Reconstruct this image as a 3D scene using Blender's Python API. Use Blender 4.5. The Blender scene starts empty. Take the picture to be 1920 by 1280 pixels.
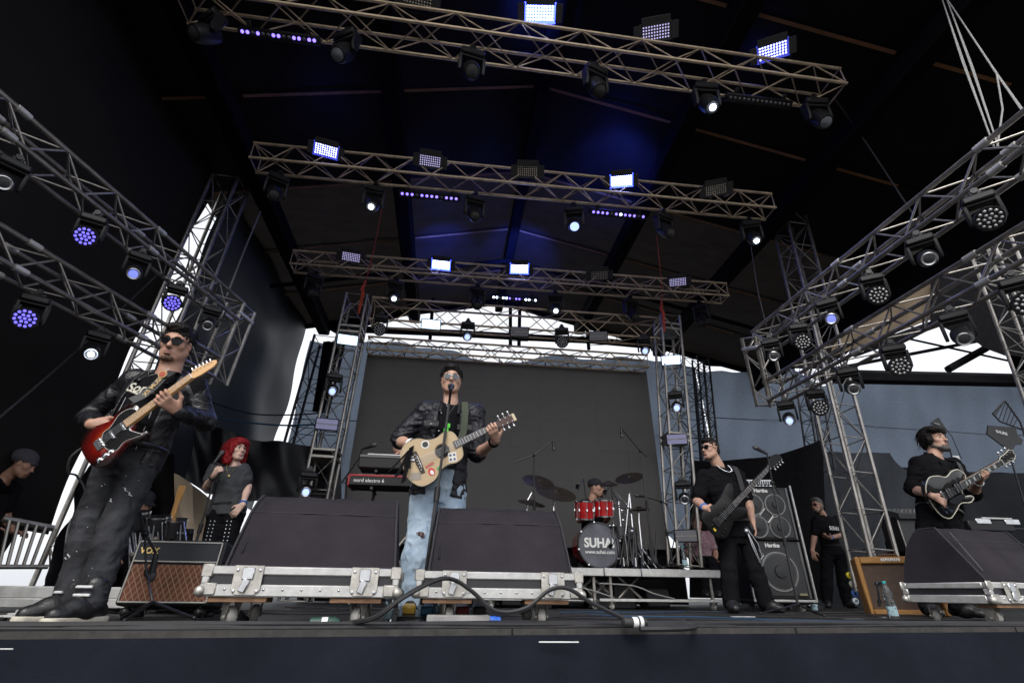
import bpy, math, random
import numpy as np
from mathutils import Vector, Matrix
random.seed(7)
PI = math.pi
scene = bpy.context.scene
COL = scene.collection

# ---------------------------------------------------------------- camera, world, sun, exposure
FPX, YAW, TILT, ROLL, CAMH = 924.0, .12, .4727, .012, .152
def _axes():
    fwd = np.array([math.sin(YAW)*math.cos(TILT), math.cos(YAW)*math.cos(TILT), math.sin(TILT)])
    right = np.array([math.cos(YAW), -math.sin(YAW), 0.0]); up = np.cross(right, fwd)
    r = math.cos(ROLL)*right + math.sin(ROLL)*up
    return r, np.cross(r, fwd), fwd
AR, AU, AF = _axes()
cam = bpy.data.cameras.new('camera')
cam.sensor_width = 36; cam.lens = FPX/1920*36; cam.clip_end = 2000; cam.clip_start = .05
camo = bpy.data.objects.new('camera', cam); COL.objects.link(camo)
M4 = Matrix.Identity(4)
for i in range(3):
    M4[i][0], M4[i][1], M4[i][2] = AR[i], AU[i], -AF[i]
M4[2][3] = CAMH
camo.matrix_world = M4
scene.camera = camo

SUN_EL, SUN_ROT = math.radians(48), math.radians(200)     # behind the camera, to its left
world = bpy.data.worlds.new('World'); scene.world = world; world.use_nodes = True
wt = world.node_tree; wt.nodes.clear()
wo = wt.nodes.new('ShaderNodeOutputWorld'); wb = wt.nodes.new('ShaderNodeBackground')
sky = wt.nodes.new('ShaderNodeTexSky'); sky.sky_type = 'NISHITA'; sky.sun_disc = False
sky.sun_elevation = SUN_EL; sky.sun_rotation = SUN_ROT; sky.dust_density = 4.0; sky.air_density = 1.0
hs = wt.nodes.new('ShaderNodeHueSaturation'); hs.inputs['Saturation'].default_value = .2; hs.inputs['Value'].default_value = 1.2   # overcast: nearly white
wt.links.new(sky.outputs[0], hs.inputs['Color'])
cloud = wt.nodes.new('ShaderNodeMix'); cloud.data_type = 'RGBA'; cloud.inputs[0].default_value = .55   # even cloud cover over the clear sky
wt.links.new(hs.outputs[0], cloud.inputs[6]); cloud.inputs[7].default_value = (6.3, 6.5, 6.9, 1); wt.links.new(cloud.outputs[2], wb.inputs[0])
wb.inputs[1].default_value = .15
wt.links.new(wb.outputs[0], wo.inputs[0])
sl = bpy.data.lights.new('sun', 'SUN'); sl.energy = 1.1; sl.angle = math.radians(22); sl.color = (1, .97, .92)
so = bpy.data.objects.new('sun', sl); COL.objects.link(so)
az = -SUN_ROT
so.rotation_euler = (PI/2 - SUN_EL, 0, PI - SUN_ROT)
vs = scene.view_settings
vs.view_transform = 'Standard'; vs.look = 'None'; vs.gamma = 1; vs.use_curve_mapping = False
vs.exposure = .55
try:
    scene.cycles.max_bounces = 6; scene.cycles.diffuse_bounces = 3; scene.cycles.transparent_max_bounces = 6
    scene.cycles.use_denoising = True; scene.cycles.sample_clamp_indirect = 4
    scene.cycles.caustics_reflective = False; scene.cycles.caustics_refractive = False
except Exception: pass

# ---------------------------------------------------------------- where a point of the photograph lies in the place
def _ray(x, y): return AR*(x-960) + AU*(640-y) + AF*FPX
def onY(x, y, Y):
    d = _ray(x, y); d = d*(Y/d[1]); return Vector((d[0], d[1], d[2]+CAMH))
def onZ(x, y, Z):
    d = _ray(x, y); d = d*((Z-CAMH)/d[2]); return Vector((d[0], d[1], Z))
def onX(x, y, X):
    d = _ray(x, y); d = d*(X/d[0]); return Vector((X, d[1], d[2]+CAMH))

# ---------------------------------------------------------------- materials
MATS = {}
def mat(name, col, rough=.6, metal=0., noise=0., nscale=20., bump=0., bscale=60., spec=.5, col2=None, stretch=None, trans=0., coat=0.):
    if name in MATS: return MATS[name]
    m = bpy.data.materials.new(name); m.use_nodes = True; nt = m.node_tree; b = nt.nodes['Principled BSDF']
    b.inputs['Base Color'].default_value = (*col, 1); b.inputs['Roughness'].default_value = rough
    b.inputs['Metallic'].default_value = metal; b.inputs['Specular IOR Level'].default_value = spec
    b.inputs['Coat Weight'].default_value = coat
    if trans: b.inputs['Transmission Weight'].default_value = trans
    co = None
    if noise or bump:
        tc = nt.nodes.new('ShaderNodeTexCoord'); co = tc.outputs['Object']
        if stretch:
            mp = nt.nodes.new('ShaderNodeMapping'); mp.inputs['Scale'].default_value = stretch
            nt.links.new(co, mp.inputs[0]); co = mp.outputs[0]
    if noise:
        n = nt.nodes.new('ShaderNodeTexNoise'); n.inputs['Scale'].default_value = nscale; n.inputs['Detail'].default_value = 6
        n.inputs['Roughness'].default_value = .65
        nt.links.new(co, n.inputs['Vector'])
        r = nt.nodes.new('ShaderNodeValToRGB'); r.color_ramp.elements[0].position = .3; r.color_ramp.elements[1].position = .72
        c2 = col2 or tuple(min(1, c*(1+noise)) for c in col)
        c1 = tuple(c*(1-noise) for c in col) if not col2 else col
        r.color_ramp.elements[0].color = (*c1, 1); r.color_ramp.elements[1].color = (*c2, 1)
        nt.links.new(n.outputs['Fac'], r.inputs[0]); nt.links.new(r.outputs[0], b.inputs['Base Color'])
        mr = nt.nodes.new('ShaderNodeMapRange'); mr.inputs['To Min'].default_value = max(.02, rough-.12); mr.inputs['To Max'].default_value = min(1, rough+.12)
        nt.links.new(n.outputs['Fac'], mr.inputs[0]); nt.links.new(mr.outputs[0], b.inputs['Roughness'])
    if bump:
        n2 = nt.nodes.new('ShaderNodeTexNoise'); n2.inputs['Scale'].default_value = bscale; n2.inputs['Detail'].default_value = 4
        nt.links.new(co, n2.inputs['Vector'])
        bp = nt.nodes.new('ShaderNodeBump'); bp.inputs['Strength'].default_value = bump; bp.inputs['Distance'].default_value = .01
        nt.links.new(n2.outputs['Fac'], bp.inputs['Height']); nt.links.new(bp.outputs[0], b.inputs['Normal'])
    MATS[name] = m; return m
def emit(name, col, s, base=(.02, .02, .02)):
    if name in MATS: return MATS[name]
    m = bpy.data.materials.new(name); m.use_nodes = True; b = m.node_tree.nodes['Principled BSDF']
    b.inputs['Base Color'].default_value = (*base, 1); b.inputs['Emission Color'].default_value = (*col, 1)
    b.inputs['Emission Strength'].default_value = s; b.inputs['Roughness'].default_value = .3
    MATS[name] = m; return m
def tarp(name, col, tcol, fac, rough=.6, nscale=1.2, noise=.35, bump=.25, bscale=3., stretch=None, spec=.08, tvar=.55):
    """woven sheet that lets a little daylight through"""
    m = mat(name, col, rough, noise=noise, nscale=nscale, bump=bump, bscale=bscale, stretch=stretch, spec=spec)
    nt = m.node_tree; b = nt.nodes['Principled BSDF']; o = nt.nodes['Material Output']
    t = nt.nodes.new('ShaderNodeBsdfTranslucent'); mx = nt.nodes.new('ShaderNodeMixShader')
    n = nt.nodes.new('ShaderNodeTexNoise'); n.inputs['Scale'].default_value = nscale*2.2; n.inputs['Detail'].default_value = 7; n.inputs['Roughness'].default_value = .7
    tc = nt.nodes.new('ShaderNodeTexCoord')
    if stretch:
        mp = nt.nodes.new('ShaderNodeMapping'); mp.inputs['Scale'].default_value = stretch
        nt.links.new(tc.outputs['Object'], mp.inputs[0]); nt.links.new(mp.outputs[0], n.inputs['Vector'])
    else: nt.links.new(tc.outputs['Object'], n.inputs['Vector'])
    r = nt.nodes.new('ShaderNodeValToRGB'); r.color_ramp.elements[0].position = .32; r.color_ramp.elements[1].position = .7
    r.color_ramp.elements[0].color = (*[c*tvar for c in tcol], 1); r.color_ramp.elements[1].color = (*tcol, 1)
    nt.links.new(n.outputs['Fac'], r.inputs[0]); nt.links.new(r.outputs[0], t.inputs['Color'])
    mx.inputs[0].default_value = fac
    nt.links.new(b.outputs[0], mx.inputs[1]); nt.links.new(t.outputs[0], mx.inputs[2]); nt.links.new(mx.outputs[0], o.inputs[0])
    return m

ALU = mat('brushed_aluminium', (.33, .31, .285), .42, .85, noise=.35, nscale=7, spec=.4)
ALUW = mat('warm_lit_aluminium', (.56, .44, .31), .48, .6, noise=.35, nscale=7, spec=.4)  # warm bounced light on the overhead trusses put into the colour
ALUB = mat('bright_aluminium', (.54, .535, .52), .48, .5, noise=.18, nscale=14, bump=.1, bscale=40)
STEEL = mat('zinc_steel', (.62, .63, .65), .3, .9, noise=.2, nscale=18)
CHROME = mat('chrome', (.7, .7, .72), .2, 1.)
BLACKP = mat('black_plastic', (.011, .011, .0125), .45, noise=.3, nscale=30, bump=.08, bscale=120, spec=.3)
BLACKM = mat('black_painted_steel', (.02, .02, .022), .35, .3, noise=.3, nscale=25)
BLACKC = mat('black_cloth', (.008, .008, .009), .95, noise=.4, nscale=12, bump=.3, bscale=40, spec=.03)
RUBBER = mat('black_rubber', (.018, .018, .02), .55, noise=.35, nscale=12)
GLASS = mat('dark_glass', (.01, .01, .012), .06, spec=.8)
WHITEP = mat('white_paint', (.75, .75, .74), .5)

# ---------------------------------------------------------------- mesh building
class MB:
    def __init__(s): s.v = []; s.f = []
    def add(s, vs, fs):
        o = len(s.v); s.v += [tuple(v) for v in vs]; s.f += [tuple(i+o for i in f) for f in fs]; return s
    def box(s, c, d, M=None):
        x, y, z = d[0]/2, d[1]/2, d[2]/2; c = Vector(c)
        vs = [Vector((a*x, b*y, e*z)) for a in (-1, 1) for b in (-1, 1) for e in (-1, 1)]
        vs = [(M @ v if M else v)+c for v in vs]
        return s.add(vs, [(0,1,3,2),(4,6,7,5),(0,4,5,1),(2,3,7,6),(0,2,6,4),(1,5,7,3)])
    def bbox(s, c, d, r=.01, M=None, n=2):
        """box with rounded edges (r)"""
        c = Vector(c); h = [q/2 for q in d]; r = min(r, min(h)*.98)
        # superellipsoid-like: inset cube corners -> 24 verts chamfer
        vs = []; idx = {}
        for sx in (-1, 1):
            for sy in (-1, 1):
                for sz in (-1, 1):
                    for ax in range(3):
                        p = [sx*(h[0]-r), sy*(h[1]-r), sz*(h[2]-r)]; p[ax] += (sx, sy, sz)[ax]*r
                        idx[(sx, sy, sz, ax)] = len(vs); vs.append(Vector(p))
        fs = []
        for ax in range(3):
            o = [i for i in range(3) if i != ax]
            for sg in (-1, 1):
                q = []
                for a, b in ((-1, -1), (1, -1), (1, 1), (-1, 1)):
                    k = [0, 0, 0]; k[ax] = sg; k[o[0]] = a; k[o[1]] = b; q.append(idx[(*k, ax)])
                flip = (sg > 0) ^ (ax == 1)
                fs.append(q if flip else q[::-1])
        for ax in range(3):
            o = [i for i in range(3) if i != ax]
            for a in (-1, 1):
                for b in (-1, 1):
                    k1 = [0]*3; k2 = [0]*3; k1[ax] = -1; k2[ax] = 1
                    for k in (k1, k2): k[o[0]] = a; k[o[1]] = b
                    q = [idx[(*k1, o[0])], idx[(*k2, o[0])], idx[(*k2, o[1])], idx[(*k1, o[1])]]
                    n_ = (vs[q[1]]-vs[q[0]]).cross(vs[q[2]]-vs[q[0]]); m_ = sum((vs[i] for i in q), Vector())
                    fs.append(q if n_.dot(m_) > 0 else q[::-1])
        for sx in (-1, 1):
            for sy in (-1, 1):
                for sz in (-1, 1):
                    q = [idx[(sx, sy, sz, a)] for a in range(3)]
                    n_ = (vs[q[1]]-vs[q[0]]).cross(vs[q[2]]-vs[q[0]]); m_ = sum((vs[i] for i in q), Vector())
                    fs.append(q if n_.dot(m_) > 0 else q[::-1])
        return s.add([(M @ v if M else v)+c for v in vs], fs)
    def tube(s, pts, r, n=8, cap=True):
        pts = [Vector(p) for p in pts]; k = len(pts); rs = r if isinstance(r, (list, tuple)) else [r]*k
        t0 = (pts[1]-pts[0]).normalized(); a = t0.orthogonal().normalized(); vs = []; fs = []
        for i, p in enumerate(pts):
            t = (pts[min(i+1, k-1)]-pts[max(i-1, 0)]).normalized()
            a = (a - t*a.dot(t)); a = a.normalized() if a.length > 1e-6 else t.orthogonal().normalized(); b = t.cross(a)
            vs += [p + (a*math.cos(2*PI*j/n) + b*math.sin(2*PI*j/n))*rs[i] for j in range(n)]
        for i in range(k-1):
            for j in range(n):
                fs.append((i*n+j, i*n+(j+1) % n, (i+1)*n+(j+1) % n, (i+1)*n+j))
        if cap: fs += [tuple(range(n))[::-1], tuple((k-1)*n+j for j in range(n))]
        return s.add(vs, fs)
    def cyl(s, a, b, r, r2=None, n=14): return s.tube([a, b], [r, r if r2 is None else r2], n)
    def lathe(s, prof, n=20, M=None, closed=False):
        """profile [(r,z)] about z"""
        vs = []; fs = []; k = len(prof)
        for r, z in prof:
            for j in range(n):
                v = Vector((r*math.cos(2*PI*j/n), r*math.sin(2*PI*j/n), z)); vs.append(M @ v if M else v)
        for i in range(k-1 + (1 if closed else 0)):
            for j in range(n):
                i2 = (i+1) % k
                fs.append((i*n+j, i*n+(j+1) % n, i2*n+(j+1) % n, i2*n+j))
        if not closed:
            if prof[0][0] > 1e-5: fs.append(tuple(range(n))[::-1])
            if prof[-1][0] > 1e-5: fs.append(tuple((k-1)*n+j for j in range(n)))
        return s.add(vs, fs)
    def ball(s, c, r, M=None, nu=14, nv=9):
        c = Vector(c); r = r if isinstance(r, (tuple, list)) else (r, r, r); vs = []; fs = []
        for i in range(nv+1):
            th = PI*i/nv
            for j in range(nu):
                v = Vector((r[0]*math.sin(th)*math.cos(2*PI*j/nu), r[1]*math.sin(th)*math.sin(2*PI*j/nu), -r[2]*math.cos(th)))
                vs.append((M @ v if M else v)+c)
        for i in range(nv):
            for j in range(nu): fs.append((i*nu+j, i*nu+(j+1) % nu, (i+1)*nu+(j+1) % nu, (i+1)*nu+j))
        return s.add(vs, fs)
    def prism(s, out, z0, z1, M=None, inset=0.):
        """outline [(x,y)] (ccw) extruded from z0 to z1, with a small chamfer"""
        n = len(out); P = [Vector((x, y, 0)) for x, y in out]; rings = []
        if inset:
            def ins(d):
                q = []
                for i in range(n):
                    e1 = (P[i]-P[i-1]); e2 = (P[(i+1) % n]-P[i]); t = (e1.normalized()+e2.normalized())
                    t = t.normalized() if t.length > 1e-6 else e1.normalized(); nn = Vector((-t.y, t.x, 0)); q.append(P[i]+nn*d)
                return q
            I = ins(inset)
            rings = [(I, z0), (P, z0+inset), (P, z1-inset), (I, z1)]
        else: rings = [(P, z0), (P, z1)]
        vs = []; fs = []
        for R_, z in rings: vs += [Vector((p.x, p.y, z)) for p in R_]
        for k in range(len(rings)-1):
            for i in range(n): fs.append((k*n+i, k*n+(i+1) % n, (k+1)*n+(i+1) % n, (k+1)*n+i))
        fs += [tuple(range(n))[::-1], tuple((len(rings)-1)*n+i for i in range(n))]
        return s.add([M @ v if M else v for v in vs], fs)
    def grid(s, fn, nu, nv):
        vs = [fn(i/nu, j/nv) for j in range(nv+1) for i in range(nu+1)]
        fs = [(j*(nu+1)+i, j*(nu+1)+i+1, (j+1)*(nu+1)+i+1, (j+1)*(nu+1)+i) for j in range(nv) for i in range(nu)]
        return s.add(vs, fs)
    def mesh(s, name, m=None, smooth=True, ang=40):
        me = bpy.data.meshes.new(name); me.from_pydata(s.v, [], s.f); me.update()
        if m: me.materials.append(m)
        if smooth and me.polygons:
            me.shade_smooth()
            try: me.set_sharp_from_angle(angle=math.radians(ang))
            except Exception: pass
        return me
    def build(s, name, m, parent=None, world=False, smooth=True, ang=40):
        if world and parent is not None:
            I = wmat(parent).inverted(); s.v = [tuple(I @ Vector(v)) for v in s.v]
        return link(name, s.mesh(name, m, smooth, ang), parent)
def wmat(o):
    M = Matrix.LocRotScale(o.location, o.rotation_euler, o.scale)
    return wmat(o.parent) @ M if o.parent else M
def link(name, me, parent=None):
    o = bpy.data.objects.new(name, me); COL.objects.link(o)
    if parent is not None: o.parent = parent
    return o
def tag(o, label=None, cat=None, group=None, kind=None):
    if label: o['label'] = label
    if cat: o['category'] = cat
    if group: o['group'] = group
    if kind: o['kind'] = kind
    return o
def thing(name, label, cat, loc=(0, 0, 0), rot=(0, 0, 0), group=None):
    o = bpy.data.objects.new(name, None); COL.objects.link(o); o.location = loc; o.rotation_euler = rot; o.empty_display_size = .1
    return tag(o, label, cat, group)
def dup(root, loc=None, rot=None, label=None, group=None, parent=None):
    c = root.copy(); COL.objects.link(c)
    if parent is not None: c.parent = parent
    if loc is not None: c.location = loc
    if rot is not None: c.rotation_euler = rot
    if label: c['label'] = label
    if group: c['group'] = group
    for ch in list(root.children): dup(ch, parent=c)
    return c
def frame(x, z=None, y=None):
    """rotation whose local x axis is x and z axis as near z as can be"""
    x = Vector(x).normalized(); z = Vector(z); z = (z - x*z.dot(x)).normalized(); y = z.cross(x)
    return Matrix(((x.x, y.x, z.x), (x.y, y.y, z.y), (x.z, y.z, z.z)))
def mlt(R_, t): 
    M = R_.to_4x4(); M.translation = Vector(t); return M
def text(name, s, size, m, parent, loc, rot, ext=.001, align='CENTER', shear=0., bold=0., sx=1.):
    cu = bpy.data.curves.new(name, 'FONT'); cu.body = s; cu.size = size; cu.extrude = ext; cu.align_x = align; cu.align_y = 'CENTER'
    cu.shear = shear; cu.offset = bold; cu.resolution_u = 3
    o = bpy.data.objects.new(name, cu); COL.objects.link(o)
    dg = bpy.context.evaluated_depsgraph_get(); me = bpy.data.meshes.new_from_object(o.evaluated_get(dg))
    bpy.data.objects.remove(o); bpy.data.curves.remove(cu); me.materials.clear(); me.materials.append(m)
    t = link(name, me, parent); t.location = loc; t.rotation_euler = rot; t.scale = (sx, 1, 1); return t
ORD = ['', 'first', 'second', 'third', 'fourth', 'fifth', 'sixth', 'seventh', 'eighth', 'ninth']
# ================================================================ the setting
EDGE = [(-12, 2.35)] + [(onZ(x, y, 0).x, onZ(x, y, 0).y) for x, y in ((0, 1187), (960, 1181), (1900, 1177))] + [(14, 3.6)]
def edgeY(x):
    for (a, b), (c, d) in zip(EDGE, EDGE[1:]):
        if x <= c: return b+(d-b)*(x-a)/(c-a)
    return EDGE[-1][1]
FLOORM = mat('stage_floor_black_plywood', (.022, .021, .0205), .6, noise=.55, nscale=3.5, bump=.25, bscale=25, spec=.25)
tag(MB().add([(-400, -400, -1.5), (400, -400, -1.5), (400, 400, -1.5), (-400, 400, -1.5)], [(0, 1, 2, 3)]).build('ground', mat('ground_asphalt', (.06, .058, .055), .9, noise=.3, nscale=.8)), kind='structure')
b = MB(); top = [(x, y, 0) for x, y in EDGE] + [(14, 15, 0), (-12, 15, 0)]; n = len(top)
b.add(top + [(x, y, -.06) for x, y, z in top], [tuple(range(n))] + [(i+n, (i+1) % n+n, (i+1) % n, i) for i in range(n)])
tag(b.build('stage_floor', FLOORM, smooth=False), kind='structure')
# bare lip of plywood along the stage edge
lip = thing('stage_edge_trim', 'worn grey plywood edging along the front lip of the stage', 'edging', (0, 2.6, 0))
for i in range(len(EDGE)-1):
    (x0, y0), (x1, y1) = EDGE[i], EDGE[i+1]; k = max(1, int((x1-x0)/1.25))
    for j in range(k):
        a, c = x0+(x1-x0)*j/k+.004, x0+(x1-x0)*(j+1)/k-.004
        MB().add([(a, edgeY(a)-.012, .006), (c, edgeY(c)-.012, .006), (c, edgeY(c)+.018, .006), (a, edgeY(a)+.018, .006),
                  (a, edgeY(a)-.012, -.02), (c, edgeY(c)-.012, -.02)], [(0, 1, 2, 3), (4, 5, 1, 0)]).build('board', mat('worn_plywood', (.04, .037, .034), .85, noise=.5, nscale=14, stretch=(1, 4, 1)), lip, world=True, smooth=False)
sk = thing('stage_skirt', 'dark navy cloth skirt stretched over the front face of the stage', 'stage skirt', (0, 2.5, -1.4))
def skirt(u, v):
    x = -11+24*u; z = -1.45 + 1.432*v
    return (x, edgeY(x)-.02-.014*math.sin(x*2.1+z*3)*(1-v)-.009*math.sin(x*7+z*9+2*math.sin(x*.9))*(1-v)-.004*math.sin(x*23+z*4)*(1-v)-.03*(1-v), z)
MB().grid(skirt, 420, 16).build('cloth', mat('navy_skirt_cloth', (.0135, .015, .0225), .92, noise=.3, nscale=1.6, bump=.2, bscale=90, spec=.05), sk, world=True)
for px, py, ln, w in ((1048, 1203, .19, .006), (8, 1216, .06, .004)):
    p = onY(px, py, edgeY(onY(px, py, 2.5).x)-.052)
    MB().bbox(p, (ln, .006, w), .002).build('torn_strip', WHITEP, sk, world=True)

# ---------------------------------------------------------------- roof
RX, RZ, SL, EL, ER, Y0, Y1 = 1.1, 8.0, .235, -4.85, 8.6, 1.2, 12.6
def rz(x): return RZ - SL*abs(x-RX)
roof = thing('stage_roof', 'black gabled tarpaulin roof stretched over the whole stage', 'roof', (RX, 6, 6.5))
RT = tarp('black_roof_tarp', (.009, .0085, .009), (.3, .2, .14), .001, .55, nscale=.9, noise=.35, bump=.35, bscale=1.6)
RTB = tarp('brown_worn_roof_tarp', (.019, .0175, .0175), (.4, .34, .3), .010, .6, nscale=1.1, noise=.4, bump=.35, bscale=1.6, stretch=(1, 2.5, 1))
seamY = [1.2, 3.55, 5.45, 7.4, 9.2, 10.9, 12.6]
STRIP = mat('daylit_seam_tan', (.32, .17, .085), .85, noise=.3, nscale=3, spec=.05)  # daylight glowing through the roof seams put into the strip colour
for i in range(len(seamY)-1):
    a, c = seamY[i], seamY[i+1]
    for sd in (-1, 1):
        x1 = EL if sd < 0 else ER
        def f(u, v, a=a, c=c, x1=x1):
            x = RX+(x1-RX)*u; y = a-.03+(c-a+.06)*v
            return (x, y, rz(x) - (.012 if i % 2 else 0) - .05*math.sin(PI*v)*math.sin(PI*min(1, u*1.0+.05)) - .012*math.sin(x*5+y*3))
        MB().grid(f, 26, 8).build('roof_panel', RTB if a > 7 else RT, roof, world=True)
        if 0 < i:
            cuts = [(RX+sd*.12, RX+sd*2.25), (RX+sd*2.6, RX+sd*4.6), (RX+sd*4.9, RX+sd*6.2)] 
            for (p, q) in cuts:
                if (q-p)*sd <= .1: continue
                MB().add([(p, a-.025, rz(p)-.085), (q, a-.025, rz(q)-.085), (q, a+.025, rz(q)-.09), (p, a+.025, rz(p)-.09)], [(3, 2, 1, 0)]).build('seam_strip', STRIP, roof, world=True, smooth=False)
for x in (-3.7, -1.3, 1.1, 3.5, 5.85):
    w = .3 if x != 1.1 else .22
    MB().bbox((x, 6.9, rz(x)-.3), (w, 11.3, .32), .03).build('purlin', mat('black_beam', (.008, .008, .009), .8, noise=.3, nscale=4, spec=.05), roof, world=True)
MB().bbox((ER-.02, 6.9, rz(ER)-.42), (.12, 11.4, .84), .03).build('valance', BLACKC, roof, world=True)
for sd in (-1, 1):
    x1 = EL if sd < 0 else ER; p = Vector((RX, Y1, RZ-.07)); q = Vector((x1, Y1, rz(x1)-.07))
    MB().tube([p, q], .07, 8).build('rafter', MATS['black_beam'], roof, world=True)
    for yy in (9.9,):
        MB().tube([Vector((RX, yy, RZ-.5)), Vector((x1, yy, rz(x1)-.5))], .05, 8).build('rafter', MATS['black_beam'], roof, world=True)

# ---------------------------------------------------------------- side and back walls of cloth
WL = -4.55
NAVY = tarp('dark_navy_tarp', (.011, .0125, .017), (.14, .17, .24), .025, .5, nscale=.7, noise=.5, bump=.5, bscale=1.3, spec=.25)
BLKT = tarp('black_side_tarp', (.008, .0075, .008), (.25, .18, .13), .006, .85, nscale=.8, noise=.35, bump=.4, bscale=1.5, spec=.2)
def wall_x(name, label, X, ya, yb, za, zb, m, edge=None, dx=0.):
    def f(u, v):
        y0 = ya; y1 = yb
        if edge: y0, y1 = edge(v)
        y = y0+(y1-y0)*u
        z0 = za + (1.0*max(0, min(1, (y-5.9)/.25)) if za < 0 else 0)
        z = z0 + (zb-z0)*v
        return (X + dx*u + .05*math.sin(y*2.3+z*.7) + .03*math.sin(z*3.1+y), y, z)
    o = MB().grid(f, 60, 40).build(name, m); tag(o, label, 'tarpaulin'); return o
wall_x('side_wall_tarp', 'black side tarpaulin closing the left side of the stage', WL, .2, 6.75, -.3, rz(WL)+.1, BLKT, lambda v: (.2, 6.68+.5*v))
wall_x('side_wall_tarp', 'dark navy tarpaulin wall behind the left lattice tower', WL+.25, 7.1, 12.1, 1.75, rz(WL)+.1, NAVY, lambda v: (7.12, 12.62-.8*max(0, .5-v)))
BLUE = tarp('blue_grey_shade_cloth', (.05, .06, .078), (.29, .345, .43), .6, .85, nscale=5, noise=.15, bump=.12, bscale=40, stretch=(1, 1, 2.5), tvar=.8)
YB = 12.3
def back(name, label, xa, xb, zlow, topf, m, seams=()):
    t = thing(name, label, 'tarpaulin', ((xa+xb)/2, YB, 0))
    def f(u, v):
        x = xa+(xb-xa)*u; zt = topf(u, x); zl = zlow + (max(0, min(1.75, 1.8-1.25*(x-5.0))) if (xa < 0 and x > 4) else 0) + (1.9 if x < -2.6 else 0)
        z = zl+(zt-zl)*v
        return (x, YB+.12*math.sin(x*1.7+.3*z)+.07*math.sin(x*3.7+1.1*z+math.sin(x))+.035*math.sin(x*8.1-z*2.2)*(1 if z > 3.3 else .5)+.05*math.sin(z*2.6+x*.6), z)
    MB().grid(f, 140, 50).build('sheet', m, t, world=True)
    for s in seams:
        MB().tube([(xa+(xb-xa)*k/20, YB-.09+.06*math.sin((xa+(xb-xa)*k/20)*1.7), s+.05*math.sin(k*.5)) for k in range(21)], .012, 5).build('seam', mat('dark_seam', (.03, .033, .04), .8), t, world=True)
    return t
back('back_wall_tarp', 'blue grey shade cloth hung behind the big screen', -3.97, 6.9, .2, lambda u, x: 6.2 - .42*math.exp(-((x-1.25)/1.0)**2) - .06*abs(math.sin(x*2.1)), BLUE, (2.4, 3.9))
back('back_wall_tarp', 'blue grey shade cloth closing the back right of the stage', 6.95, 24, 3.35, lambda u, x: 6.02 + .035*(x-7) - .3*math.exp(-((x-10.9)/.5)**2) - .06*abs(math.sin(x*1.3)), BLUE, (4.5,))
DRK = tarp('charcoal_drape', (.012, .0128, .015), (.1, .12, .15), .03, .85, nscale=1.3, noise=.35, bump=.3, bscale=3)
back('back_drape', 'charcoal drape below the blue grey cloth at back right', 6.9, 24, -.2, lambda u, x: 3.36, DRK, (1.9,))
# black folded drape with a diagonal top edge, behind the bass cabinets
def dr(u, v):
    a = onY(1296, 862, 9.0).lerp(onY(1545, 822, 9.4), u); c = onY(1296, 1120, 9.0).lerp(onY(1560, 1125, 9.4), u)
    p = a.lerp(c, v); return (p.x, p.y+.07*math.sin(u*13+v*2)-.2*math.sin(PI*u)*.3, p.z - .18*math.sin(PI*u)*(1-v))
tag(MB().grid(dr, 40, 20).build('black_drape', BLACKC), 'black drape with a slanting top edge behind the bass cabinets', 'drape')
# side tent beyond the right eave: tan roof, dark rafters, back beam
st = thing('side_tent', 'tan side tent roof on dark rafters beyond the right eave', 'tent', (10, 10, 4))
TAN = tarp('tan_tent_canvas', (.13, .1, .07), (.4, .3, .2), .16, .85, nscale=1.0, noise=.25)
for a, c, w in (((1545, 705), (1960, 714), .2), ((1560, 692), (1830, 640), .05), ((1778, 692), (1850, 652), .11), ((1850, 650), (1960, 690), .07), ((1690, 632), (1890, 676), .035)):
    MB().tube([onY(*a, 11.4), onY(*c, 11.4)], w, 6).build('rafter', MATS['black_beam'], st, world=True)

# beam with black cloth across the opening behind the screen
bb = thing('back_beam', 'black cloth covered beam across the bright opening above the screen', 'beam', (1.2, 11.8, 5.6))
pts = [onY(640, 616, 11.8), onY(740, 620, 11.8), onY(860, 625, 11.8), onY(980, 632, 11.8), (onY(1110, 638, 11.8)), onY(1220, 648, 11.8)]
MB().tube(pts, .1, 8).build('beam', BLACKC, bb, world=True)
for x0, y0, x1, y1 in ((957, 560, 957, 650), (812, 560, 806, 640), (975, 560, 973, 650), (1100, 600, 1104, 655)):
    MB().tube([onY(x0, y0, 11.9), onY(x1, y1, 11.9)], .05, 6).build('post', MATS['black_beam'], bb, world=True)

# low drapes on the left: tan canvas, black swag
def poly_strip(top, bot, Y, wav, nu, nv):
    def L(P_, u):
        for (u0, x0, y0), (u1, x1, y1) in zip(P_, P_[1:]):
            if u <= u1: k = (u-u0)/(u1-u0); return x0+(x1-x0)*k, y0+(y1-y0)*k
        return P_[-1][1:]
    def f(u, v):
        a, c = L(top, u), L(bot, u); p = onY(a[0]+(c[0]-a[0])*v, a[1]+(c[1]-a[1])*v, Y)
        return (p.x, p.y + wav*(math.sin(u*23+v*2.5)+.5*math.sin(u*41-v*3)), p.z)
    return MB().grid(f, nu, nv)
SHB = mat('shiny_black_drape', (.009, .0095, .012), .45, noise=.4, nscale=4, bump=.4, bscale=6, spec=.3)
tag(poly_strip([(0, 300, 792), (.35, 392, 796), (.6, 470, 822), (1, 640, 842)], [(0, 300, 866), (.32, 388, 926), (.6, 470, 940), (1, 640, 944)], 8.7, .07, 70, 20).build('black_swag', SHB), 'sagging black drape between the left wall and the left screen tower', 'drape')
tag(poly_strip([(0, 606, 640), (1, 650, 640)], [(0, 585, 770), (1, 606, 775)], 10.2, .03, 8, 16).build('torn_drape', BLACKC), 'narrow torn black drape on the scaffold left of the left screen tower', 'drape')
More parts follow.
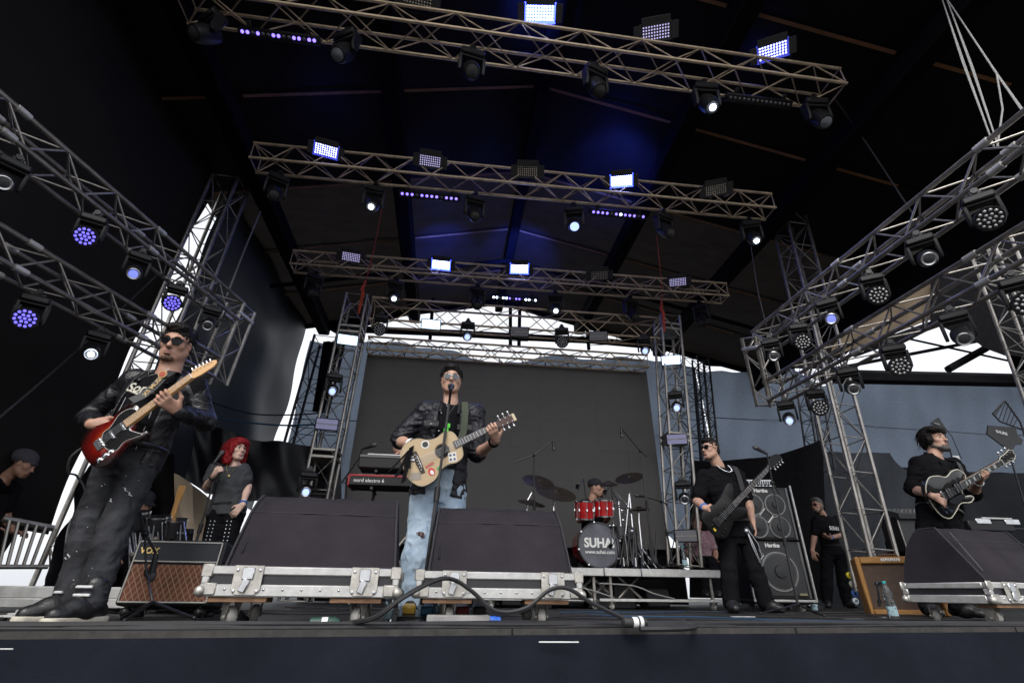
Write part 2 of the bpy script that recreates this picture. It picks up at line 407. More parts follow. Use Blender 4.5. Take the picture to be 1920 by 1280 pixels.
tag(poly_strip([(0, 235, 915), (.4, 312, 866), (1, 402, 942)], [(0, 235, 1040), (.4, 310, 1040), (1, 404, 1040)], 9.3, .05, 20, 12).build('canvas_sheet', tarp('tan_canvas', (.2, .16, .12), (.5, .4, .29), .12, .85, nscale=.8, noise=.25)), 'tan canvas sheet hanging behind the red haired woman', 'canvas')
tag(poly_strip([(0, 60, 1106), (.12, 88, 1085), (.3, 118, 985), (.5, 160, 888), (.6, 172, 864), (1, 330, 850)], [(0, 60, 1110), (1, 330, 1110)], 6.75, .06, 50, 16).build('black_drape', BLACKC), 'black drape slanting down behind the legs of the left guitarist', 'drape')
tag(poly_strip([(0, 570, 530), (1, 1640, 530)], [(0, 585, 600), (.05, 640, 632), (.1, 690, 611), (.17, 762, 592), (.29, 885, 578), (.355, 950, 572), (.42, 1020, 581), (.49, 1092, 608), (.585, 1195, 647), (.64, 1255, 642), (.71, 1325, 686), (.9, 1540, 692), (.95, 1590, 662), (1, 1640, 600)], 12.5, .02, 110, 12).build('gable_drape', BLACKC), 'black gable cloth under the roof with an arched opening above the screen', 'drape')
def tpart(name, top, bot, Y, m, w=.03):
    o = poly_strip(top, bot, Y, w, 24, 10); I = wmat(st).inverted(); o.v = [tuple(I @ Vector(v)) for v in o.v]; return o.build(name, m, st)
tpart('canvas', [(0, 1560, 648), (.4, 1668, 565), (.85, 1792, 472), (1, 1830, 480)], [(0, 1560, 668), (.4, 1668, 628), (.8, 1765, 592), (1, 1830, 600)], 11.0, TAN)
tpart('side_flap', [(0, 1745, 520), (.2, 1800, 470), (.5, 1880, 410), (1, 2080, 330)], [(0, 1745, 605), (.2, 1800, 628), (.42, 1842, 650), (.6, 1890, 666), (1, 2080, 700)], 10.7, BLACKC)
tpart('back_flap', [(0, 1880, 655), (1, 2200, 640)], [(0, 1905, 700), (1, 2200, 720)], 11.2, BLACKC)
MB().tube([onY(1600, 662, 10.9), onY(1768, 602, 10.9)], .12, 6).build('rafter', MATS['black_beam'], st, world=True)
tag(MB().grid(lambda u, v: (-2.2+6.3*u, 8.85+.04*math.sin(u*40), .02+.88*v), 80, 4).build('screen_skirt', BLACKC), 'black cloth hanging below the big grey screen', 'drape')

tag(poly_strip([(0, 1480, 846), (.55, 1668, 849), (.6, 1672, 852), (1, 1790, 985)], [(0, 1480, 1135), (1, 1790, 1135)], YB-.4, .05, 40, 14).build('slanted_drape', tarp('slate_drape', (.027, .03, .036), (.12, .14, .17), .05, .85, nscale=1.3, noise=.3, bump=.3, bscale=3)), 'slate drape with a slanting right edge behind the tall right lattice tower', 'drape')
# ================================================================ lattice trusses and towers
_rods = {}
def rod(L, r=.0095, n=6, m=None):
    k = (round(L, 3), r, (m or ALU).name)
    if k not in _rods: _rods[k] = MB().tube([(0, 0, 0), (L, 0, 0)], r, n).mesh('brace', m or ALU)
    return _rods[k]
def place(me, name, parent, a, c):
    o = link(name, me, parent); a = Vector(a); d = Vector(c)-a
    o.location = a; o.rotation_euler = d.to_track_quat('X', 'Z').to_euler(); return o
def truss(name, label, cat, p0, p1, w=.29, up=(0, 0, 1), ladder=False, m=None, group=None, bay=None, rc=.0215, h=None, rb=.009):
    m = m or ALU; h = h or w
    p0 = Vector(p0); p1 = Vector(p1); L = (p1-p0).length; R_ = frame(p1-p0, up)
    t = thing(name, label, cat, p0, R_.to_euler(), group)
    n = max(2, int(round(L/(bay or w)))); b_ = L/n
    cor = [(-w/2, -h/2), (w/2, -h/2), (w/2, h/2), (-w/2, h/2)]      # (y, z)
    ch = MB().tube([(0, 0, 0), (L, 0, 0)], rc, 8).mesh('chord', m)
    for y, z in cor: o = link('chord', ch, t); o.location = (0, y, z)
    for k in range(4):
        (ya, za), (yb, zb) = cor[k], cor[(k+1) % 4]
        dd = math.hypot(yb-ya, zb-za)
        dg = rod(math.hypot(b_, dd), rb, m=m); st = rod(dd, rb, m=m)
        for i in range(n):
            s = (i+k) % 2; a = (i*b_, ya, za) if s else (i*b_, yb, zb); c = ((i+1)*b_, yb, zb) if s else ((i+1)*b_, ya, za)
            place(dg, 'brace', t, a, c)
            if ladder and i: place(st, 'rung', t, (i*b_, ya, za), (i*b_, yb, zb))
        for x in (0.012, L-.012): place(st, 'end_rung', t, (x, ya, za), (x, yb, zb))
    return t
def coupler(t, x, w=.29):
    """pair of bright sleeves where two truss lengths meet"""
    for sy in (-1, 1):
        for sz in (-1, 1):
            MB().cyl((x-.05, sy*w/2, sz*w/2), (x+.05, sy*w/2, sz*w/2), .03, n=10).build('coupler', ALUB, t)
CT = 'trusses of the lighting rig'
# overhead trusses (left end, right end)
TA = truss('overhead_truss', 'overhead truss nearest the camera, along the top of the picture', 'truss', onZ(345, -2, 6.35), onZ(1562, 168, 6.35), w=.4, group=CT, h=.3, m=ALUW)
TB = truss('overhead_truss', 'middle overhead truss between the front truss and the back truss', 'truss', onZ(478, 296, 5.8), onZ(1441, 388, 5.8), group=CT, m=ALUW)
TC = truss('overhead_truss', 'rear overhead truss with red straps passing in front', 'truss', onZ(550, 490, 5.55), onZ(1358, 550, 5.55), group=CT, m=ALUW)
TD = truss('screen_truss', 'truss bridging the tops of the two screen towers', 'truss', onY(697, 585, 8.25), onY(1236, 622, 8.25), group=CT, w=.32, h=.46, bay=.45, m=ALUW)
TE = truss('screen_truss', 'lower truss hung just above the big grey screen', 'truss', onY(690, 648, 8.6), onY(1211, 682, 8.6), group=CT, w=.26, m=ALUW)
TL_ = truss('screen_tower', 'lattice tower left of the big grey screen', 'tower', (-2.02, 8.1, .02), onY(672, 560, 8.1), w=.37, up=(0, -1, 0), ladder=True, group='lattice towers', bay=.52, rc=.026)
TR_ = truss('screen_tower', 'lattice tower right of the big grey screen', 'tower', onY(1284, 1062, 8.1), onY(1250, 598, 8.1), w=.37, up=(0, -1, 0), ladder=True, group='lattice towers', bay=.52, rc=.026)
for t, L in ((TL_, 4.7), (TR_, 4.3)):
    for x in (2.05, 4.25):
        for s in (-1, 1): MB().bbox((x+s*.055, 0, 0), (.05, .41, .41), .008).build('joint_plate', ALU, t)
LT = truss('roof_tower', 'tall lattice tower in the bright gap of the left wall', 'tower', (-4.4, 7.05, 0), onY(432, 345, 7.05), w=.42, up=(0, -1, 0), ladder=True, group='lattice towers', bay=.6, rc=.03)
RT_ = truss('roof_tower', 'tall lattice tower rising behind the tweed amplifier on the right', 'tower', onY(1652, 1110, 6.8), onY(1474, 392, 6.8), w=.4, up=(0, -1, 0), ladder=True, group='lattice towers', bay=.52, rc=.028)
ORANGE_LIT = mat('orange_lit_steel', (.2, .12, .065), .6, .5, noise=.4, nscale=8)  # orange light on the tower top put into the bar colour
FR_ = truss('roof_tower', 'lattice tower with orange lit top bars at the far right edge', 'tower', onY(1990, 800, 6.3), onY(1838, 410, 6.3), w=.42, up=(0, -1, 0), ladder=True, group='lattice towers', bay=.5, rc=.028)
for k, (a, c) in enumerate((((1785, 440), (1900, 425)), ((1790, 455), (1890, 405)), ((1800, 470), (1895, 445)), ((1830, 420), (1880, 480)), ((1800, 430), (1870, 470)))):
    MB().tube([onY(*a, 6.1), onY(*c, 6.4)], .022, 6).build('head_bar', ORANGE_LIT, FR_, world=True)
for k, (a, c) in enumerate((((390, 290), (440, 285)), ((440, 262), (445, 292)), ((432, 265), (468, 262)), ((440, 292), (466, 270)))):
    MB().tube([onY(*a, 6.9), onY(*c, 7.1)], .022, 6).build('head_bar', ALU, LT, world=True)
# side frames: two long trusses, one over the other, closed by a short end truss
def side_frame(side, ff, nf, fl, nl, ztop, zlow):
    a, c = onZ(*nf, ztop), onZ(*ff, ztop); e = (c-a).normalized()
    far = c
    near2 = onZ(*nl, zlow); far2 = onZ(*fl, zlow)
    t = truss('side_truss', 'upper truss of the pair running along the %s side' % side, 'truss', a - e*1.6, far, up=(0, 0, 1), group=CT, w=.25)
    e2 = (far2-near2).normalized()
    t2 = truss('side_truss', 'lower truss of the pair running along the %s side' % side, 'truss', near2-e2*1.2, far2, up=(0, 0, 1), group=CT, w=.25)
    top = far - e*.02; bot = far2 - e2*.02
    d = (bot-top).normalized()
    t3 = truss('end_truss', 'short upright truss closing the far end of the %s pair' % side, 'truss', top + d*(-.13) + e*.13, bot + d*.13 + e2*.13, up=tuple(e), group=CT, w=.24)
    for tt, aa in ((t, a - e*1.6), (t2, near2-e2*1.2)):
        L = (far-aa).length
        for fr in (.36, .68): coupler(tt, L*fr, .25)
    for y in (-.12, .12):
        MB().bbox((.15, y, 0), (.05, .05, .3), .01).build('end_plate', ALUB, t3)
    return t, t2
LF = side_frame('left', (436, 585), (0, 232), (392, 690), (0, 470), 3.35, 2.55)
RF = side_frame('right', (1430, 640), (1912, 275), (1452, 735), (1915, 475), 3.1, 2.5)
# dark scaffold masts behind the screen towers
SC = mat('black_scaffold_steel', (.025, .025, .028), .5, .4, noise=.3, nscale=6)
truss('scaffold_mast', 'black scaffold mast behind the left screen tower', 'scaffold', onY(548, 905, 10.6), onY(618, 640, 10.6), w=.55, up=(0, -1, 0), ladder=True, m=SC, group='black scaffold masts', bay=.55, rc=.03)
truss('scaffold_mast', 'black scaffold mast just right of the right screen tower', 'scaffold', onY(1312, 930, 10.6), onY(1292, 680, 10.6), w=.5, up=(0, -1, 0), ladder=True, m=SC, group='black scaffold masts', bay=.5, rc=.03)
truss('scaffold_mast', 'narrow black scaffold mast beside the right end of the blue cloth', 'scaffold', onY(1338, 940, 10.9), onY(1313, 672, 10.9), w=.3, up=(0, -1, 0), ladder=True, m=SC, group='black scaffold masts', bay=.3, rc=.025)
truss('scaffold_mast', 'black scaffold mast behind the tall right lattice tower', 'scaffold', onY(1540, 880, 11.2), onY(1506, 660, 11.2), w=.4, up=(0, -1, 0), ladder=True, m=SC, group='black scaffold masts', bay=.4, rc=.025)
# big screen made of panels
scr = thing('led_screen', 'big dark grey LED screen standing switched off at the back', 'screen', (1.1, 8.75, 0))
SM = mat('led_screen_grey', (.125, .12, .113), .88, noise=.06, nscale=2.0, spec=.1)
sa, sb = onY(689, 666, 8.75), onY(1211, 698, 8.75); sc_, sd_ = onY(634, 945, 8.75), onY(1226, 990, 8.75)
nx, nz = 10, 6; zt = (sa.z+sb.z)/2; zb = .85
xl = sa.x; xr = sb.x
pw = (xr-xl)/nx; ph = (zt-zb)/nz
pm = MB().bbox((0, 0, 0), (pw-.0008, .07, ph-.0008), .0006).mesh('screen_panel', SM, smooth=False)
for i in range(nx):
    for j in range(nz):
        o = link('screen_panel', pm, scr); o.location = (xl+pw*(i+.5)-scr.location.x, random.uniform(-.0015, .0015), zb+ph*(j+.5))
MB().box(((xl+xr)/2-1.1, .1, (zt+zb)/2), (xr-xl-.05, .08, zt-zb-.05)).build('backing', SM, scr)
for i in range(12):
    x = xl+(xr-xl)*(i+.5)/12-scr.location.x
    MB().tube([(x, 0, zt), (x, 0, zt+.08)], .012, 5).build('hanger', BLACKM, scr)

# ================================================================ lamps
LAMP_CT = {}
def lens_mat(kind):
    return {'off': mat('lamp_lens_off', (.05, .05, .055), .12, spec=.8, noise=.5, nscale=40),
            'ring': mat('lamp_lens_off', (.05, .05, .055), .12),
            'blue': emit('lamp_lens_blue', (.16, .2, 1), 1.1), 'white': emit('lamp_lens_white', (.75, .85, 1), 8),
            'led_blue': emit('lamp_led_blue', (.16, .13, 1), 1.3), 'led_off': mat('lamp_led_clear', (.45, .45, .46), .2, .3),
            'pale': emit('lamp_lens_pale', (.3, .4, 1), 1.6), 'dim': mat('lamp_lens_dim', (.3, .32, .36), .15, .4)}[kind]
_hm = {}
def head_protos():
    if _hm: return _hm
    _hm['clamp'] = MB().bbox((0, 0, -.03), (.10, .07, .07), .012).cyl((0, -.05, 0), (0, .05, 0), .032, n=10).mesh('clamp', BLACKM)
    _hm['base'] = MB().bbox((0, 0, -.105), (.26, .17, .085), .018).bbox((0, .0, -.055), (.16, .1, .03), .01).mesh('base', BLACKP)
    b = MB()
    for s in (-1, 1): b.prism([(-.05, 0), (.05, 0), (.045, -.17), (.02, -.215), (-.02, -.215), (-.045, -.17)][::-1], -.016, .016, Matrix.Translation((s*.125, 0, -.15)) @ Matrix.Rotation(PI/2, 4, 'Z') @ Matrix.Rotation(PI/2, 4, 'X'), .005)
    b.bbox((0, 0, -.158), (.27, .1, .03), .01); _hm['yoke'] = b.mesh('yoke', BLACKP)
    # head, axis along -z of its own frame, origin at pivot
    _hm['spot'] = MB().lathe([(.035, .13), (.075, .12), (.09, .06), (.096, -.03), (.085, -.13), (.078, -.15), (.066, -.152)], 18).mesh('head', BLACKP)
    _hm['wash'] = MB().lathe([(.03, .1), (.075, .095), (.1, .05), (.118, -.02), (.122, -.075), (.118, -.085), (.108, -.085)], 20).mesh('head', BLACKP)
    _hm['fin'] = MB().bbox((0, 0, .04), (.17, .03, .10), .01).bbox((0, 0, .04), (.03, .17, .10), .01).mesh('cooling_fins', BLACKM)
    _hm['ring'] = MB().lathe([(.066, -.152), (.072, -.158), (.066, -.162), (.058, -.156)], 24).mesh('lens_ring', STEEL)
    for k in ('off', 'blue', 'white', 'pale', 'dim'):
        _hm['lens_'+k] = MB().lathe([(.001, -.166), (.03, -.163), (.062, -.152)], 20).mesh('lens', lens_mat(k), ang=60)
    _hm['bulb'] = MB().ball((0, 0, -.165), (.036, .036, .016), nu=12, nv=8).mesh('bulb', lens_mat('white'))
    for k in ('led_blue', 'led_off'):
        b = MB()
        for rr, n in ((0, 1), (.042, 6), (.085, 12)):
            for j in range(n):
                a = 2*PI*j/n+(.26 if n == 12 else 0); b.lathe([(.001, -.096), (.012, -.094), (.0165, -.084)], 9, Matrix.Translation((rr*math.cos(a), rr*math.sin(a), 0)))
        _hm['cells_'+k] = b.mesh('led_cells', lens_mat(k), ang=60)
    return _hm
def moving_head(p, label, kind, lens, aim, sc=1., yaw=None, group='moving head lamps', ring=True):
    """hangs from p; aim = direction the beam points"""
    H = head_protos(); p = Vector(p)
    aim = Vector(aim).normalized()
    yw = math.atan2(aim.y, aim.x) + PI/2 if yaw is None else yaw
    t = thing('moving_head_lamp', label, 'stage lamp', p, (0, 0, yw), group); t.scale = (sc, sc, sc)
    for k in ('clamp', 'base', 'yoke'): link(k, H[k], t)
    h = link('head', H[kind], t); h.location = (0, 0, -.33)
    loc = Matrix.Rotation(-yw, 3, 'Z') @ aim
    h.rotation_euler = (-loc).to_track_quat('Z', 'Y').to_euler()
    link('cooling_fins', H['fin'], h)
    if kind == 'spot':
        if ring: link('lens_ring', H['ring'], h)
        link('lens', H['lens_'+(lens if lens != 'white' else 'dim')], h)
        if lens == 'white': link('bulb', H['bulb'], h)
    else: link('led_cells', H['cells_'+lens], h)
    return t
_sp = {}
def strobe(p, label, state, face, sc=1., rows=(10, 5), group='strobe panels'):
    """flat strobe with a barn-like dark flange; face = outward direction"""
    p = Vector(p); R_ = frame(Vector(face).cross((0, 0, 1)) * -1, face)      # z out, x sideways
    t = thing('strobe_panel', label, 'strobe panel', p, R_.to_euler(), group); t.scale = (sc,)*3
    if 'h' not in _sp:
        _sp['h'] = MB().bbox((0, 0, -.05), (.40, .24, .10), .015).mesh('housing', BLACKP)
        _sp['f'] = MB().bbox((0, .13, .012), (.36, .1, .012), .004).bbox((-.235, 0, .012), (.09, .2, .012), .004).bbox((.235, 0, .012), (.09, .2, .012), .004).mesh('flap', mat('strobe_flap', (.035, .035, .038), .5))
        _sp['y'] = MB().tube([(-.22, 0, -.05), (-.22, -.16, -.05), (.22, -.16, -.05), (.22, 0, -.05)], .012, 6).mesh('bracket', BLACKM)
        b = MB()
        for i in range(rows[0]):
            for j in range(rows[1]):
                b.lathe([(.001, .016), (.007, .014), (.0115, .002)], 7, Matrix.Translation(((i-(rows[0]-1)/2)*.0345, (j-(rows[1]-1)/2)*.034, 0)))
        _sp['cells'] = b
        _sp['board'] = MB().bbox((0, 0, .002), (.395, .225, .006), .002)
    for k, nm in (('h', 'housing'), ('f', 'flap'), ('y', 'bracket')): link(nm, _sp[k], t)
    k = 'c_'+state
    if k not in _sp:
        mm = {'hot': emit('strobe_cells_hot', (.5, .62, 1), 14), 'lit': emit('strobe_cells_lit', (.5, .55, 1), 5), 'dim': emit('strobe_cells_dim', (.6, .55, 1), .6, (.6, .6, .6)),
              'off': mat('strobe_cells_off', (.85, .78, .66), .35)}[state]
        bm_ = {'hot': emit('strobe_board_hot', (.045, .075, 1), 5), 'lit': emit('strobe_board_lit', (.08, .1, 1), .45)}.get(state, mat('strobe_board', (.06, .055, .06), .5))
        _sp[k] = _sp['cells'].mesh('led_cells', mm, ang=60); _sp['b_'+state] = _sp['board'].mesh('led_board', bm_)
    bd = link('led_board', _sp['b_'+state], t); link('led_cells', _sp[k], bd)
    return t
def tile_lamp(p, label, state, face, sc=1., group='blinder panels'):
    """pixel bar panel on the screen towers: two pale plates with a bright line between"""
    p = Vector(p); R_ = frame(Vector(face).cross((0, 0, 1)) * -1, face)
    t = thing('blinder_panel', label, 'blinder panel', p, R_.to_euler(), group); t.scale = (sc,)*3
    MB().bbox((0, 0, -.03), (.44, .24, .06), .012).build('housing', BLACKP, t)
    m1 = {'lit': emit('tile_plate_lit', (.55, .75, 1), 1.6, (.3, .3, .3)), 'off': mat('tile_plate_off', (.2, .2, .22), .35), 'dim': emit('tile_plate_dim', (.4, .4, .8), .16, (.25, .25, .3))}[state]
    for s in (-1, 1): MB().bbox((0, s*.055, .004), (.40, .09, .012), .003).build('reflector', m1, t)
    MB().bbox((0, 0, .004), (.40, .012, .016), .002).build('tube', {'lit': emit('tile_tube_lit', (.4, .8, 1), 4), 'off': mat('tile_tube', (.6, .58, .5), .3), 'dim': MATS['tile_tube'] if 'tile_tube' in MATS else mat('tile_tube', (.6, .58, .5), .3)}[state], t)
    MB().tube([(-.2, -.1, -.04), (-.2, -.2, -.06), (.2, -.2, -.06), (.2, -.1, -.04)], .01, 6).build('bracket', BLACKM, t)
    return t
_lb = {}
def light_bar(p, label, along, face, pattern, group='LED bars', L=.95):
    p = Vector(p); R_ = frame(along, face); t = thing('led_bar', label, 'LED bar', p, R_.to_euler(), group)
    MB().bbox((0, 0, -.05), (L, .11, .09), .015).build('housing', BLACKP, t)
    for s in (-1, 1): MB().bbox((s*L*.36, .07, -.05), (.05, .1, .03), .006).build('clamp', BLACKM, t)
    n = len(pattern)
    mm = {'b': emit('bar_cell_blue', (.2, .14, 1), 2.2), 'w': emit('bar_cell_white', (.6, .7, 1), 7), '.': mat('bar_cell_off', (.15, .15, .17), .2)}
    for i, c in enumerate(pattern):
        if c not in _lb: _lb[c] = MB().lathe([(.001, .012), (.012, .01), (.021, -.004)], 10).mesh('cell', mm[c], ang=60)
        o = link('cell', _lb[c], t); o.location = ((i-(n-1)/2)*L*.94/n, 0, 0)
    return t
def spot_glow(p, aim, W, col=(.05, .1, 1), size=2.2, r=.12):
    l = bpy.data.lights.new('added_strobe_spot', 'SPOT'); l.energy = W; l.color = col; l.spot_size = size; l.spot_blend = 1.; l.shadow_soft_size = r
    o = bpy.data.objects.new('added_strobe_spot', l); COL.objects.link(o); o.location = p; o.rotation_euler = (-Vector(aim)).to_track_quat('Z', 'Y').to_euler()
def point_glow(p, W, col=(.05, .09, 1)):  # added lamp behind a strobe, imitating its blue halo
    l = bpy.data.lights.new('added_halo_light', 'POINT'); l.energy = W; l.color = col; l.shadow_soft_size = .2
    o = bpy.data.objects.new('added_halo_light', l); COL.objects.link(o); o.location = p
CAM = Vector((0, 0, CAMH))
def tocam(p): return (CAM-Vector(p)).normalized()

def trow(t, x, y, dz):
    """point above/below truss t at photo pixel (x,y): in the truss's own vertical plane"""
    pass
def strobes(zr, lst, where, sc=1.):
    for i, (x, y, st) in enumerate(lst):
        p = onZ(x, y, zr); p.y -= .22
        f = Vector((0, -1, -.55)) if st != 'x' else tocam(p)
        f = (tocam(p)*.7 + Vector((0, -.3, -.5))).normalized()
        d = {'hot': 'blazing blue white', 'lit': 'lit pale blue', 'dim': 'faintly violet', 'off': 'unlit'}[st]
        t = strobe(p, '%s strobe panel, %s from the left on the %s' % (d, ORD[i+1], where), st, f, sc)
        if st == 'hot':
            q = p + f*.25
            point_glow(p + (Vector((p.x*.05, .5, .8)) if zr > 6 else Vector((p.x*.07, .9, 1.1))), 6 if zr > 6 else 13)
            src = p + Vector((0, .14, .28)); dr = (src + Vector((0, 0, .12))) - CAM; k_ = 1.0
            while (CAM+dr*k_).z < rz((CAM+dr*k_).x)-.25 and k_ < 3: k_ += .01
            hit = CAM+dr*k_; dd = (hit-src).length; spot_glow(src, hit-src, 110*dd*dd+50, size=1.1 if dd < 2.2 else .8)  # spot added to throw a blue halo on the roof above the panel
            spot_glow(q, f, 22, col=(.25, .35, 1), size=2.6)
        elif st == 'lit': point_glow(p + Vector((p.x*.05, .42, .6)), 4)
strobes(6.62, [(525, 3, 'off'), (785, 30, 'off'), (1007, 58, 'hot'), (1218, 92, 'dim'), (1431, 125, 'lit')], 'front overhead truss', 1.0)
strobes(5.86, [(617, 304, 'lit'), (807, 323, 'dim'), (985, 341, 'off'), (1157, 358, 'hot'), (1330, 374, 'off')], 'middle overhead truss', .9)
strobes(5.62, [(662, 495, 'dim'), (827, 509, 'hot'), (971, 516, 'hot'), (1118, 528, 'off'), (1262, 540, 'dim')], 'rear overhead truss', .92)
def heads(zr, lst, where, kind='spot', group=None, sc=1.05):
    for i, (x, y, lens, ax) in enumerate(lst):
        p = onZ(x, y, zr)
        c = tocam(p); aim = (c + Vector((ax, 0, -.35))) if lens in ('white', 'dim', 'pale', 'blue') else Vector((ax, -.55 + .25*(i % 2), -.8))
        d = {'white': 'lit moving head lamp', 'dim': 'glinting moving head lamp', 'off': 'dark moving head lamp', 'pale': 'pale blue moving head lamp', 'blue': 'blue moving head lamp'}[lens]
        moving_head(p, '%s, %s from the left hanging under the %s' % (d, ORD[i+1], where), kind, lens, aim, sc, ring=False)
heads(6.12, [(405, 28, 'off', -.4), (655, 62, 'dim', -.5), (886, 96, 'off', .1), (1114, 126, 'off', .1), (1318, 158, 'white', .35), (1522, 186, 'dim', .5)], 'front overhead truss', sc=1.15)
heads(5.6, [(525, 326, 'off', .3), (705, 348, 'white', -.1), (891, 366, 'off', .1), (1075, 386, 'pale', .0), (1241, 398, 'off', .2), (1403, 412, 'white', .3)], 'middle overhead truss', sc=1.1)
heads(5.36, [(592, 512, 'off', .3), (743, 524, 'white', .05), (895, 536, 'off', .1), (1041, 548, 'white', 0), (1180, 558, 'off', .2), (1312, 568, 'off', -.4)], 'rear overhead truss', sc=1.1)
for (x, y, z, lb, pt) in ((522, 68, 6.1, 'LED bar with violet dots under the left of the front truss', 'bb.b..bb..bb.bb'), (1425, 190, 6.1, 'unlit LED bar under the right of the front truss', '..............'),
                          (805, 368, 5.55, 'LED bar with blue dots under the middle truss, left of its centre', 'bbb.bbbb.bbb'), (1160, 402, 5.55, 'LED bar with blue dots under the middle truss, right of its centre', 'bbbb.bwbbb.b'), (965, 560, 5.3, 'LED bar with white blue dots under the rear truss', 'ww.wwb.bb.ww.w')):
    p = onZ(x, y, z); light_bar(p, lb, (1, .0, 0), (tocam(p)+Vector((0, 0, -.1))).normalized(), pt)
# lamps on the screen frame
def onframe(lst, Y):
    for (x, y, kind, lens, lb) in lst:
        p = onY(x, y, Y); moving_head(p, lb, kind, lens, tocam(p)+Vector((.0, 0, -.15)), .95)
onframe([(716, 588, 'wash', 'led_off', 'unlit wash lamp at the left of the screen truss'), (878, 601, 'spot', 'pale', 'pale blue lit lamp at the middle of the screen truss'),
         (1053, 612, 'wash', 'led_off', 'unlit wash lamp right of centre on the screen truss'), (1206, 628, 'spot', 'pale', 'blue lit lamp at the right end of the screen truss')], 7.95)
onframe([(630, 697, 'spot', 'pale', 'blue lit lamp high on the left screen tower'), (582, 878, 'spot', 'pale', 'blue lit lamp low on the left screen tower'),
         (1264, 730, 'spot', 'pale', 'blue lit lamp high on the right screen tower'), (1278, 896, 'spot', 'off', 'dark lamp low on the right screen tower')], 7.75)
for (x, y, st, lb) in ((652, 637, 'lit', 'glowing blinder panel at the top of the left screen tower'), (808, 608, 'lit', 'glowing blinder panel on the left half of the screen truss'),
                       (974, 622, 'off', 'unlit blinder panel at the centre of the screen truss'), (1122, 630, 'off', 'unlit blinder panel on the right half of the screen truss'),
                       (1258, 675, 'lit', 'glowing blinder panel at the top of the right screen tower'), (613, 795, 'dim', 'dim violet blinder panel halfway up the left screen tower'),
                       (1269, 823, 'dim', 'dim blinder panel halfway up the right screen tower'), (1286, 1004, 'off', 'unlit blinder panel at the foot of the right screen tower')):
    p = onY(x, y, 7.85); tile_lamp(p, lb, st, (tocam(p)*.8+Vector((0, -.3, 0))).normalized(), .8)
# lamps on the side frames
def side_lamps(lst, z, where):
    for i, (x, y, kind, lens, dv) in enumerate(lst):
        p = onZ(x, y, z); d = {'off': 'dark lensed lamp', 'led_blue': 'blue dotted wash lamp', 'blue': 'deep blue lamp', 'led_off': 'clear dotted wash lamp', 'pale': 'blue lit lamp', 'white': 'white lit lamp'}[lens]
        moving_head(p, '%s, %s from the camera end under the %s' % (d, ORD[i+1], where), kind, lens, tocam(p)*.8+Vector(dv), .74)
side_lamps([(35, 298, 'spot', 'off', (0, 0, 0)), (184, 402, 'wash', 'led_blue', (-.2, 0, 0)), (268, 472, 'spot', 'blue', (0, 0, -.1)), (338, 532, 'wash', 'led_blue', (-.1, 0, 0)), (402, 572, 'spot', 'off', (0, 0, -.2))], 3.12, 'upper left truss')
side_lamps([(76, 550, 'wash', 'led_blue', (-.2, 0, 0)), (191, 618, 'spot', 'white', (0, 0, -.1))], 2.38, 'lower left truss')
side_lamps([(1826, 362, 'wash', 'led_off', (.2, 0, 0)), (1718, 440, 'spot', 'off', (.1, 0, 0)), (1628, 512, 'wash', 'led_off', (.2, 0, 0)), (1546, 558, 'spot', 'blue', (0, 0, 0)), (1492, 604, 'wash', 'led_off', (.2, 0, 0)), (1442, 632, 'spot', 'off', (0, 0, 0))], 2.9, 'upper right truss')
side_lamps([(1895, 515, 'wash', 'led_off', (.2, 0, 0)), (1780, 580, 'spot', 'off', (.1, 0, -.2)), (1668, 642, 'wash', 'led_off', (.2, 0, 0)), (1584, 685, 'spot', 'off', (.1, 0, -.1)), (1524, 726, 'wash', 'led_off', (.2, 0, 0)), (1470, 748, 'spot', 'pale', (0, 0, -.2))], 2.3, 'lower right truss')
# straps, ropes, cables aloft
RED = mat('red_ratchet_strap', (.5, .06, .03), .7)
for a, c, lb in (((716, 392, 7.2), (672, 588, 7.9), 'red strap tied to the top of the left screen tower'), ((1231, 440, 7.4), (1246, 622, 7.9), 'red strap tied to the top of the right screen tower')):
    p, q = onY(*a), onY(*c); k = p.lerp(q, .8)
    t = thing('lifting_strap', lb, 'strap', q, (0, 0, 0), 'red lifting straps')
    MB().tube([p, p.lerp(q, .4)+Vector((.02, 0, 0)), k], .008, 5).build('webbing', RED, t, world=True)
    MB().tube([k+Vector((0, 0, .25)), k+Vector((-.03, 0, .05)), k, q], [.012, .03, .035, .022], 6).build('knot', RED, t, world=True)
ROPE = mat('white_rope', (.3, .3, .29), .8, noise=.4, nscale=60)
rp = thing('rope', 'pale ropes hanging from the roof onto the upper right truss', 'rope', onZ(1872, 272, 3.25))
q = onZ(1870, 275, 3.3); u = onY(1770, -10, q.y+.35)
for k in range(4):
    o = Vector((.02*k-.03, .015*(k % 2), 0)); MB().tube([u+o*1.5, u.lerp(q, .55)+o+Vector((-.03+.02*k, 0, 0)), q+o], .0055, 6).build('strand', ROPE, rp, world=True)
v_ = onY(1869, 140, q.y+.1); w_ = onY(1935, 235, q.y-.1)
for k in range(2): MB().tube([u, v_+Vector((.01*k, 0, 0)), w_+Vector((.02*k, 0, 0))], .0055, 6).build('strand', ROPE, rp, world=True)
MB().tube([v_, onY(1880, 205, q.y), q], .007, 6).build('strand', ROPE, rp, world=True)
def cable(name, label, pts, r=.008, m=None, cat='cable', n=6, sub=8, group=None):
    P_ = [Vector(p) for p in pts]; out = []
    for i in range(len(P_)-1):
        a, b2, c, d = P_[max(i-1, 0)], P_[i], P_[i+1], P_[min(i+2, len(P_)-1)]
        for k in range(sub):
            t = k/sub; out.append(.5*((2*b2)+(c-a)*t+(2*a-5*b2+4*c-d)*t*t+(3*b2-a-3*c+d)*t**3))
    out.append(P_[-1])
    return tag(MB().tube(out, r, n).build(name, m or RUBBER), label, cat, group)
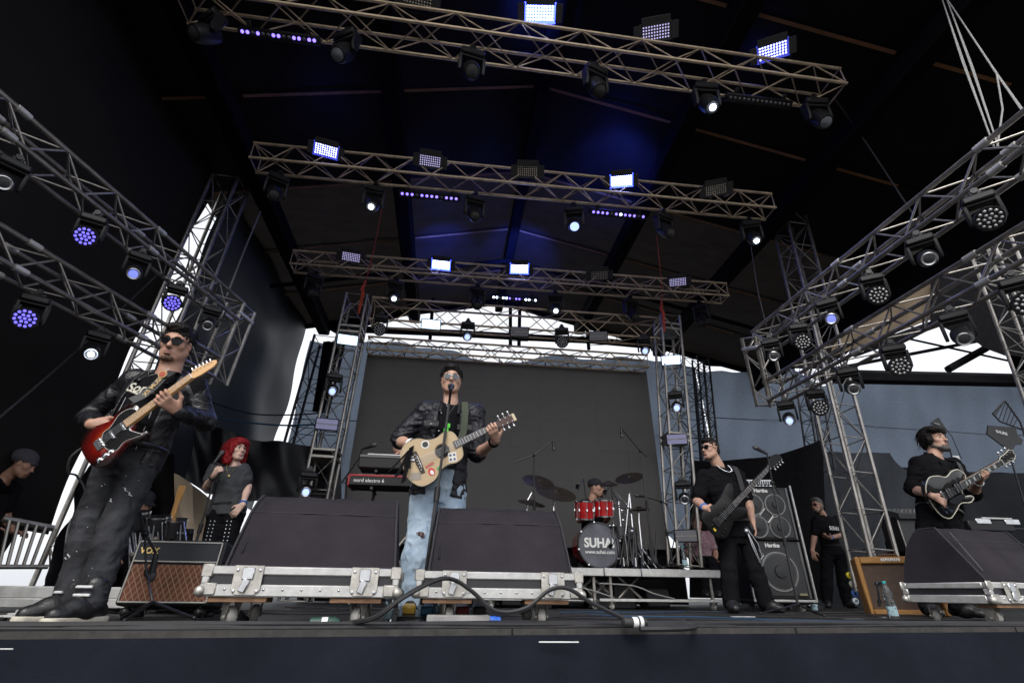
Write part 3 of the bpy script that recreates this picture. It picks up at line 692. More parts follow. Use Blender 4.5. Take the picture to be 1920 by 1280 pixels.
cable('hanging_cable', 'black cable slanting from the front truss down to the upper right truss', [onY(1566, 186, 4.2), onY(1620, 262, 4.6), onY(1712, 402, 4.6)], .012)
cable('hanging_cable', 'thin cable from the middle truss down to the end of the upper right truss', [onY(1408, 462, 5.4), onY(1420, 540, 5.2), onY(1437, 612, 5.0)], .008)
cable('guy_line', 'thin dark guy line crossing the left wall below the trusses', [onY(-10, 790, 4.0), onY(140, 660, 4.9), onY(300, 510, 5.8)], .008)
cable('power_cable', 'blue cable swagging across the dark navy tarpaulin wall', [onY(385, 778, 8.4), onY(450, 790, 8.3), onY(530, 797, 8.2), onY(600, 795, 8.0)], .014, mat('blue_cable', (.02, .06, .12), .5))
cable('power_cable', 'black cable strung above the blue one on the left wall', [onY(385, 750, 8.4), onY(470, 775, 8.3), onY(560, 777, 8.2), onY(610, 772, 8.0)], .012)
cable('hanging_rope', 'pale twisted rope hanging beside the tall left lattice tower', [onY(493, 385, 7.6), onY(458, 470, 7.4), onY(425, 555, 7.0)], .014, ROPE)
# ================================================================ floor monitors on flight cases
COVER = mat('monitor_cover_cloth', (.03, .0265, .032), .9, noise=.3, nscale=2.2, bump=.3, bscale=220, spec=.08)
PLY = mat('black_laminate', (.022, .022, .026), .45, noise=.3, nscale=6)
RAWW = mat('scuffed_plywood', (.2, .11, .06), .8, noise=.5, nscale=20, stretch=(1, 6, 6))
CAST = mat('cast_zinc', (.5, .48, .44), .5, .75, noise=.25, nscale=25)
GREYR = mat('grey_caster_rubber', (.3, .29, .27), .6, noise=.3, nscale=15)
def caster(parent, loc, rz_=0., r=.045, sc=1.):
    c = thing_part('caster', parent, loc, rz_)
    MB().lathe([(.012, -.02), (r*.62, -.019), (r*.66, -.014), (r*.66, .014), (r*.62, .019), (.012, .02)], 18, Matrix.Translation((0, 0, r)) @ Matrix.Rotation(PI/2, 4, 'Y')).build('hub', CAST, c)
    MB().lathe([(r*.64, -.015), (r*.9, -.018), (r, -.01), (r, .01), (r*.9, .018), (r*.64, .015)], 20, Matrix.Translation((0, 0, r)) @ Matrix.Rotation(PI/2, 4, 'Y')).build('wheel', GREYR, c)
    b = MB()
    for s in (-1, 1): b.prism([(-.045, .066), (-.012, -.012), (.012, -.012), (.04, .066)], -.0015, .0015, Matrix.Translation((s*.026, 0, r)) @ Matrix.Rotation(PI/2, 4, 'Z') @ Matrix.Rotation(PI/2, 4, 'X'))
    b.bbox((0, .0, r+.069), (.062, .09, .006), .002).cyl((-.034, 0, r), (.034, 0, r), .009, n=8)
    b.build('fork', CAST, c)
    return c
def thing_part(name, parent, loc, rz_=0.):
    o = bpy.data.objects.new(name, None); COL.objects.link(o); o.parent = parent; o.location = loc; o.rotation_euler = (0, 0, rz_); o.empty_display_size = .05; return o
WPROF = [(.0, 0), (.035, .105), (.1, .255), (.165, .33), (.215, .357), (.33, .357), (.55, .02), (.55, 0)]
def flight_case(label, loc, rot, W=.855, D=.62, Hc=.125, zb=.127, casters=((-.36, .09), (.30, .09), (-.36, .5), (.30, .5)), group='flight cases under the floor monitors'):
    t = thing('flight_case', label, 'flight case', loc, (0, 0, rot), group)
    MB().bbox((0, D/2, zb+Hc/2), (W-.012, D-.012, Hc-.012), .004).build('panel', PLY, t)
    e = .042
    def prof(a, c, ax):
        MB().bbox(((a[0]+c[0])/2, (a[1]+c[1])/2, (a[2]+c[2])/2), tuple(max(abs(c[i]-a[i]), .0) for i in range(3)), .005).build('edge_profile', ALUB, t)
    for z0, hh in ((zb, .05), (zb+Hc-.036, .036)):
        for y0, y1 in ((-.003, .03), (D-.03, D+.003)): prof((-W/2, y0, z0), (W/2, y1, z0+hh), 0)
        for x0, x1 in ((-W/2-.003, -W/2+.03), (W/2-.03, W/2+.003)): prof((x0, .032, z0), (x1, D-.032, z0+hh), 1)
    for sx in (-1, 1):
        for y in (.014, D-.014): prof((sx*W/2-.026 if sx > 0 else -W/2-.005, y-.02, zb+.051), (W/2+.005 if sx > 0 else -W/2+.026, y+.02, zb+Hc-.037), 2)
    for sx in (-1, 1):
        for y, sy in ((0, -1), (D, 1)):
            MB().ball((sx*W/2, y, zb+.022), .024).bbox((sx*(W/2-.03), y+sy*.002, zb+.03), (.07, .012, .05), .005).build('corner_ball', CAST, t)
            MB().bbox((sx*(W/2-.012), y+sy*.001, zb+Hc-.02), (.05, .014, .055), .005).build('corner_brace', CAST, t)
    for x in (-.28, .32):
        l = MB().prism([(-.062, .055), (-.062, -.045), (-.04, -.066), (.04, -.066), (.062, -.045), (.062, .055)], -.002, .004, Matrix.Translation((x*W, -.006, zb+Hc-.052)) @ Matrix.Rotation(PI/2, 4, 'X'), .0015).build('latch', CAST, t)
        b = MB().bbox((x*W, -.014, zb+Hc-.03), (.05, .01, .05), .003).bbox((x*W-.008, -.018, zb+Hc-.08), (.03, .008, .055), .003, Matrix.Rotation(.3, 3, 'Y'))
        b.build('hook', STEEL, l)
        b = MB()
        for sx in (-.048, .048):
            for z in (.035, -.05): b.lathe([(.009, 0), (.006, .004), (.001, .005)], 8, Matrix.Translation((x*W+sx, -.009, zb+Hc-.052+z)) @ Matrix.Rotation(PI/2, 4, 'X'))
        b.build('rivet', STEEL, l)['kind'] = 'stuff'
    b = MB()
    for k in range(9):
        b.lathe([(.006, 0), (.004, .003), (.001, .004)], 8, Matrix.Translation((-W/2+.1+(W-.2)*k/8, -.004, zb+.03)) @ Matrix.Rotation(PI/2, 4, 'X'))
    b.build('rivet', STEEL, t)['kind'] = 'stuff'
    for x, y in casters: caster(t, (x*W, y, 0), random.uniform(-.9, .9))
    for x0, x1 in ((-.46, -.17), (.15, .42)): MB().bbox(((x0+x1)/2*W, .07, zb-.012), ((x1-x0)*W, .12, .02), .002).build('runner', RAWW, t)
    return t
def wedge(label, loc, rot, W=.88, back=.03, zb=.243, sx=1., group='covered floor monitors', flip=False, tilt=.0):
    t = thing('floor_monitor', label, 'floor monitor', loc, (0, 0, rot), group)
    pr = WPROF if not flip else [(.55-y, z) for y, z in WPROF][::-1]
    n = 24
    def side(u):  # slight taper toward the top
        return u
    vs = []; fs = []
    ring = []
    pts = []
    for i in range(len(pr)):
        (y0, z0), (y1, z1) = pr[i], pr[(i+1) % len(pr)]
        for k in range(3): pts.append((y0+(y1-y0)*k/3, z0+(z1-z0)*k/3))
    m = len(pts); b = MB()
    for i in range(n+1):
        u = i/n*2-1
        for (y, z) in pts:
            tp = 1-.10*z/.4
            rnd = .012*max(0, abs(u)-.94)/.06
            cy, cz = .28, .17
            w = .007*math.sin(u*6+z*14+2*math.sin(u*3))*(1 if abs(u) < .93 else .3) + .003*math.sin(u*23+y*17)
            vs.append((u*W/2*tp, back+y+(cy-y)*rnd/.4+w, zb+z+(cz-z)*rnd/.4+w*.6))
    for i in range(n):
        for j in range(m): fs.append((i*m+j, (i+1)*m+j, (i+1)*m+(j+1) % m, i*m+(j+1) % m))
    fs += [tuple(range(m)), tuple(n*m+j for j in range(m))[::-1]]
    b.add(vs, fs); b.build('cover', COVER, t, ang=32)
    # piping along both ends, seam across, zips
    for s in (-1, 1):
        path = [(s*W/2*(1-.10*z/.4)*.985, back+y, zb+z) for y, z in [(p[0]-.004, p[1]) for p in pr[:7]]]
        MB().tube(path, .006, 6).build('piping', mat('cover_piping', (.025, .023, .028), .8), t)
    zt = .30
    MB().tube([(-W/2*.92+W*.92*k/20, back+.107-.004, zb+.262) for k in range(21)], .0025, 5).build('seam', MATS['cover_piping'], t)
    hx = -W/2*.86
    MB().tube([(hx+.02*k/6, back+pr[0][0]+.03+.13*k/6-.012, zb+.07+.25*k/6) for k in range(7)], .004, 5).build('zip', mat('zip_teeth', (.02, .02, .022), .5, .3), t)
    return t
cA = onY(556, 1145, 2.62); cA.z = 0
flight_case('scuffed flight case with wooden runners on casters, left of the singer', (cA.x+.005, 2.62, 0), .05)
wedge('dark covered floor monitor on the flight case left of the singer', (cA.x+.03, 2.62, 0), .05, W=.775)
cB = onY(938, 1145, 2.82); cB.z = 0
flight_case('flight case on casters with a thick cable looping over its front, right of the singer', (cB.x, 2.82, 0), .02, casters=((-.3, .1), (.27, .1), (-.3, .5), (.27, .5)))
wedge('dark covered floor monitor on the flight case right of the singer', (cB.x+.005, 2.82, 0), .02, W=.77)
cC = onY(1868, 1140, 3.1); cC.z = 0
cr = math.radians(9)
ex = Vector((math.cos(cr), math.sin(cr), 0)); ey = Vector((-math.sin(cr), math.cos(cr), 0))
o_ = Vector((cC.x, 3.1, 0)) + ex*.4275
flight_case('flight case on casters at the right edge seen corner on', o_, cr, D=.57, casters=((-.38, .1), (.3, .1), (-.38, .47), (.3, .47)))
wedge('dark covered floor monitor at the right edge showing its side', o_, cr, W=.8, flip=True, zb=.25)

# ================================================================ amplifiers
GOLD = mat('gold_logo', (.6, .42, .16), .35, .8)
def slab(t, name, w, d, h, m, y0=0, r=.012, z0=0): return MB().bbox((0, y0+d/2, z0+h/2), (w, d, h), r).build(name, m, t)
TOLEX = mat('black_tolex', (.018, .018, .02), .6, noise=.3, nscale=30, bump=.4, bscale=350)
def diamond_grille():
    if 'diamond_grille' in MATS: return MATS['diamond_grille']
    m = mat('diamond_grille', (.17, .06, .035), .85, noise=.45, nscale=8); nt = m.node_tree; b = nt.nodes['Principled BSDF']
    tc = nt.nodes.new('ShaderNodeTexCoord'); sp = nt.nodes.new('ShaderNodeSeparateXYZ'); nt.links.new(tc.outputs['Object'], sp.inputs[0])
    prev = None
    for sg in (1, -1):
        a = nt.nodes.new('ShaderNodeMath'); a.operation = 'MULTIPLY_ADD'; a.inputs[1].default_value = sg*.62; nt.links.new(sp.outputs['Z'], a.inputs[0]); nt.links.new(sp.outputs['X'], a.inputs[2])
        p = nt.nodes.new('ShaderNodeMath'); p.operation = 'PINGPONG'; p.inputs[1].default_value = .018; nt.links.new(a.outputs[0], p.inputs[0])
        c = nt.nodes.new('ShaderNodeMath'); c.operation = 'LESS_THAN'; c.inputs[1].default_value = .0022; nt.links.new(p.outputs[0], c.inputs[0])
        if prev: 
            mx = nt.nodes.new('ShaderNodeMath'); mx.operation = 'MAXIMUM'; nt.links.new(prev.outputs[0], mx.inputs[0]); nt.links.new(c.outputs[0], mx.inputs[1]); prev = mx
        else: prev = c
    src = b.inputs['Base Color'].links[0].from_socket; mix = nt.nodes.new('ShaderNodeMix'); mix.data_type = 'RGBA'
    nt.links.new(prev.outputs[0], mix.inputs[0]); nt.links.new(src, mix.inputs[6]); mix.inputs[7].default_value = (.36, .24, .15, 1); nt.links.new(mix.outputs[2], b.inputs['Base Color'])
    return m
p = onY(318, 1150, 3.62)
W_ = (onY(418, 1085, 3.62)-onY(247, 1085, 3.62)).x
amp = thing('guitar_amplifier', 'black amplifier with brown diamond grille cloth behind the left guitarist', 'amplifier', (p.x-.06, 3.62, .0), (-.10, 0, .05))
slab(amp, 'cabinet', W_, .26, .375, TOLEX, z0=.065)
MB().bbox((0, -.004, .065+.125), (W_-.05, .012, .205), .003).build('grille', diamond_grille(), amp)
MB().bbox((0, -.004, .065+.305), (W_-.05, .012, .11), .003).build('upper_panel', mat('blue_black_panel', (.03, .034, .042), .7), amp)
b = MB()
for z in (.083, .31, .425): b.tube([(-W_/2+.02, -.012, z), (W_/2-.02, -.012, z)], .0045, 6)
for s in (-1, 1): b.tube([(s*(W_/2-.02), -.012, .083), (s*(W_/2-.02), -.012, .425)], .0045, 6)
b.build('white_piping', mat('piping_white', (.55, .53, .48), .5), amp)
text('logo', 'VOX', .05, GOLD, amp, (-.17, -.013, .37), (PI/2, 0, 0), .002, bold=.001)
for sx in (-1, 1):
    for y in (.04, .22): MB().ball((sx*(W_/2-.06), y, .033), .03).cyl((sx*(W_/2-.06), y, .04), (sx*(W_/2-.06), y, .075), .012).build('caster', BLACKM, amp)
TWEED = mat('tweed_covering', (.33, .16, .042), .65, noise=.25, nscale=40, bump=.2, bscale=300, stretch=(1, 1, 1))
p = onY(1632, 1153, 5.05); q = onY(1748, 1153, 5.05)
am2 = thing('guitar_amplifier', 'tweed covered amplifier with a brown front behind the water bottle', 'amplifier', ((p.x+q.x)/2+.1, 5.05, 0), (-.06, 0, -.5))
w2 = q.x-p.x; h2 = .545
b = MB()
for s in (-1, 1): b.bbox((s*(w2/2-.022), .13, h2/2), (.044, .26, h2), .012)
b.bbox((0, .13, .028), (w2-.08, .26, .05), .01).bbox((0, .13, h2-.035), (w2-.08, .26, .07), .012).bbox((0, .2, h2/2), (w2-.06, .1, h2-.05), .005)
b.build('cabinet', TWEED, am2)
MB().bbox((0, .045, h2/2-.008), (w2-.09, .02, h2-.12), .003).build('grille', mat('brown_grille', (.075, .048, .035), .9, noise=.25, nscale=25, bump=.3, bscale=400), am2)
MB().bbox((-.02, -.003, h2-.033), (.17, .006, .026), .003).build('name_plate', WHITEP, am2)
b = MB()
for k in range(9): b.bbox((-.09+k*.0165, -.0075, h2-.033+.003*math.sin(k*2.2)), (.008, .002, .013), .001, Matrix.Rotation(.4, 3, 'Y'))
b.build('script', mat('dark_script', (.05, .02, .02), .5), am2)
MB().tube([(-.09, .13, h2), (-.08, .13, h2+.03), (.08, .13, h2+.03), (.09, .13, h2)], .012, 8).build('handle', mat('brown_leather', (.09, .04, .02), .6), am2)

# bass cabinets
GRILLE = mat('steel_mesh_grille', (.035, .036, .038), .5, .3, noise=.15, nscale=3, bump=.35, bscale=500)
RING = mat('speaker_ring', (.3, .3, .3), .4, .6)
def bass_cab(label, loc, rot, w, h, cones, logo_z, parent_z=0):
    t = thing('bass_cabinet', label, 'speaker cabinet', loc, rot, 'bass speaker cabinets')
    MB().bbox((0, .24, h/2), (w, .46, h), .015).build('cabinet', TOLEX, t)
    MB().bbox((.0, .004, h/2), (w-.085, .016, h-.06), .004).build('grille', GRILLE, t)
    for s in (-1, 1): MB().bbox((s*(w/2-.02), .006, h/2), (.03, .02, h-.01), .005).build('edge_profile', mat('dull_aluminium', (.16, .16, .165), .45, .7), t)
    for (x, z, r) in cones:
        c = MB().lathe([(.001, -.035), (r*.3, -.03), (r*.34, -.012), (r*.86, -.002)], 24, Matrix.Translation((x, -.006, z)) @ Matrix.Rotation(-PI/2, 4, 'X')).build('speaker_cone', GRILLE, t)
        MB().lathe([(r*.92, -.002), (r*.94, .007), (r*1.0, .007), (r*1.02, -.002)], 32, Matrix.Translation((x, -.006, z)) @ Matrix.Rotation(PI/2, 4, 'X')).build('ring', RING, c)
    text('logo', 'Hartke', .062, WHITEP, t, (-.01, -.008, logo_z), (PI/2, 0, 0), .002, bold=.0022)
    return t
YC = 6.0
a0, a1 = onY(1402, 1040, YC), onY(1502, 1040, YC); wc = a1.x-a0.x; xc = (a0.x+a1.x)/2
fr_ = thing('rack_frame', 'silver edged open case holding the two stacked bass cabinets', 'case', (xc+.015, YC, 0), (0, 0, -.1))
zt1 = onY(1441, 1012, YC).z; ztop = onY(1441, 912, YC).z; z0 = .13
b1 = bass_cab('lower black bass cabinet with one large speaker ring', (xc, YC, z0), (0, 0, -.1), wc, zt1-z0-.01, [(.02, .29, .215)], zt1-z0-.06)
hh = ztop-zt1-.01
b2 = bass_cab('upper black bass cabinet with four speaker rings and a metal diamond', (xc, YC, zt1), (0, 0, -.1), wc, hh, [(-.138, hh*.24, .128), (.138, hh*.24, .128), (-.138, hh*.66, .128), (.138, hh*.66, .128)], hh-.045)
for t_, dz, dx in ((b2, hh*.45, 0), (b1, zt1-z0-.17, -.22)):
    b = MB()
    for k in range(4):
        a = k*PI/2; b.tube([(dx+.085*math.cos(a), -.008, dz+.085*math.sin(a)), (dx+.085*math.cos(a+PI/2), -.008, dz+.085*math.sin(a+PI/2))], .008, 6)
    b.build('diamond_vent', RING, t_)
MB().bbox((wc/2-.1, -.008, .05), (.09, .005, .022), .002).build('badge', mat('badge_gold', (.35, .32, .2), .4, .5), b1)
for x in (-wc/2-.018, wc/2+.02):
    MB().bbox((x, -.005, (z0+ztop)/2+.0), (.022, .03, ztop-z0+.03), .006).build('edge_profile', ALUB, fr_)
    MB().bbox((x, .24, (z0+ztop)/2), (.012, .46, ztop-z0), .004).build('side_panel', PLY, fr_)
MB().bbox((0, -.005, z0-.018), (wc+.06, .03, .028), .006).build('edge_profile', ALUB, fr_)
MB().bbox((0, .24, z0-.03), (wc+.04, .48, .03), .006).build('base_panel', PLY, fr_)
for x in (-.22, .22):
    for y in (.08, .4): caster(fr_, (x, y, 0), .4)
hd = thing('bass_amplifier', 'small silver fronted bass amplifier on top of the bass cabinets', 'amplifier', (xc-.03, YC+.02, ztop), (0, 0, -.1))
MB().bbox((0, .15, .045), (.44, .3, .09), .006).build('chassis', STEEL, hd)
b = MB()
for k in range(14): b.bbox((-.19+k*.029, -.003, .045), (.017, .01, .055), .002)
b.build('vent_slat', mat('dark_slots', (.08, .08, .085), .5), hd)
for k in range(4): MB().lathe([(.012, 0), (.01, .012), (.001, .013)], 10, Matrix.Translation((.02+k*.045, -.004, .02)) @ Matrix.Rotation(PI/2, 4, 'X')).build('knob', BLACKP, hd)

# ================================================================ drum riser
RY = 6.15
ra = onY(1086, 1063, RY); rb_ = onY(1353, 1068, RY); RZ_T = .5*(ra.z+rb_.z)
xl_, xr_ = .35, rb_.x
ris = thing('drum_riser', 'aluminium edged rolling riser carrying the drum kit', 'riser', ((xl_+xr_)/2, RY, 0))
for (a, c) in ((xl_, 1.85), (1.86, 2.3), (2.31, xr_)):
    if a < xr_: 
        c = min(c, xr_)
        MB().bbox(((a+c)/2, RY+.02, RZ_T-.045), (c-a, .05, .085), .006).build('edge_profile', ALUB, ris, world=True)
MB().bbox(((xl_+xr_)/2, RY+1.25, RZ_T-.03), (xr_-xl_, 2.4, .05), .004).build('deck', FLOORM, ris, world=True)
for x in (xl_+.2, 1.0, 1.75, 1.95, xr_-.12):
    MB().bbox((x, RY+.1, RZ_T/2), (.035, .035, RZ_T-.12), .004).build('leg', ALU, ris, world=True)
    caster(ris, (x-ris.location.x, .1, 0), .3, r=.03)
for a, c in ((xl_+.1, 1.72), (1.8, xr_+.05)):
    MB().bbox(((a+c)/2, RY+.07, .1), (c-a, .03, .03), .004).build('rail', ALUB, ris, world=True)
for x in (1.5, 1.72, 2.05):
    b = MB()
    b.tube([(x, RY+.15, RZ_T-.07), (x+.28, RY+.15, .12)], .014, 6).tube([(x+.3, RY+.18, RZ_T-.07), (x+.02, RY+.18, .12)], .014, 6); b.build('brace', ALU, ris, world=True)
cable('loose_cable', 'grey cable drooping under the drum riser', [(.6, RY+.05, .16), (1.1, RY+.03, .28), (1.6, RY+.04, .22), (1.95, RY+.05, .13)], .007, mat('grey_cable', (.25, .25, .25), .5))
cable('loose_cable', 'pale cable drooping under the right end of the drum riser', [(1.8, RY+.03, .27), (2.2, RY+.03, .25), (2.45, RY+.03, .17), (2.7, RY+.06, .12)], .007, MATS['grey_cable'])
bx = thing('equipment_clutter', 'black equipment cases stowed beneath the drum riser', 'equipment', (1.4, RY+.9, 0))
for k in range(7): MB().bbox((.5+k*.36, RY+.6+.1*(k % 3), .13+.02*(k % 2)), (.3, .3, .22+.05*(k % 3)), .02).build('case', PLY, bx, world=True)
tag(bx, cat='equipment')

# ================================================================ drum kit
RED_L = mat('red_drum_lacquer', (.42, .01, .012), .18, noise=.3, nscale=12, coat=1.)
SKIN = mat('drum_head_film', (.32, .26, .2), .4)
def circle_mat(name):
    m = mat(name, (.085, .088, .11), .4, noise=.45, nscale=6, coat=.3); return m
kit = thing('drum_kit', 'drum kit with red toms and a grey bass drum head on the riser', 'drum kit', (1.35, 6.75, RZ_T))
bc = onY(1124, 1021, 6.62); br = .272
Mx = mlt(Matrix.Rotation(PI/2, 3, 'X'), bc)          # local z -> -y (toward camera)
Mx = Matrix.Translation(bc) @ Matrix.Rotation(PI/2, 4, 'X')
MB().lathe([(br*.96, -.42), (br*.96, -.03)], 36, Mx).build('bass_drum_shell', RED_L, kit, world=True)
bh = MB().lathe([(.001, -.006), (br*.96, -.008), (br*.97, -.03)], 40, Mx).build('bass_drum_head', circle_mat('bass_drum_head_print'), kit, world=True, ang=60)
MB().lathe([(br*.96, -.06), (br*1.03, -.06), (br*1.04, -.03), (br*1.03, .0), (br*.97, .0), (br*.955, -.02)], 40, Mx).build('hoop', mat('black_hoop', (.015, .015, .016), .25), kit, world=True)
kI = wmat(kit).inverted()
text('lettering', 'SUHAI', .155, WHITEP, bh, kI @ (bc+Vector((.0, -.004, .02))), (PI/2, 0, 0), .001, bold=.006, sx=.92)
text('lettering', 'www.suhai.com', .062, WHITEP, bh, kI @ (bc+Vector((.0, -.004, -.085))), (PI/2, 0, 0), .001, bold=.0012, sx=.98)
for k in range(8):
    a = 2*PI*k/8+.2; p_ = bc+Vector((br*1.03*math.cos(a), .02, br*1.03*math.sin(a)))
    MB().bbox(p_, (.03, .07, .03), .006).build('lug', CHROME, kit, world=True)
def tom(x, y, Y, r, h, tl):
    c = onY(x, y, Y); M = Matrix.Translation(c) @ Matrix.Rotation(tl, 4, 'X')
    s = MB().lathe([(r, -h/2+.012), (r, h/2-.012)], 32, M).build('tom_shell', RED_L, kit, world=True)
    MB().lathe([(.001, -h/2), (r*.97, -h/2), (r, -h/2+.012)], 32, M).build('lower_head', SKIN, s, world=True)
    MB().lathe([(.001, h/2), (r*.97, h/2), (r, h/2-.012)], 32, M).build('upper_head', mat('white_drum_head', (.6, .58, .55), .5), s, world=True)
    for z in (-h/2, h/2-.02): MB().lathe([(r, z), (r*1.045, z+.002), (r*1.045, z+.018), (r, z+.02)], 32, M).build('rim', CHROME, s, world=True)
    b = MB()
    for k in range(8):
        a = 2*PI*k/8; q = Vector((r*1.03*math.cos(a), r*1.03*math.sin(a), 0))
        b.cyl(M @ (q+Vector((0, 0, -h/2+.01))), M @ (q+Vector((0, 0, h/2-.01))), .004, n=6)
        b.bbox(M @ q, (.022, .022, .035), .004)
    b.build('lug', CHROME, s, world=True)
tom(1095.5, 956, 6.62, .128, .24, .16); tom(1132.5, 953, 6.62, .128, .22, .14)
BRONZE = mat('dark_bronze_cymbal', (.035, .028, .02), .42, .4, noise=.4, nscale=10, spec=.3)
def cymbal(x, y, Y, r, tx, ty, pole=None):
    c = onY(x, y, Y); M = Matrix.Translation(c) @ Matrix.Rotation(tx, 4, 'X') @ Matrix.Rotation(ty, 4, 'Y')
    cy = MB().lathe([(.001, .03), (.03, .026), (.05, .012), (.052, .008), (r*.6, -.004), (r, -.022), (r, -.0235), (r*.6, -.006), (.05, .006), (.001, .024)], 36, M).build('cymbal', BRONZE, kit, world=True, ang=25)
    if pole:
        q = onY(pole[0], pole[1], Y+pole[2])
        MB().tube([c, q], .009, 6).build('cymbal_arm', CHROME, kit, world=True)
        f = Vector((q.x, q.y, RZ_T+.06)); b = MB().tube([q, f], .012, 6)
        for a in (0, 2.1, 4.2): b.tube([f+Vector((0, 0, .22)), Vector((f.x+.2*math.cos(a), f.y+.2*math.sin(a), RZ_T+.005))], .009, 6)
        b.build('cymbal_stand', CHROME, kit, world=True)
    return c
cymbal(1010, 900, 6.6, .215, .62, .12, (988, 940, .0)); cymbal(1043, 921, 6.35, .26, .55, .10, (1038, 942, .1)); cymbal(997, 940, 6.5, .18, .35, .15, None)
cymbal(1179, 893, 6.9, .20, .5, -.32, (1180, 925, .1)); cymbal(1141, 905, 6.8, .13, .4, -.1, (1160, 940, .2)); cymbal(1198, 953, 6.9, .15, .06, -.05, (1198, 975, .0))
b = MB()
for (x0, y0, x1, y1) in ((1146, 915, 1180, 950), (1180, 925, 1172, 1010), (1160, 950, 1190, 955), (1168, 965, 1185, 960), (1150, 975, 1150, 1010), (1172, 1000, 1178, 1060), (1160, 1005, 1190, 1000)):
    b.tube([onY(x0, y0, 6.55), onY(x1, y1, 6.6)], .009, 6)
b.build('hardware', CHROME, kit, world=True)
b = MB()
for (x, y) in ((1160, 945), (1166, 957), (1185, 995), (1178, 950), (1168, 975), (1150, 985)): b.ball(onY(x, y, 6.55), .022)
b.build('clamp', CHROME, kit, world=True)
MB().lathe([(.17, 0), (.17, .16)], 24, Matrix.Translation(onY(1165, 1012, 6.9))).build('snare_shell', mat('black_shell', (.02, .02, .022), .25), kit, world=True)
MB().lathe([(.19, 0), (.19, .36)], 24, Matrix.Translation(onY(1172, 1045, 7.1))).build('floor_tom_shell', MATS['black_shell'], kit, world=True)
b = MB()
for k in range(16):
    x0 = 1170+random.uniform(0, 70); b.tube([onY(x0, random.uniform(985, 1020), 6.7), onY(x0+random.uniform(-14, 14), 1058, 6.6)], .008, 5)
b.build('stand_legs', BLACKM, kit, world=True)

# ================================================================ microphones and stands
MICM = mat('mic_body', (.02, .02, .022), .4, .4); MICG = mat('mic_grille', (.1, .1, .105), .4, .7, bump=.5, bscale=600)
def mic(parent, tip, d, L=.16):
    d = Vector(d).normalized(); tip = Vector(tip); R_ = frame(d, (0, 0, 1) if abs(d.z) < .9 else (0, 1, 0)); M = mlt(R_, tip) @ Matrix.Rotation(-PI/2, 4, 'Y') if False else mlt(R_, tip) @ Matrix.Rotation(PI/2, 4, 'Y')
    MB().lathe([(.001, 0), (.016, -.006), (.025, -.025), (.0255, -.045), (.02, -.052)], 14, M).build('mic_grille', MICG, parent, world=True)
    MB().lathe([(.021, -.052), (.02, -.07), (.012, -L), (.001, -L)], 12, M).build('mic_body', MICM, parent, world=True)
    return tip-d*L
def stand(name, label, foot, top, tip, mdir, base='tripod', L=.16, boom=None, legl=.3, r=.0095, pole_r=.013):
    foot = Vector(foot); t = thing(name, label, 'microphone stand', foot)
    tail = mic(t, tip, mdir, L); top = Vector(top)
    hub = foot.lerp(top, .02); hub.z = foot.z+.09
    MB().tube([hub, foot.lerp(top, .55)], pole_r, 8).build('pole', BLACKM, t, world=True)
    MB().tube([foot.lerp(top, .5), top], r, 8).build('upper_pole', BLACKM, t, world=True)
    MB().cyl(foot.lerp(top, .49), foot.lerp(top, .56), pole_r*1.5, n=10).build('clutch', BLACKP, t, world=True)
    if boom:
        MB().tube([Vector(boom), top, tail], .008, 8).build('boom', BLACKM, t, world=True)
        MB().ball(top, .022).build('boom_clamp', BLACKP, t, world=True)
    else: MB().tube([top, tail], .009, 6).build('clip', BLACKP, t, world=True)
    if base == 'tripod':
        for k in range(3):
            a = .5+2.1*k; e = Vector((foot.x+legl*math.cos(a), foot.y+legl*math.sin(a), foot.z+.01))
            MB().tube([hub, e], .009, 6).ball(e, .013).build('leg', BLACKM, t, world=True)
    else: MB().lathe([(.001, .02), (.02, .018), (.12, .008), (.125, 0), (.001, 0)], 24, Matrix.Translation(foot)).build('base', BLACKM, t, world=True)
    return t
f_ = onZ(797, 1156, 0); f_ = Vector((onY(793, 1100, 3.25).x, 3.25, 0))
tip = onY(846, 722, 3.48)
stand('mic_stand', "straight black microphone stand at the singer's mouth", f_, onY(842, 757, 3.44), tip, (0, .75, .55), 'round', boom=None)
stand('mic_stand', 'black boom microphone stand right of the bassist', (onY(1497, 1138, 4.95).x, 4.95, 0), onY(1448, 905, 4.95), onY(1411, 836, 4.95), (-.6, .2, .45), boom=onY(1462, 925, 4.95), legl=.34)
stand('mic_stand', 'microphone stand held by the red haired woman', (onY(360, 1040, 5.35).x, 5.35, 0), onY(410, 870, 5.35), onY(420, 844, 5.4), (.25, .3, .9), 'round')
stand('mic_stand', 'boom microphone stand over the left cymbals', (onY(1003, 1060, 6.3).x, 6.3, RZ_T), onY(1001, 853, 6.3), onY(1039, 845, 6.25), (.08, -.1, -1), boom=onY(962, 867, 6.3), L=.14)
stand('mic_stand', 'boom microphone stand right of the drummer', (onY(1226, 1060, 6.5).x, 6.5, RZ_T), onY(1201, 846, 6.5), onY(1166, 821, 6.45), (-.05, -.1, -1), boom=onY(1213, 857, 6.5), L=.15)
stand('mic_stand', 'short boom stand with a microphone in front of the diamond grille amplifier', (onZ(225, 1165, 0).x+.08, 3.3, 0), onY(272, 1000, 3.42), onY(281, 1092, 3.5), (.05, .1, -1), boom=onY(262, 960, 3.4), legl=.22, pole_r=.007, r=.006)
stand('mic_stand', 'short microphone stand in front of the tweed amplifier', (onY(1655, 1158, 4.6).x, 4.6, 0), onY(1645, 1100, 4.6), onY(1640, 1093, 4.75), (-.1, 1, .1), 'round', L=.1)
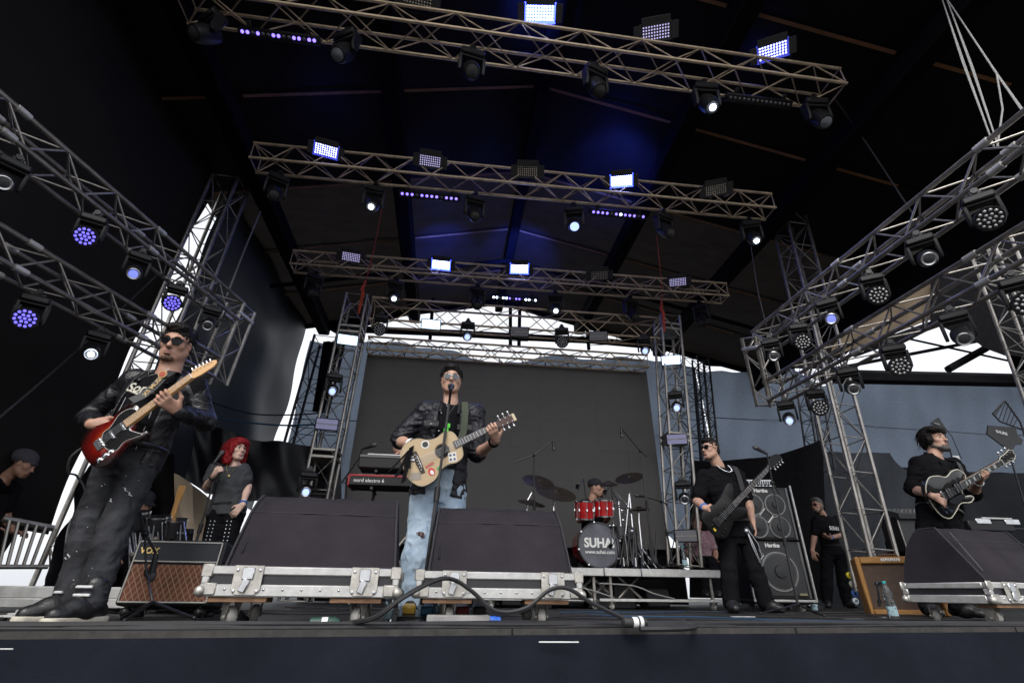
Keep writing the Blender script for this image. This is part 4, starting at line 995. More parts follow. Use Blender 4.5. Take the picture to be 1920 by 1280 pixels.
stand('mic_stand', 'boom microphone stand pointing at the hi hat from the right', (onY(1262, 1060, 6.7).x, 6.7, RZ_T), onY(1240, 940, 6.7), onY(1190, 928, 6.7), (-1, 0, .1), boom=onY(1252, 945, 6.7), L=.14)
# small mics clipped on the kit
for (x, y, lb) in ((1143, 1026, 'small dark microphone in front of the bass drum head'), (1082, 915, 'small clip microphone above the left tom'), (1133, 925, 'small clip microphone above the right tom')):
    t = thing('drum_mic', lb, 'microphone', onY(x, y, 6.4)); mic(t, onY(x, y, 6.4), (.1, .8, -.3), .12)
    MB().tube([onY(x+2, y+3, 6.38), onY(x+12, y-18, 6.5), onY(x+18, y+30, 6.6)], .006, 6).build('holder', BLACKM, t, world=True)

# ================================================================ keyboards
KY = 5.1
def keyboard(label, xa, ya, yb, Y, L, d, front, m, txt, extra=()):
    a = onY(xa, ya, Y); h = a.z-onY(xa, yb, Y).z
    t = thing('keyboard', label, 'keyboard', (a.x+L/2, Y, a.z-h), (.0, 0, .0))
    MB().bbox((0, d/2, h/2), (L, d, h), .012).build('body', m, t)
    k = MB()
    for i in range(36): k.bbox((-L/2+.09+i*(L-.16)/36, .1, h+.006), ((L-.16)/36-.0015, .15, .014), .002)
    k.build('keys', WHITEP, t); k = MB()
    for i in range(36):
        if i % 7 not in (2, 6): k.bbox((-L/2+.09+(i+.5)*(L-.16)/36, .13, h+.02), (.011, .09, .014), .002)
    k.build('black_keys', BLACKP, t)
    for s, sz, x, z in txt: text('lettering', s, sz, WHITEP, t, (x, -.003, z), (PI/2, 0, 0), .0006, 'LEFT')
    return t, h
k1, h1 = keyboard('red topped keyboard on the lower tier left of the singer', 655, 889, 909, KY, .98, .3, None, BLACKP, [('nord electro 6', .05, -.44, .05), ('HP', .05, .12, .05)])
MB().bbox((0, .15, h1-.004), (.985, .31, .022), .006).build('red_top', mat('red_keyboard_shell', (.3, .01, .016), .35), k1)
for s in (-1, 1): MB().bbox((s*.488, .15, h1/2), (.02, .31, h1+.012), .006).build('red_cheek', MATS['red_keyboard_shell'], k1)
k2, h2_ = keyboard('black keyboard on the upper tier left of the singer', 674, 850, 876, KY+.12, .92, .28, None, BLACKP, [('YAMAHA', .036, -.43, .12)])
MB().bbox((0, -.004, h2_-.02), (.9, .01, .028), .003).build('control_panel', mat('grey_panel', (.1, .1, .105), .5), k2)
kst = thing('keyboard_stand', 'black two tier keyboard stand', 'keyboard stand', (k1.location.x, KY+.15, 0))
for x in (-.26, .3):
    b = MB().tube([(x, 0, 0), (x, .02, .72)], .02, 8).tube([(x, .02, .7), (x, .1, k2.location.z-.01)], .016, 8).tube([(x, -.15, k1.location.z-.02), (x, .2, k1.location.z-.02)], .015, 6).tube([(x, 0, k2.location.z-.02), (x, .25, k2.location.z-.02)], .015, 6).tube([(x, -.25, .02), (x, .3, .02)], .018, 6)
    b.build('leg', BLACKM, kst)
for s in (-1, 1): MB().tube([(s*.35, .05, .05), (-s*.2, .05, .75)], .014, 6).build('brace', ALU, kst)
t = thing('mic_stand', 'boom microphone above the upper keyboard', 'microphone stand', (onY(648, 1050, KY+.4).x, KY+.4, 0))
tl = mic(t, onY(707, 832, KY+.35), (.9, -.2, .3), .17); MB().tube([onY(640, 905, KY+.4), onY(672, 860, KY+.4), tl], .01, 6).build('boom', BLACKM, t, world=True)
MB().tube([(t.location.x, KY+.4, 0), onY(650, 895, KY+.4)], .012, 6).build('pole', BLACKM, t, world=True)
# ================================================================ bottles, boxes, cables, small things on the floor
PET = mat('clear_plastic', (.75, .85, .9), .06, trans=.92, spec=.5); PET.node_tree.nodes['Principled BSDF'].inputs['IOR'].default_value = 1.25
CAPM = mat('teal_cap', (.05, .42, .42), .4); LAB = mat('water_label', (.35, .5, .55), .5, noise=.8, nscale=60)
def bottle(label, x, y, Y=None, h=.27, z=0.):
    p = onZ(x, y, z) if Y is None else onY(x, y, Y)
    t = thing('water_bottle', label, 'bottle', p, (0, 0, random.random()*3), 'plastic water bottles'); r = h*.135
    MB().lathe([(r*.8, 0), (r, .015), (r, h*.18), (r*.94, h*.2), (r, h*.23), (r*.97, h*.4), (r*.9, h*.5), (r, h*.6), (r*.98, h*.68), (r*.6, h*.84), (r*.36, h*.9), (r*.36, h*.93)], 20).build('bottle_body', PET, t)
    MB().lathe([(r*.4, h*.93), (r*.42, h*.935), (r*.42, h*.995), (r*.36, h), (.001, h)], 14).build('cap', CAPM, t)
    MB().lathe([(r*1.01, h*.06), (r*1.015, h*.07), (r*1.015, h*.3), (r*1.01, h*.31)], 20).build('label_band', LAB, t)
    b = MB()
    for k in range(26):
        a = random.random()*6.28; zz = h*random.uniform(.33, .78); b.bbox((r*.8*math.cos(a), r*.8*math.sin(a), zz), (.012, .004, .02), .001, Matrix.Rotation(a+1.57, 3, 'Z') @ Matrix.Rotation(random.random()*3, 3, 'Y'))
    b.build('crinkle', mat('crinkle_dark', (.05, .06, .075), .2), t)
bottle('clear water bottle with a teal cap in front of the tweed amplifier', 1677, 1158, h=.29)
bottle('clear water bottle beside the base of the microphone stand right of the bassist', 1528, 1146, h=.28)
bottle('small clear water bottle standing on the drum riser', 1285, 1061, 6.3, h=.23)
bottle('clear water bottle under the right flight case by the singer', 812, 1163, h=.19)
bottle('clear water bottle behind the cable between the two flight cases', 727, 1164, h=.2)
pbx = thing('power_box', 'plain grey metal box with a blue plug on the stage lip', 'junction box', onZ(858, 1176, 0)+Vector((0, 0, .004)), (0, 0, .03))
MB().bbox((0, 0, .025), (.31, .09, .052), .004).build('box', mat('grey_box', (.34, .33, .32), .5, .2, noise=.2, nscale=12), pbx)
MB().lathe([(.02, 0), (.022, .004), (.022, .03), (.019, .035), (.019, .055), (.01, .06)], 14, Matrix.Translation((.156, 0, .026)) @ Matrix.Rotation(PI/2, 4, 'Y')).build('blue_plug', mat('blue_plug', (.03, .13, .6), .4), pbx)
Yc = 2.66
def e(x, y, Y=Yc): return onY(x, y, Y)
cable('stage_cable', 'thick black cable looping up over the front of the flight cases', [e(628, 1170), e(700, 1158, 2.56), e(755, 1120, 2.54), e(815, 1088, 2.62), e(850, 1086, 2.7), e(885, 1108, 2.72), e(930, 1145, 2.72), e(985, 1140, 2.72), e(1030, 1106, 2.74), e(1065, 1103, 2.74), e(1110, 1130, 2.72), (e(1185, 1166, 2.72))], .0108, sub=10)
for (x, y, lb, col) in ((606, 1167, 'green and black cable connector with a white tape band', (.02, .06, .045)), (1188, 1166, 'ribbed black cable connector with white bands on the stage lip', (.03, .03, .03))):
    q = onY(x, y, 2.64); t = thing('cable_connector', lb, 'connector', q, (0, PI/2, .12))
    MB().lathe([(.012, -.06), (.022, -.055), (.024, -.01), (.021, -.008), (.021, .02), (.025, .022), (.025, .05), (.014, .07)], 14).build('shell', mat('connector_%d' % x, col, .5), t)
    MB().lathe([(.0225, -.008), (.0235, -.007), (.0235, .018), (.0225, .019)], 14).build('tape_band', WHITEP, t)
    if x > 1000: MB().lathe([(.0262, .026), (.0272, .028), (.0272, .042), (.0262, .044)], 14).build('tape_band', WHITEP, t)
for k in range(9):
    yo = random.uniform(-.04, .22); pts = []
    for i in range(13):
        x = -4.2+9.2*i/12; pts.append((x, edgeY(x)+.035+(yo+.04)*.42+.016*math.sin(i*(.9+.17*k)+k*2.1)+.008*math.sin(i*2.7+k), .010+.005*(k % 3)+.003*math.sin(i*1.9+k*3)))
    if k in (4, 6): pts = pts[4:9]
    cable('stage_cable', 'black cable lying along the front lip of the stage' if k not in (4, 6) else 'shorter black cable lying along the middle of the stage lip', pts, .008+.002*(k % 3), sub=6, group='cables lying along the stage lip')
cable('stage_cable', 'grey coiled cable loop on the floor in front of the bassist', [onZ(1190, 1171, .01), onZ(1280, 1163, .012), onZ(1310, 1168, .012), onZ(1290, 1177, .012), onZ(1200, 1179, .01)], .013)
for (x0, x1, y) in ((1375, 1425, 1154),): 
    a, c = onZ(x0, y+1.5, .004), onZ(x1, y+1.5, .004); tag(MB().bbox((a+c)/2, ((c-a).length, .06, .003), .001).build('paper_sheet', WHITEP), 'white paper sheet lying on the floor before the bassist', 'paper')
rag = MB()
def ragf(u, v): return (-.0+.34*(u-.5), .14*(v-.5), .05*math.sin(PI*u)*math.sin(PI*v)*(1+.4*math.sin(u*9+v*5)))
t = rag.grid(ragf, 14, 8).build('black_rag', BLACKC); t.location = onZ(425, 1166, 0); tag(t, 'black rag crumpled on the floor left of the first flight case', 'rag')
# pedals and base clutter by the bassist
for (x, y, w, lb) in ((1428, 1142, .16, 'black effect pedal with small knobs between the bassist feet'), (1535, 1143, .2, 'black effect pedal lying right of the microphone stand base'), (1470, 1146, .14, 'black effect pedal under the microphone stand legs')):
    t = thing('effect_pedal', lb, 'pedal', onZ(x, y, 0), (0, 0, .2)); MB().bbox((0, .05, .025), (w, .1, .05), .008).build('box', BLACKP, t)
    for k in range(4): MB().lathe([(.008, 0), (.007, .012), (.001, .013)], 8, Matrix.Translation((-w*.35+w*.23*k, .07, .05))).build('knob', STEEL, t)
# low rolling platform on the left
lp = thing('low_riser', 'low platform with two aluminium rails on the left side of the stage', 'riser', (-2.6, 4.3, 0))
z1, z2 = onY(120, 1107, 4.2).z, onY(120, 1127, 4.2).z
xa_, xb_ = onY(-60, 1110, 4.2).x, onY(420, 1110, 4.2).x
for z, hh in ((z1, .075), (z2, .06)):
    for k in range(3):
        a = xa_+(xb_-xa_)*k/3; c = xa_+(xb_-xa_)*(k+1)/3; MB().bbox(((a+c)/2, 4.2, z-.01), (c-a-.006, .05, hh), .006).build('rail', ALUB, lp, world=True)
MB().bbox(((xa_+xb_)/2, 4.9, z1+.0), (xb_-xa_, 1.36, .03), .004).build('deck', FLOORM, lp, world=True)
for k in range(5): caster(lp, (xa_+.1+(xb_-xa_-.2)*k/4-lp.location.x, -.05, 0), .5, r=.02)
for k in range(3):
    t = thing('metal_bracket', ['bent aluminium bracket on the floor at the left edge', 'flat aluminium plate beside the bent bracket at the left edge', 'small aluminium clamp on the floor left of the shoes'][k], 'bracket', onZ((10, 32, 62)[k], (1163, 1158, 1152)[k], 0), (0, 0, .3*k))
    MB().bbox((0, 0, .02), (.09, .05, .012), .003).bbox((.03, .02, .03), (.02, .02, .04), .004).build('plate', ALUB, t); MB().bbox((-.02, -.01, .012), (.05, .03, .02), .004).build('foot', BLACKM, t)
# barrier at the far left
br_ = thing('crowd_barrier', 'grey steel barrier with sloping bars at the far left', 'barrier', onY(60, 1040, 5.3))
MB().tube([onY(5, 972, 5.3), onY(100, 990, 5.6)], .028, 8).build('top_rail', ALU, br_, world=True)
for k in range(6): MB().tube([onY(18+17*k, 975+3*k, 5.32+.05*k), onY(-2+15*k, 1062, 5.32+.05*k)], .014, 6).build('bar', ALU, br_, world=True)
MB().tube([onY(-10, 1062, 5.3), onY(90, 1062, 5.6)], .02, 8).build('bottom_rail', ALU, br_, world=True)
# percussion set behind the left guitarist
pc = thing('percussion_set', 'black percussion drums and stands behind the left guitarist', 'percussion', onY(290, 1035, 5.6))
for (x, y, r, h) in ((258, 975, .1, .16), (295, 985, .11, .17), (328, 990, .1, .16), (345, 1010, .08, .15)):
    MB().lathe([(.001, h/2), (r, h/2), (r, -h/2), (.001, -h/2)], 20, Matrix.Translation(onY(x, y, 5.7)) @ Matrix.Rotation(.3, 4, 'X')).build('drum_shell', MATS['black_shell'], pc, world=True)
    MB().lathe([(r, h/2-.01), (r*1.04, h/2-.01), (r*1.04, h/2+.008), (r*.96, h/2+.008)], 20, Matrix.Translation(onY(x, y, 5.7)) @ Matrix.Rotation(.3, 4, 'X')).build('rim', CHROME, pc, world=True)
b = MB()
for k in range(14):
    x0 = 240+random.uniform(0, 110); b.tube([onY(x0, random.uniform(975, 1000), 5.6), onY(x0+random.uniform(-20, 20), 1075, 5.5)], .006, 5)
b.build('stand_legs', STEEL, pc, world=True)
for k in range(10): MB().ball(onY(245+random.uniform(0, 100), random.uniform(985, 1060), 5.5), random.uniform(.02, .045)).build('hand_percussion', mat('worn_brown_grey', (.12, .105, .09), .5, noise=.5, nscale=14), pc, world=True)
gn = thing('upright_guitar_neck', 'headstock and neck of a guitar standing on a stand behind the percussion', 'guitar', onY(308, 1020, 5.9))
MB().bbox((0, 0, .2), (.05, .03, .52), .008).build('neck', mat('amber_maple', (.5, .26, .08), .35), gn); MB().bbox((0, 0, .52), (.075, .02, .15), .01).build('headstock', MATS['amber_maple'], gn)
# antennas, racks and desk at the back right
AN = mat('antenna_black', (.012, .012, .013), .5)
def pole(t, x0, y0, x1, y1, Y, r=.012): MB().tube([onY(x0, y0, Y), onY(x1, y1, Y)], r, 6).build('pole', BLACKM, t, world=True)
AY = 6.4
def flat(t, name, pts, Y, m, d=.02):
    P_ = [onY(x, y, Y) for x, y in pts]; b = MB(); n = len(P_); o = Vector((0, d, 0))
    return b.add(P_+[p+o for p in P_], [tuple(range(n))] + [tuple(range(n, 2*n))[::-1]] + [(i, i+n, (i+1) % n+n, (i+1) % n) for i in range(n)]).build(name, m, t, world=True, smooth=False)
t = thing('paddle_antenna', 'black fin shaped antenna with white lettering on a stand at right', 'antenna', onY(1905, 970, AY))
flat(t, 'paddle', [(1853, 797), (1905, 801), (1908, 816), (1918, 824), (1916, 833), (1905, 833), (1898, 846), (1884, 838), (1851, 813)], AY, AN)
mid = onY(1878, 811, AY-.006); text('lettering', 'SHURE', .062, WHITEP, t, wmat(t).inverted() @ mid, (PI/2, .22, 0), .001, bold=.002); pole(t, 1890, 842, 1925, 960, AY+.03)
t = thing('log_periodic_antenna', 'black slotted antenna frame above the fin shaped antenna', 'antenna', onY(1920, 960, AY+.3))
qd = [(1861, 775), (1884, 751), (1912, 790), (1919, 806), (1875, 790)]
b = MB(); Q = [onY(x, y, AY+.3) for x, y in qd]
for i in range(len(Q)): b.tube([Q[i], Q[(i+1) % len(Q)]], .013, 6)
b.build('frame', AN, t, world=True)
for k in range(8):
    u = (k+.5)/8; MB().tube([onY(1861+(1875-1861)*u, 775+(790-775)*u, AY+.3).lerp(onY(1919, 806, AY+.3), max(0, u-.3)*.9), onY(1864+(1912-1864)*u, 772-21*min(1, u*2)+39*max(0, u-.5)*2*.9, AY+.3)], .007, 5).build('slat', AN, t, world=True)
pole(t, 1914, 795, 1932, 850, AY+.3)
t = thing('paddle_antenna', 'small black antenna fin just behind the bearded guitarist head', 'antenna', onY(1790, 950, AY))
flat(t, 'paddle', [(1745, 793), (1760, 782), (1773, 802), (1773, 816), (1763, 800)], AY, AN); pole(t, 1768, 805, 1790, 870, AY+.02); pole(t, 1790, 870, 1800, 960, AY+.02)
MB().tube([onY(1772, 802, AY), onY(1785, 818, AY), onY(1803, 860, AY)], .006, 5).build('lead', RUBBER, t, world=True)
text('lettering', 'SHURE', .03, WHITEP, t, wmat(t).inverted() @ onY(1757, 794, AY-.006), (PI/2, .2, 0), .001)
rk = thing('equipment_rack', 'rack of radio receivers with silver corners behind the right monitor', 'rack', onY(1860, 985, 5.6))
MB().bbox((0, .2, .0), (.62, .4, .12), .01).build('chassis', BLACKP, rk)
for s in (-1, 1): MB().bbox((s*.2+.1, -.0, .05), (.2, .02, .06), .004).build('front_panel', STEEL, rk)
MB().bbox((.1, 0, .085), (.42, .03, .02), .004).build('edge_profile', ALUB, rk)
cd = thing('folded_card', 'white card on the stand behind the bearded guitarist', 'card', onY(1793, 858, 6.2)); MB().bbox((0, 0, 0), (.1, .01, .06), .002).build('card', WHITEP, cd)
mx = thing('mixing_desk', 'dark mixing desk on a case behind the bearded guitarist', 'mixing desk', onY(1728, 1000, 7.2), (0, 0, -.1))
MB().bbox((0, .2, .0), (.62, .4, .5), .015).build('case', PLY, mx); MB().bbox((0, .1, .3), (.66, .4, .09), .01, Matrix.Rotation(.3, 3, 'X')).build('desk', mat('desk_grey', (.06, .062, .065), .5), mx)
for r_ in range(2):
    for k in range(9): MB().bbox((-.26+k*.065, -.06+r_*.14, .315+r_*.045), (.018, .03, .02), .003).build('fader', ALU, mx)
for x in (-.31, .31): MB().bbox((x, -.0, .0), (.02, .02, .5), .004).build('edge_profile', ALU, mx)
# coloured odds and ends beside the right tower
for k, (x, y, c, nm) in enumerate(((1590, 1078, (.7, .6, .03), 'yellow'), (1596, 1095, (.5, .5, .4), 'pale'), (1600, 1112, (.05, .12, .4), 'blue'), (1602, 1126, (.45, .5, .55), 'grey'))):
    t = tag(MB().lathe([(.022, 0), (.042, .01), (.042, .03), (.022, .04), (.022, 0)], 16, Matrix.Rotation(PI/2, 4, 'X')).build('tape_roll', mat('tape_'+nm, c, .5)), '%s roll of tape hung beside the right lattice tower' % nm, 'tape'); t.location = onY(x, y, 7.1)
RB = thing('red_bag', 'red cloth lying under the right flight case', 'cloth', onZ(1835, 1152, 0)+Vector((0, .35, 0)))
MB().grid(lambda u, v: (.4*(u-.5), .2*(v-.5), .09*math.sin(PI*u)*math.sin(PI*v)*(1+.3*math.sin(u*12))), 14, 8).build('cloth', mat('red_cloth', (.5, .02, .05), .8), RB)

# thin cables, tape and paper strewn over the deck
rr = random.Random(5)
for k in range(16):
    x0, y0 = rr.uniform(-1.6, 4.2), rr.uniform(3.6, 5.9); a = rr.uniform(-.5, .5); pts = []
    for i in range(8): pts.append((x0+(i-3.5)*.28*math.cos(a)+.05*math.sin(i*2+k), y0+(i-3.5)*.28*math.sin(a)+.09*math.sin(i*1.4+k*2), .007+.002*(k % 3)))
    cable('thin_cable', 'thin %s cable snaking over the stage floor among the stands' % ('black' if k % 8 else 'blue'), pts, .005, RUBBER if k % 8 else mat('blue_cable', (.02, .06, .12), .5), sub=5, group='thin cables on the stage floor')
for k, (x, y, w, h_) in enumerate(((1010, 1166, .16, .012), (690, 1171, .12, .01), (1290, 1160, .2, .012), (1600, 1160, .15, .01))):
    p = onZ(x, y, .002); t = tag(MB().bbox((0, 0, .0015), (w, .045, .0015), .0005).build('floor_tape', mat('grey_gaffer_tape', (.2, .2, .2), .7)), ['strip of grey tape on the floor before the right flight case of the singer', 'strip of grey tape under the left flight case', 'strip of grey tape right of the ribbed connector', 'strip of grey tape near the tweed amplifier'][k], 'tape'); t.location = p; t.rotation_euler = (0, 0, rr.uniform(-.4, .4))
pb = thing('pedal_board', 'black pedal board with small effect pedals behind the two flight cases', 'pedal board', (.02, 3.42, 0), (0, 0, .05))
MB().bbox((0, 0, .03), (.55, .26, .03), .006, Matrix.Rotation(.12, 3, 'X')).build('board', BLACKM, pb)
for k in range(5): MB().bbox((-.21+.105*k, 0, .065), (.075, .12, .045), .008, Matrix.Rotation(.12, 3, 'X')).build('pedal', mat('pedal_%d' % k, ((.4, .25, .03), (.05, .2, .35), (.3, .3, .3), (.3, .03, .03), (.04, .04, .04))[k], .4), pb)
# ================================================================ guitars
def crom(pts, sub=6):
    n = len(pts); out = []
    P = [Vector((x, y, 0)) for x, y in pts]
    for i in range(n):
        a, b, c, d = P[i-1], P[i], P[(i+1) % n], P[(i+2) % n]
        for k in range(sub):
            t = k/sub; q = .5*((2*b)+(c-a)*t+(2*a-5*b+4*c-d)*t*t+(3*b-a-3*c+d)*t**3); out.append((q.x, q.y))
    ar = sum(out[i][0]*out[(i+1) % len(out)][1]-out[(i+1) % len(out)][0]*out[i][1] for i in range(len(out)))
    return out if ar > 0 else out[::-1]
def sunburst(name, c1, c2, c3, r0=.05, r1=.19):
    m = mat(name, c1, .12, coat=1.); nt = m.node_tree; b = nt.nodes['Principled BSDF']
    tc = nt.nodes.new('ShaderNodeTexCoord'); mp = nt.nodes.new('ShaderNodeMapping'); mp.inputs['Location'].default_value = (-.06, 0, 0); mp.inputs['Scale'].default_value = (.85, 1.1, 0)
    ln = nt.nodes.new('ShaderNodeVectorMath'); ln.operation = 'LENGTH'; r = nt.nodes.new('ShaderNodeValToRGB')
    nt.links.new(tc.outputs['Object'], mp.inputs[0]); nt.links.new(mp.outputs[0], ln.inputs[0])
    mr = nt.nodes.new('ShaderNodeMapRange'); mr.inputs['From Min'].default_value = r0; mr.inputs['From Max'].default_value = r1
    nt.links.new(ln.outputs['Value'], mr.inputs[0]); nt.links.new(mr.outputs[0], r.inputs[0])
    r.color_ramp.elements[0].color = (*c1, 1); r.color_ramp.elements[1].color = (*c3, 1); e_ = r.color_ramp.elements.new(.5); e_.color = (*c2, 1)
    nt.links.new(r.outputs[0], b.inputs['Base Color']); return m
GUIT = {
 'tele': dict(o=[(-.105, 0), (-.085, .11), (-.01, .158), (.07, .128), (.125, .112), (.2, .14), (.262, .128), (.292, .075), (.28, .03), (.215, -.02), (.19, -.05), (.21, -.095), (.252, -.125), (.25, -.152), (.2, -.157), (.12, -.118), (.06, -.132), (-.02, -.162), (-.085, -.115)], th=.045, L=.648, neck0=.2),
 'acoustic': dict(o=[(-.12, 0), (-.108, .09), (-.05, .165), (.045, .168), (.12, .122), (.185, .108), (.25, .122), (.305, .1), (.325, .04), (.325, -.04), (.305, -.1), (.25, -.122), (.185, -.108), (.12, -.122), (.045, -.168), (-.05, -.165), (-.108, -.09)], th=.1, L=.63, neck0=.3),
 'bass': dict(o=[(-.12, .03), (-.11, .12), (-.02, .162), (.09, .122), (.2, .132), (.32, .168), (.375, .15), (.34, .08), (.28, .035), (.255, .0), (.265, -.05), (.315, -.1), (.3, -.145), (.22, -.14), (.13, -.112), (.05, -.138), (-.05, -.162), (-.115, -.1)], th=.045, L=.80, neck0=.25),
 'single': dict(o=[(-.11, 0), (-.093, .1), (-.02, .16), (.06, .142), (.12, .105), (.19, .12), (.25, .108), (.28, .06), (.272, .028), (.215, -.018), (.182, -.045), (.185, -.085), (.232, -.105), (.246, -.128), (.2, -.143), (.12, -.115), (.05, -.145), (-.03, -.168), (-.09, -.11)], th=.05, L=.628, neck0=.19)}
def guitar(kind, label, bridge, nut, face, bodym, neckm, fretm, headm, sc=1., headout=None, roll=0.):
    G = GUIT[kind]; bridge, nut = Vector(bridge), Vector(nut)
    R_ = frame(nut-bridge, face)
    L = G['L']; s = (nut-bridge).length/L
    t = thing({'bass': 'bass_guitar', 'acoustic': 'acoustic_guitar'}.get(kind, 'electric_guitar'), label, 'guitar', bridge, (R_ @ Matrix.Rotation(roll, 3, 'X')).to_euler()); t.scale = (s, s, s)
    th = G['th']; out = crom(G['o']); MB().prism(out, -th, 0, None, .006).build('body', bodym, t, ang=50)
    n0 = G['neck0']
    zf = .012 if kind != 'acoustic' else .006
    MB().prism([(n0, -.026), (L, -.021), (L, .021), (n0, .026)], -.014, zf, None, .003).build('neck', neckm, t)
    MB().prism([(n0-.02, -.0285), (L, -.0215), (L, .0215), (n0-.02, .0285)], zf, zf+.004, None, .001).build('fingerboard', fretm, t)
    b = MB(); nf = 21 if kind != 'acoustic' else 20; 
    for i in range(1, nf+1):
        x = L*2**(-i/12)
        if x > n0-.015: b.bbox((x, 0, zf+.0045), (.0034, .041+.014*(1-x/L), .002), .0006)
    b.build('frets', STEEL, t)
    b = MB()
    ns = 4 if kind == 'bass' else 6
    for i in range(ns):
        y = (i-(ns-1)/2); b.tube([(0, y*.0105*(6/ns), zf+.008), (L, y*.0068*(6/ns), zf+.0075)], .0007 if kind != 'bass' else .0013, 4)
    b.build('strings', STEEL, t)
    MB().bbox((L+.002, 0, zf+.004), (.005, .043, .006), .001).build('nut', WHITEP, t)
    ho = headout or [(L, -.021), (L+.03, -.03), (L+.15, -.036), (L+.17, -.01), (L+.15, .035), (L+.03, .03), (L, .021)]
    tilt = Matrix.Translation((L, 0, 0)) @ Matrix.Rotation(.12, 4, 'Y') @ Matrix.Translation((-L, 0, 0))
    h = MB().prism(ho, -.010, .004, tilt, .002).build('headstock', headm, t)
    return t, L, zf, tilt, h
def tuners(h, tilt, pts, m, side=None):
    for i, (x, y, oy) in enumerate(pts):
        b = MB().cyl(tilt @ Vector((x, y, .004)), tilt @ Vector((x, y, .016)), .004, n=8).cyl(tilt @ Vector((x, y+oy*.35, -.006)), tilt @ Vector((x, y+oy*.7, -.006)), .0035, n=6).ball(tilt @ Vector((x, y+oy, -.006)), (.009, .012, .006), nu=8, nv=6)
        b.build('tuner', m, h)
def strap(t, pts, w, m, nrm=None):
    """band through world points, lying flat against the body"""
    P_ = [Vector(p) for p in pts]; k = len(P_); vs = []; fs = []
    for i, p in enumerate(P_):
        d = (P_[min(i+1, k-1)]-P_[max(i-1, 0)]).normalized(); n = Vector(nrm[i] if nrm else (0, -1, .1)).normalized(); s = d.cross(n).normalized()
        for a, b_ in ((-1, .002), (1, .002), (1, -.002), (-1, -.002)): vs.append(p+s*w/2*a+n*b_)
    for i in range(k-1):
        for j in range(4): fs.append((i*4+j, i*4+(j+1) % 4, (i+1)*4+(j+1) % 4, (i+1)*4+j))
    fs += [(3, 2, 1, 0), tuple((k-1)*4+j for j in range(4))]
    return MB().add(vs, fs).build('strap', m, t, world=True)
MAPLE = mat('amber_maple', (.5, .26, .08), .35); MAPLEF = mat('maple_fingerboard', (.62, .36, .15), .3, noise=.12, nscale=20, stretch=(1, 8, 1)); ROSE = mat('dark_rosewood', (.035, .022, .016), .5, noise=.3, nscale=30)
# --- sunburst guitar of the left man
LY = 3.12
g1, L, zf, tl_, h = guitar('tele', 'sunburst electric guitar with black pickguard and maple neck, played by the left man', onY(187, 833, LY-.27), onY(360, 706, LY-.33), (-.05, -1, .12), sunburst('sunburst_lacquer', (.42, .075, .01), (.17, .007, .005), (.012, .004, .004), .03, .165), MAPLEF, MAPLEF, MAPLEF,
    headout=[(.648, -.021), (.67, -.026), (.70, -.03), (.79, -.028), (.822, -.012), (.825, .008), (.812, .022), (.79, .024), (.70, .044), (.672, .04), (.66, .026), (.648, .021)])
tuners(h, tl_, [(.675+.024*i, .03-.003*i, .03) for i in range(6)], CHROME)
pg = crom([(.02, .005), (.02, -.06), (.06, -.115), (.12, -.1), (.185, -.125), (.225, -.14), (.2, -.09), (.18, -.045), (.21, -.01), (.27, .03), (.25, .085), (.18, .1), (.1, .06), (.05, .055)], 4)
MB().prism(pg, 0, .003).build('pickguard', mat('black_pickguard', (.012, .012, .013), .15), g1)
MB().tube([(x, y, .002) for x, y in pg]+[(pg[0][0], pg[0][1], .002)], .0016, 5).build('pickguard_edge', WHITEP, g1)
MB().bbox((0, 0, .006), (.05, .075, .006), .002).build('bridge', CHROME, g1)
for i in range(3): MB().cyl((-.005, -.024+.024*i, .012), (.02, -.024+.024*i, .012), .005, n=8).build('saddle', CHROME, g1)
for x in (.16, .085): MB().bbox((x, 0, .008), (.018, .07, .01), .004).build('pickup', CHROME, g1)
MB().bbox((-.005, -.1, .002), (.11, .026, .003), .006).build('control_plate', CHROME, g1)
for x in (-.04, .0, .03): MB().lathe([(.011, 0), (.0105, .016), (.001, .017)], 12, Matrix.Translation((x, -.1, .003))).build('knob', CHROME, g1)
# --- acoustic guitar of the singer
SY = 3.76
SPRUCE = mat('pale_spruce', (.5, .37, .22), .4, noise=.08, nscale=12, stretch=(1, 14, 1))
MAHOG = mat('dark_mahogany', (.06, .025, .018), .3)
g2, L, zf, tl_, h = guitar('acoustic', 'pale acoustic guitar covered in stickers, played by the singer', onY(786, 866, SY-.30), onY(930, 797, SY-.36), (.02, -1, -.02), MAHOG, MAHOG, ROSE, MAHOG,
    headout=[(.63, -.021), (.655, -.03), (.79, -.036), (.8, -.02), (.795, 0), (.8, .02), (.79, .036), (.655, .03), (.63, .021)])
ao = crom(GUIT['acoustic']['o']); cx = .1
MB().prism([(cx+(x-cx)*.985, y*.985) for x, y in ao], 0, .003, None, .001).build('soundboard', SPRUCE, g2)
MB().tube([(x, y, .001) for x, y in ao]+[(*ao[0], .001)], .0035, 5).build('binding', mat('cream_binding', (.5, .42, .3), .4), g2)
MB().lathe([(.001, .0036), (.047, .0036), (.047, .003)], 28, Matrix.Translation((.185, 0, 0))).build('sound_hole', mat('hole_dark', (.004, .003, .003), .9), g2)
MB().lathe([(.049, .0034), (.049, .0042), (.057, .0042), (.057, .0034)], 28, Matrix.Translation((.185, 0, 0))).build('rosette', mat('rosette', (.1, .05, .03), .4), g2)
MB().prism([(-.018, -.085), (.012, -.085), (.016, 0), (.012, .085), (-.018, .085), (-.026, 0)], .003, .011, None, .002).build('bridge', ROSE, g2)
b = MB()
for i in range(6): b.lathe([(.004, 0), (.003, .006), (.001, .007)], 8, Matrix.Translation((-.008, -.06+.024*i, .011)))
b.build('bridge_pins', WHITEP, g2); MB().bbox((.004, 0, .013), (.004, .1, .006), .001).build('saddle', WHITEP, g2)
